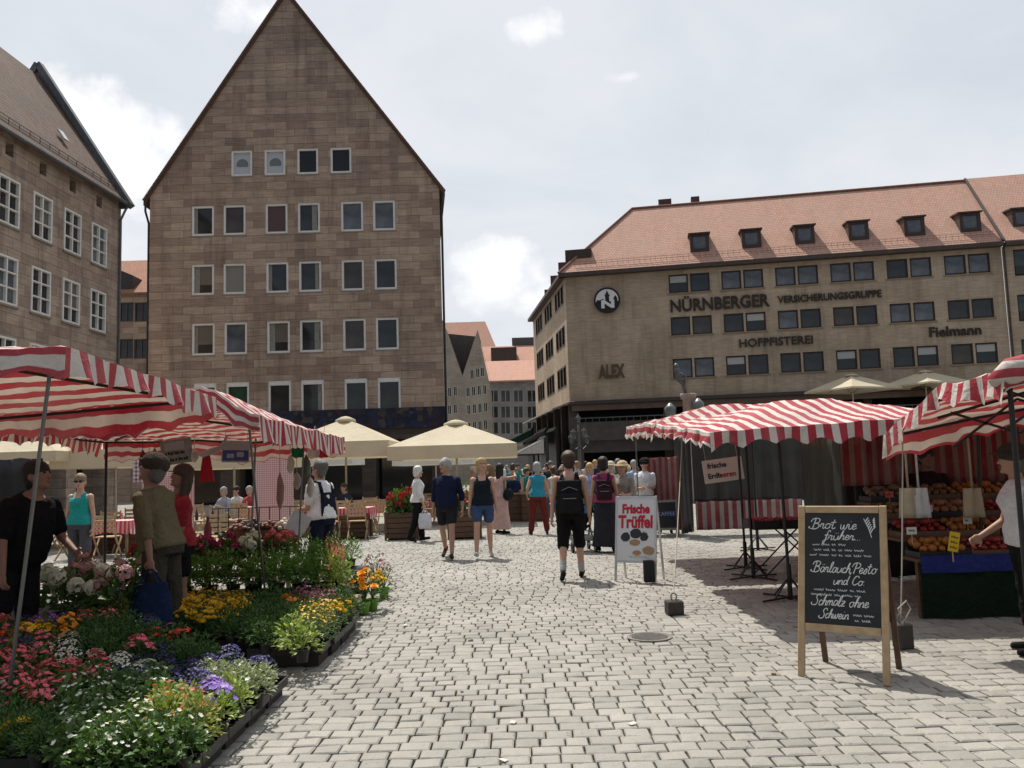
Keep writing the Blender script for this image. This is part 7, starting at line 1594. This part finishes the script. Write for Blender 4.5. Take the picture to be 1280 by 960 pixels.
# sack of paper bags etc. on the stand's right, berry table in the middle
p = P(980, 650, 12.0); t = empty('folding_table', (p.x, 12.0, 0), 0, 'black folding table with red berry punnets under the bold striped canopy', 'table'); m = MB(); m.box(-.5, .7, -.3, .3, .66, .69); m.build('table_top', BLACKPL, t); [MB().bar((x, y, 0), (x + .7 * (1 if x < 0 else -1), y + (.02 if x < 0 else -.02), .66), .018).build('leg', BLACKPL, t) for x in (-.4, .6) for y in (-.25, .25)]
BER = mat('berries red', (.36, .015, .02), .35, .5, 60, bump=.6, bscale=70)
for i in range(6):
    x = p.x - .33 + (i % 3) * .36; y = 11.83 + (i // 3) * .3; t = empty('berry_crate', (x, y, .692), 0, 'low black crate of red berries on the folding table', 'crate', 'berry crates'); m = MB(); m.box(-.17, .17, -.14, .14, 0, .01); m.box(-.17, .17, -.14, -.13, .011, .09); m.box(-.17, .17, .13, .14, .011, .09); m.box(-.17, -.16, -.129, .129, .011, .09); m.box(.16, .17, -.129, .129, .011, .09); m.build('crate', BLACKPL, t)
    m = MB(); rr = random.Random(i)
    for k in range(60): m.ell((rr.uniform(-.14, .14), rr.uniform(-.11, .11), rr.uniform(.06, .1)), (.016, .016, .019), None, 6, 5)
    m.build('berries', BER, t, True)
q = G(896, 660); t = empty('vegetable_box', q + Vector((0, .2, 0)), 0, 'red box heaped with green vegetables in front of the striped skirt cloth', 'box'); m = MB(); m.box(-.36, .36, -.2, .2, 0.004, .24); m.build('box', mat('box red', (.42, .02, .025), .5), t, bevel=.01); m = MB(); leaves(m, 150, .3, .22, .12, .07, random.Random(3), .4, .24); m.build('greens', LV, t)
q = G(925, 661); m = MB(); m.box(-.5, .5, -.15, .15, .004, .12); o = m.build('sack', mat('sack white', (.55, .54, .5), .8, .1, 6), loc=q + Vector((.35, .3, 0)), bevel=.04, seg=3); tag(o, 'low white sack on the ground below the striped skirt cloth', 'sack')
# ================================================================== lamps and column
p = P(724, 560, 46); t = empty('street_lamp', (p.x, 46, 0), 0, 'dark street lamp with a cluster of glass lanterns at the corner of the office house', 'street lamp'); m = MB(); m.lathe([(.25, 0), (.22, .5), (.09, .7), (.07, 3.4), (.09, 3.45), (.05, 3.5), (.05, 3.9)], 12); m.build('post', mat('lamp post grey', (.1, .1, .1), .5), t, True)
for k in range(4):
    a = k * math.pi / 2 + .5; e = Vector((math.cos(a) * .5, math.sin(a) * .6, 3.0 + (k % 2) * .3)); m = MB(); m.tube([(0, 0, 2.6), (e.x * .5, e.y * .5, 2.5), (e.x, e.y, e.z - .3)], .035, 8); m.build('arm', DARKMETAL, t)
    m = MB(); m.lathe([(.07, -.22), (.12, -.1), (.15, .14)], 6, c=e, cap=True); lt = m.build('lantern', mat('lantern glass', (.09, .10, .10), .15, .3, 3), t); m = MB(); m.lathe([(.18, .14), (.09, .25), (.02, .33)], 6, c=e); m.build('lantern_cap', DARKMETAL, lt)
m = MB(); m.lathe([(.08, 3.9), (.12, 4.0), (.15, 4.2), (.05, 4.34), (.02, 4.45)], 6); lt = m.build('lantern', mat('lantern glass', (.2, .22, .22)), t)
p = P(860, 492, 34); t = empty('monument_column', (p.x, 34, 0), 0, 'pinkish stone column carrying a slender metal figure, behind the striped canopies', 'monument'); zt = p.z; m = MB(); m.lathe([(.5, 0), (.45, .4), (.26, .6), (.23, zt - .25), (.3, zt - .2), (.34, zt - .05), (.3, zt)], 16); m.build('shaft', mat('column stone', (.34, .25, .21), .8, .25, 6, bump=.2), t, True)
zf = P(845, 456, 34).z - zt; m = MB(); m.tube([(-.1, 0, zt), (-.16, 0, zt + zf * .35), (-.36, 0, zt + zf * .55), (-.4, 0, zt + zf * .8), (-.42, 0, zt + zf)], [.07, .1, .13, .12, .05], 8); m.ell((-.42, 0, zt + zf * .95), (.1, .1, .12)); m.tube([(-.36, 0, zt + zf * .75), (-.1, -.1, zt + zf * .6), (-.12, -.1, zt + zf * .3)], .04, 6); m.build('figure', mat('figure metal', (.12, .12, .12), .4, .3, 10, metal=.6), t, True)
for i, (px, py) in enumerate(((838, 513), (873, 507))):
    q = P(px, py, 33.6); m = MB(); m.lathe([(.1, -.3), (.2, -.2), (.24, .1), (.14, .2), (.04, .3)], 10, c=(q.x - p.x, -.4, q.z)); m.tube([(0, -.2, q.z - .5), (q.x - p.x, -.4, q.z - .3)], .05, 6); m.build('lantern', mat('lantern metal', (.16, .17, .17), .35, .3, 5, metal=.4), t, True)
# ================================================================== the people
C = lambda r, g, b: (r, g, b)
def at(px, D): p = P(px, 600, D); return (p.x, D, 0)
def gfeet(px, py): q = G(px, py); return (q.x, q.y, 0)
WALK1 = ((26, 8), (-20, 22)); STAND = ((1, 2), (-2, 2))
bagman = person(gfeet(716, 724), -4, 'man walking away in black tank top and long black shorts with black backpack', 1.78, build=1.06, legs=((-12, 18), (14, 6)), hands=((.27, .04, .80), (.27, .12, .82)), top=('tank', 'black', C(.012, .012, .013)), bottom=('longshorts', 'black', C(.011, .011, .012)), hair=('short', 'brown'), skin='fair', socks=('white', C(.42, .42, .41)), shoes=('black sandal', C(.02, .018, .016)), head=(12, 0))
backpack(bagman, 'black backpack with ribbed panel on the man in black walking away', cloth_mat('bag black', (.014, .014, .016), .7), .31, .46, .16, .43)
navy = person(gfeet(560, 698), 172, 'grey-haired man strolling in navy polo shirt and dark shorts', 1.80, build=1.12, legs=((20, 6), (-14, 24)), hands=((.28, .0, .84), (.26, -.06, .82)), top=('half', 'navy', C(.012, .016, .045)), bottom=('shorts', 'charcoal', C(.022, .022, .028)), hair=('short', 'grey'), skin='tan', shoes=('brown', C(.07, .045, .03)), head=(-38, 0))
tankw = person(gfeet(605, 697), 184, 'short-haired blonde woman in black tank top and denim shorts', 1.74, True, build=1.06, legs=((-6, 14), (16, 6)), hands=((.27, -.02, .80), (.25, .03, .84)), top=('tank', 'black blue', C(.014, .02, .028)), bottom=('shorts', 'denim', C(.05, .085, .17)), hair=('bob', 'blond'), skin='fair', shoes=('light', C(.45, .44, .42)), head=(18, -12))
whitew = person(gfeet(523, 677), -78, 'white-haired woman in white blouse and black trousers carrying bags', 1.66, True, build=1.08, legs=((10, 6), (-8, 14)), hands=((.22, .2, .92), (.25, .14, .78)), top=('half', 'white', C(.70, .69, .68)), bottom=('trousers', 'black', C(.014, .014, .015)), hair=('bob', 'white'), shoes=('black', C(.015, .015, .015)))
dung = person(at(402, 12.5), 62, 'man in white T-shirt and navy dungarees at the second left stall', 1.76, build=1.15, legs=((6, 6), (-4, 4)), hands=((.1, .32, 1.08), (.12, .30, 1.10)), top=('tshirt', 'white', C(.60, .60, .61)), bottom=('trousers', 'navy', C(.013, .016, .034)), hair=('short', 'darkgrey'), skin='tan', head=(8, -22), lean=6)
# bib of the dungarees
m = MB(); I = E_info[dung.name]; q = lambda h_, x, y: I['sp'](h_) + I['Xs'] * x + I['fs'] * y
pts = []
m.grid(lambda a, b: q(.02 + .33 * b, (a - .5) * .34 * (1 - .15 * b), -.145 - .01 * math.sin(a * 3.14)), 6, 6); m.grid(lambda a, b: q(.02 + .3 * b, (a - .5) * .3, .155 + .012 * math.sin(a * 3.14)), 6, 6)
for sd in (-1, 1): m.bar(q(.34, sd * .12, -.15), q(.5, sd * .1, -.10), .05, .012, up=I['fs']); m.bar(q(.5, sd * .1, -.10), q(.53, sd * .1, .0), .05, .012, up=I['fs']); m.bar(q(.53, sd * .1, .0), q(.3, sd * .12, .16), .05, .012, up=I['fs'])
m.build('bib', cloth_mat('bottom navy', (.013, .016, .034)), dung, True, solid=.012)
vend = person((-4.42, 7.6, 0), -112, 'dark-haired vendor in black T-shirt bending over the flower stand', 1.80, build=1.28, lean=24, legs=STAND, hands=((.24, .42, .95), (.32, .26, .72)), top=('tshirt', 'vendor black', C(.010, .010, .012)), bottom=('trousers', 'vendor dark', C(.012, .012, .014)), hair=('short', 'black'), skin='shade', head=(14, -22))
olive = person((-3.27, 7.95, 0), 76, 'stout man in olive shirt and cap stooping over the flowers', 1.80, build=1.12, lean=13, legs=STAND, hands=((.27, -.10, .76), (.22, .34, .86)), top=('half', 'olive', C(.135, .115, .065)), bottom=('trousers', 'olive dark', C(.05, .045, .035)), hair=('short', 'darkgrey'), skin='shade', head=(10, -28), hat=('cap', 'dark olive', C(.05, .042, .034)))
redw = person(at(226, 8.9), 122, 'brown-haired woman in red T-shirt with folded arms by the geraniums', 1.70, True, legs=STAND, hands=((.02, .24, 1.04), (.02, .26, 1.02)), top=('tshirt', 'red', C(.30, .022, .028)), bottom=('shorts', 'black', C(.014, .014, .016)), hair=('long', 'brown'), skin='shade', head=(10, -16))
teal = person(at(101, 14.2), 176, 'woman with sunglasses in teal sleeveless top behind the left stall', 1.68, True, build=1.14, legs=STAND, hands=((.26, .04, .82), (.26, .06, .82)), top=('tank', 'teal', C(.02, .30, .28)), bottom=('trousers', 'grey', C(.08, .08, .09)), hair=('bun', 'sandy'), skin='fair', sunglasses=True, head=(14, 4))
pinkw = person(gfeet(627, 667), -40, 'woman in long pale pink dress with one arm raised', 1.68, True, legs=STAND, hands=((.25, .03, .8), (.2, .35, 1.5)), top=('vest', 'pale pink', C(.62, .40, .36)), bottom=('maxi', 'pale pink', C(.62, .40, .36)), hair=('long', 'black'), skin='tan')
bluew = person(gfeet(674, 668), 4, 'grey-haired woman seen from behind in turquoise top and brick red trousers', 1.68, True, build=1.08, splay=8, legs=STAND, hands=((.26, .06, .95), (.3, .0, .86)), top=('vest', 'turquoise', C(.03, .26, .36)), bottom=('trousers', 'brick', C(.15, .028, .022)), hair=('bob', 'grey'), shoes=('dark', C(.03, .025, .02)), socks=None)
greenw = person(gfeet(694, 655), 20, 'woman in white and green top partly hidden behind the backpack man', 1.62, True, legs=WALK1, top=('vest', 'white green', C(.5, .6, .48)), bottom=('trousers', 'blue grey', C(.08, .1, .16)), hair=('short', 'brown'), shoes=('white', C(.6, .6, .6)))
florw = person(gfeet(740, 664), 178, 'blonde woman in blue patterned blouse and bright turquoise leggings', 1.68, True, legs=WALK1, hands=((.2, .25, 1.0), (.25, .1, .9)), top=('half', 'pattern blue', C(.28, .32, .48)), bottom=('trousers', 'bright turquoise', C(.02, .20, .40)), hair=('long', 'blond'))
purpw = person(gfeet(758, 690), -4, 'dark-haired woman from behind in purple top and long dark skirt with rucksack', 1.70, True, build=1.05, legs=((8, 4), (-8, 12)), hands=((.26, .04, .82), (.2, .2, .98)), top=('vest', 'plum', C(.30, .05, .13)), bottom=('maxi', 'dark slate', C(.03, .03, .038)), hair=('bob', 'black'), skin='tan')
backpack(purpw, 'dark red and black rucksack on the woman in the long skirt', cloth_mat('bag plum black', (.035, .014, .022), .7), .28, .36, .13, .40)
hatw = person(at(779, 16.4), 150, 'woman in straw hat and patterned grey blouse above the truffle board', 1.62, True, build=1.1, legs=STAND, top=('half', 'pattern grey', C(.26, .25, .23)), bottom=('trousers', 'black', C(.014, .014, .015)), hair=('bob', 'sandy'), hat=('sun', 'straw', C(.50, .38, .22)), hands=((.15, .3, 1.1), (.2, .2, 1.0)))
whm = person(at(806, 19.4), 176, 'man in white shirt and black cap behind the truffle board', 1.68, build=1.05, legs=STAND, top=('tshirt', 'bright white', C(.68, .68, .70)), bottom=('trousers', 'black', C(.014, .014, .015)), hair=('short', 'black'), hat=('cap', 'black', C(.015, .015, .016)), hands=((.1, .28, 1.12), (.12, .25, 1.1)), sunglasses=True)
blt = person(at(829, 19.9), 165, 'long-haired woman in black sleeveless top beside the man in white', 1.68, True, legs=STAND, top=('tank', 'black teal', C(.012, .018, .02)), bottom=('trousers', 'dark', C(.03, .03, .035)), hair=('long', 'sandy'), hands=((.22, .2, 1.4), (.24, .05, .82)))
strh = person(at(764, 21), 170, 'woman in cream blouse and beige hat in the crowd behind the rucksack', 1.64, True, legs=STAND, top=('half', 'cream', C(.6, .56, .48)), bottom=('trousers', 'beige', C(.3, .26, .2)), hair=('bob', 'white'), hat=('sun', 'beige', C(.5, .45, .36)))
fruitw = person(P(1276, 600, 7.0).xy.to_tuple() + (0,), 78, 'person in brimmed hat and white sleeveless top at the right edge', 1.62, True, build=1.1, lean=4, legs=STAND, hands=((.36, .02, .95, .9), (.2, .3, .98)), top=('vest', 'white vest', C(.62, .60, .60)), bottom=('trousers', 'black', C(.014, .014, .015)), hair=('short', 'darkgrey'), skin='tan', hat=('sun', 'dark brim', C(.05, .045, .04)), head=(0, -6))
fv = person(at(1159, 10.15), 170, 'dark silhouetted fruit seller standing behind the stepped stand', 1.66, build=1.05, legs=STAND, hands=((.2, .3, 1.02), (.2, .25, 1.0)), top=('tshirt', 'dark plum', C(.02, .014, .016)), bottom=('trousers', 'black', C(.014, .014, .015)), hair=('short', 'black'), skin='dark')
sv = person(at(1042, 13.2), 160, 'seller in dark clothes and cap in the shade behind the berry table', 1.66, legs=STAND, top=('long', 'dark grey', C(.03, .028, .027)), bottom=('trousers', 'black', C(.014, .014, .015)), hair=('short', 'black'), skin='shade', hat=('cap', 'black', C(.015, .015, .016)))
for (px, D, lab, cl, hr) in ((280, 24.6, 'seated grey-haired guest in light blue shirt on the terrace', C(.35, .36, .42), 'grey'), (296, 25.2, 'seated guest in white shirt on the terrace', C(.65, .63, .6), 'black'), (312, 24.9, 'seated guest in red top on the terrace', C(.4, .06, .06), 'grey'), (430, 24.8, 'seated guest in dark top below the cream parasol', C(.03, .04, .06), 'brown')):
    person((P(px, 600, D).x, D, 0), 150, lab, 1.7, legs=((85, 88), (84, 86)), seat=.5, top=('half', 'guest ' + hr + str(px), cl), bottom=('trousers', 'grey', C(.08, .08, .09)), hair=('short', hr), hands=((.18, .3, .78), (.2, .3, .78)), vox=.016)
# bags and things that people carry
def bag(name, label, cat, E, sd, m_, w_=.34, h=.36, d=.1, drop=.14, cloth=True):
    p = hand_at(E, sd); t = empty(name, (p.x, p.y, p.z - drop - h), E.rotation_euler.z, label, cat); b = MB()
    loft(b, [(Vector((0, 0, 0)), Vector((1, 0, 0)), Vector((0, 1, 0)), d * .9, w_ * .44), (Vector((0, 0, h * .15)), Vector((1, 0, 0)), Vector((0, 1, 0)), d, w_ * .5), (Vector((0, 0, h * .7)), Vector((1, 0, 0)), Vector((0, 1, 0)), d * .7, w_ * .47), (Vector((0, 0, h)), Vector((1, 0, 0)), Vector((0, 1, 0)), d * .3, w_ * .42)])
    remeshed(b, 'bag', m_, t, .014, 3, .03); hd_ = MB()
    for s_ in (-1, 1): hd_.tube([(s_ * d * .3, -w_ * .25, h * .95), (s_ * .01, -.02, h + drop * .9), (s_ * .01, .02, h + drop * .9), (s_ * d * .3, w_ * .25, h * .95)], .008, 6)
    hd_.build('handle', m_, t); return t
CLN = cloth_mat('bag navy', (.012, .022, .058))
bb_ = bag('shopping_bag', 'navy blue cloth shopping bag hanging from the stooping man', 'bag', olive, -1, CLN, .40, .42, .12, .13)
m = MB(); [scribble(m, -.1, .12, zz_, .03, random.Random(3 + k), .004) for k, zz_ in enumerate((.28, .2))]; m.v = [(.112 + b * .2, a, c) for a, b, c in m.v]; m.build('print', PAPER, bb_)
bag('carrier_bag', 'white plastic carrier bag in the white-haired woman\'s hand', 'bag', whitew, 1, mat('bag white', (.55, .55, .56), .35, .1, 10), .3, .34, .1, .12)
p = hand_at(whitew, -1); t = empty('wicker_basket', (p.x + .12, p.y - .05, p.z - .3), 0, 'small wicker basket held by the white-haired woman', 'basket'); m = MB(); m.lathe([(.11, 0), (.15, .2), (.155, .21), (.13, .2), (.1, .03)], 14); m.build('basket', mat('wicker', (.36, .2, .09), .7, .3, 40, bump=.5), t); m = MB(); m.tube([(.15 * math.cos(a), 0, .2 + .16 * math.sin(a)) for a in [k * math.pi / 10 for k in range(11)]], .009, 6); m.build('handle', WOOD, t)
I = E_info[pinkw.name]; p = world_of(pinkw, I['sp'](.12) + Vector((.24, .02, 0))); t = empty('shoulder_bag', (p.x, p.y, p.z - .1), pinkw.rotation_euler.z, 'black shoulder bag on the woman in the pink dress', 'bag'); b = MB(); b.ell((0, 0, .02), (.09, .18, .15)); remeshed(b, 'bag', cloth_mat('bag black', (.014, .014, .016)), t, .015, 2, .02); m = MB(); m.tube([(0, -.15, .08), (-.08, -.06, .36), (-.13, .0, .44), (-.08, .06, .36), (0, .15, .08)], .012, 6); m.build('strap', cloth_mat('bag black', (.014, .014, .016)), t)
p = hand_at(fruitw, -1); 
# pushchair
q = G(737, 691); t = empty('pushchair', q + Vector((-.12, .35, 0)), R(8), 'dark pushchair with grey basket between two women', 'pushchair'); fm_ = mat('pushchair frame', (.1, .1, .1), .4, metal=.5); m = MB()
for sx in (-1, 1): m.bar((sx * .2, .35, .1), (sx * .2, -.25, .95), .03); m.bar((sx * .2, -.25, .1), (sx * .2, .25, .6), .03); m.bar((sx * .2, -.25, .1), (sx * .2, .35, .12), .025)
m.bar((-.2, -.25, .95), (.2, -.25, .95), .03); m.build('frame', fm_, t); m = MB(); m.grid(lambda a, b: Vector(((a - .5) * .38, .28 - .42 * b, .42 + .08 * math.sin(a * 3.14) * -1 + .35 * b * b)), 8, 8); m.build('seat', cloth_mat('pushchair black', (.015, .015, .017)), t, True, solid=.02); m = MB(); m.grid(lambda a, b: Vector((.21 * math.cos(a * 3.14) , .1 - .35 * math.cos(b * 1.6) , .72 + .25 * math.sin(a * 3.14) * (.6 + .4 * b))), 10, 6); m.build('hood', cloth_mat('pushchair black', (.015, .015, .017)), t, True, solid=.015); m = MB(); m.box(-.19, .19, -.2, .22, .2, .3); m.build('basket', mat('basket grey', (.35, .37, .36), .6), t, bevel=.02)
for sx in (-1, 1):
    for yy, r_ in ((-.25, .1), (.35, .09)):
        w_ = MB(); w_.lathe([(r_, -.02), (r_, .02), (r_ * .8, .022), (r_ * .2, .03), (.01, .03)], 16); o = w_.build('wheel', BLACKPL, t); o.rotation_euler = (0, R(90) * sx, 0); o.location = (sx * .22, yy, r_)
# the crowd in the street: a few figures, copied with their clothes re-coloured
src = []
for i, (fem, tp, bt, hr, lg) in enumerate(((False, 'tshirt', 'trousers', 'short', STAND), (True, 'half', 'shorts', 'long', WALK1), (False, 'tshirt', 'shorts', 'short', WALK1), (True, 'vest', 'skirt', 'bob', STAND))):
    E = person((0, 200 + i, 0), 0, 'x', 1.7, fem, legs=lg, top=(tp, 'crowd', C(.3, .3, .3)), bottom=(bt, 'crowd', C(.05, .05, .06)), hair=(hr, ['brown', 'blond', 'black', 'sandy'][i]), vox=.022, group='people crowding the street'); src.append(E)
CW = [('white', (.55, .55, .53)), ('black', (.015, .015, .016)), ('navy', (.02, .03, .08)), ('red', (.38, .04, .04)), ('pale blue', (.3, .4, .55)), ('grey', (.10, .10, .10)), ('charcoal', (.03, .03, .032)), ('olive', (.1, .1, .05)), ('pink', (.5, .22, .22)), ('teal', (.03, .2, .2))]
BW = [('dark blue', (.03, .04, .09)), ('black', (.014, .014, .015)), ('beige', (.3, .25, .18)), ('grey', (.12, .12, .13))]
used = set(); rc_ = random.Random(17); k = 0; spots = []
for D, xs_ in ((24, (700, 768, 790, 815)), (27, (598, 612, 642, 655, 690, 742, 752, 783)), (31, (606, 622, 640, 662, 682, 690, 705, 728, 750, 765, 798)), (36, (602, 616, 630, 648, 664, 682, 698, 716, 735, 756, 775, 788)), (43, (612, 626, 641, 655, 669, 684, 696, 708, 728, 748, 768, 792, 810)), (52, (618, 625, 632, 639, 646, 653, 660, 667, 674, 690, 704)), (62, (622, 634, 646, 658, 670, 682)), (75, (626, 638, 650, 661, 672))):
    for px in xs_: spots.append((px + rc_.uniform(-6, 6), D + rc_.uniform(-1.5, 1.5)))
hairs = ['brown', 'black', 'blond', 'grey', 'sandy', 'darkgrey', 'white']
for i, (px, D) in enumerate(spots):
    s_ = src[i % 4]; ci = (i * 7 + i // 10) % 10; bi = (i * 3 + i // 4) % 4; p = P(px, 600, D); fc = R(rc_.choice([180, 170, 200, 0, 10, -20, 90]))
    lab = 'person in %s top and %s %s in the street crowd %d metres off' % (CW[ci][0], BW[bi][0], ['trousers', 'shorts', 'shorts', 'skirt'][i % 4], round(D))
    e = s_ if i < 4 else copy_tree(s_)
    e.location = (p.x, D, 0); e.rotation_euler = (0, 0, fc); e.scale = (rc_.uniform(.88, 1.06),) * 3
    for ch in _kids.get(e.name, ()):
        b = ch.name.split('.')[0]; mm = None
        if b in ('shirt', 'sleeveless_top'): mm = cloth_mat('crowd ' + CW[ci][0], CW[ci][1])
        elif b in ('trousers', 'shorts', 'skirt'): mm = cloth_mat('crowd b ' + BW[bi][0], BW[bi][1])
        elif b == 'hair': h_ = hairs[(i * 5) % 7]; mm = hairm(h_, HAIR[h_])
        if mm: ch.material_slots[0].link = 'OBJECT'; ch.material_slots[0].material = mm
    e['label'] = lab
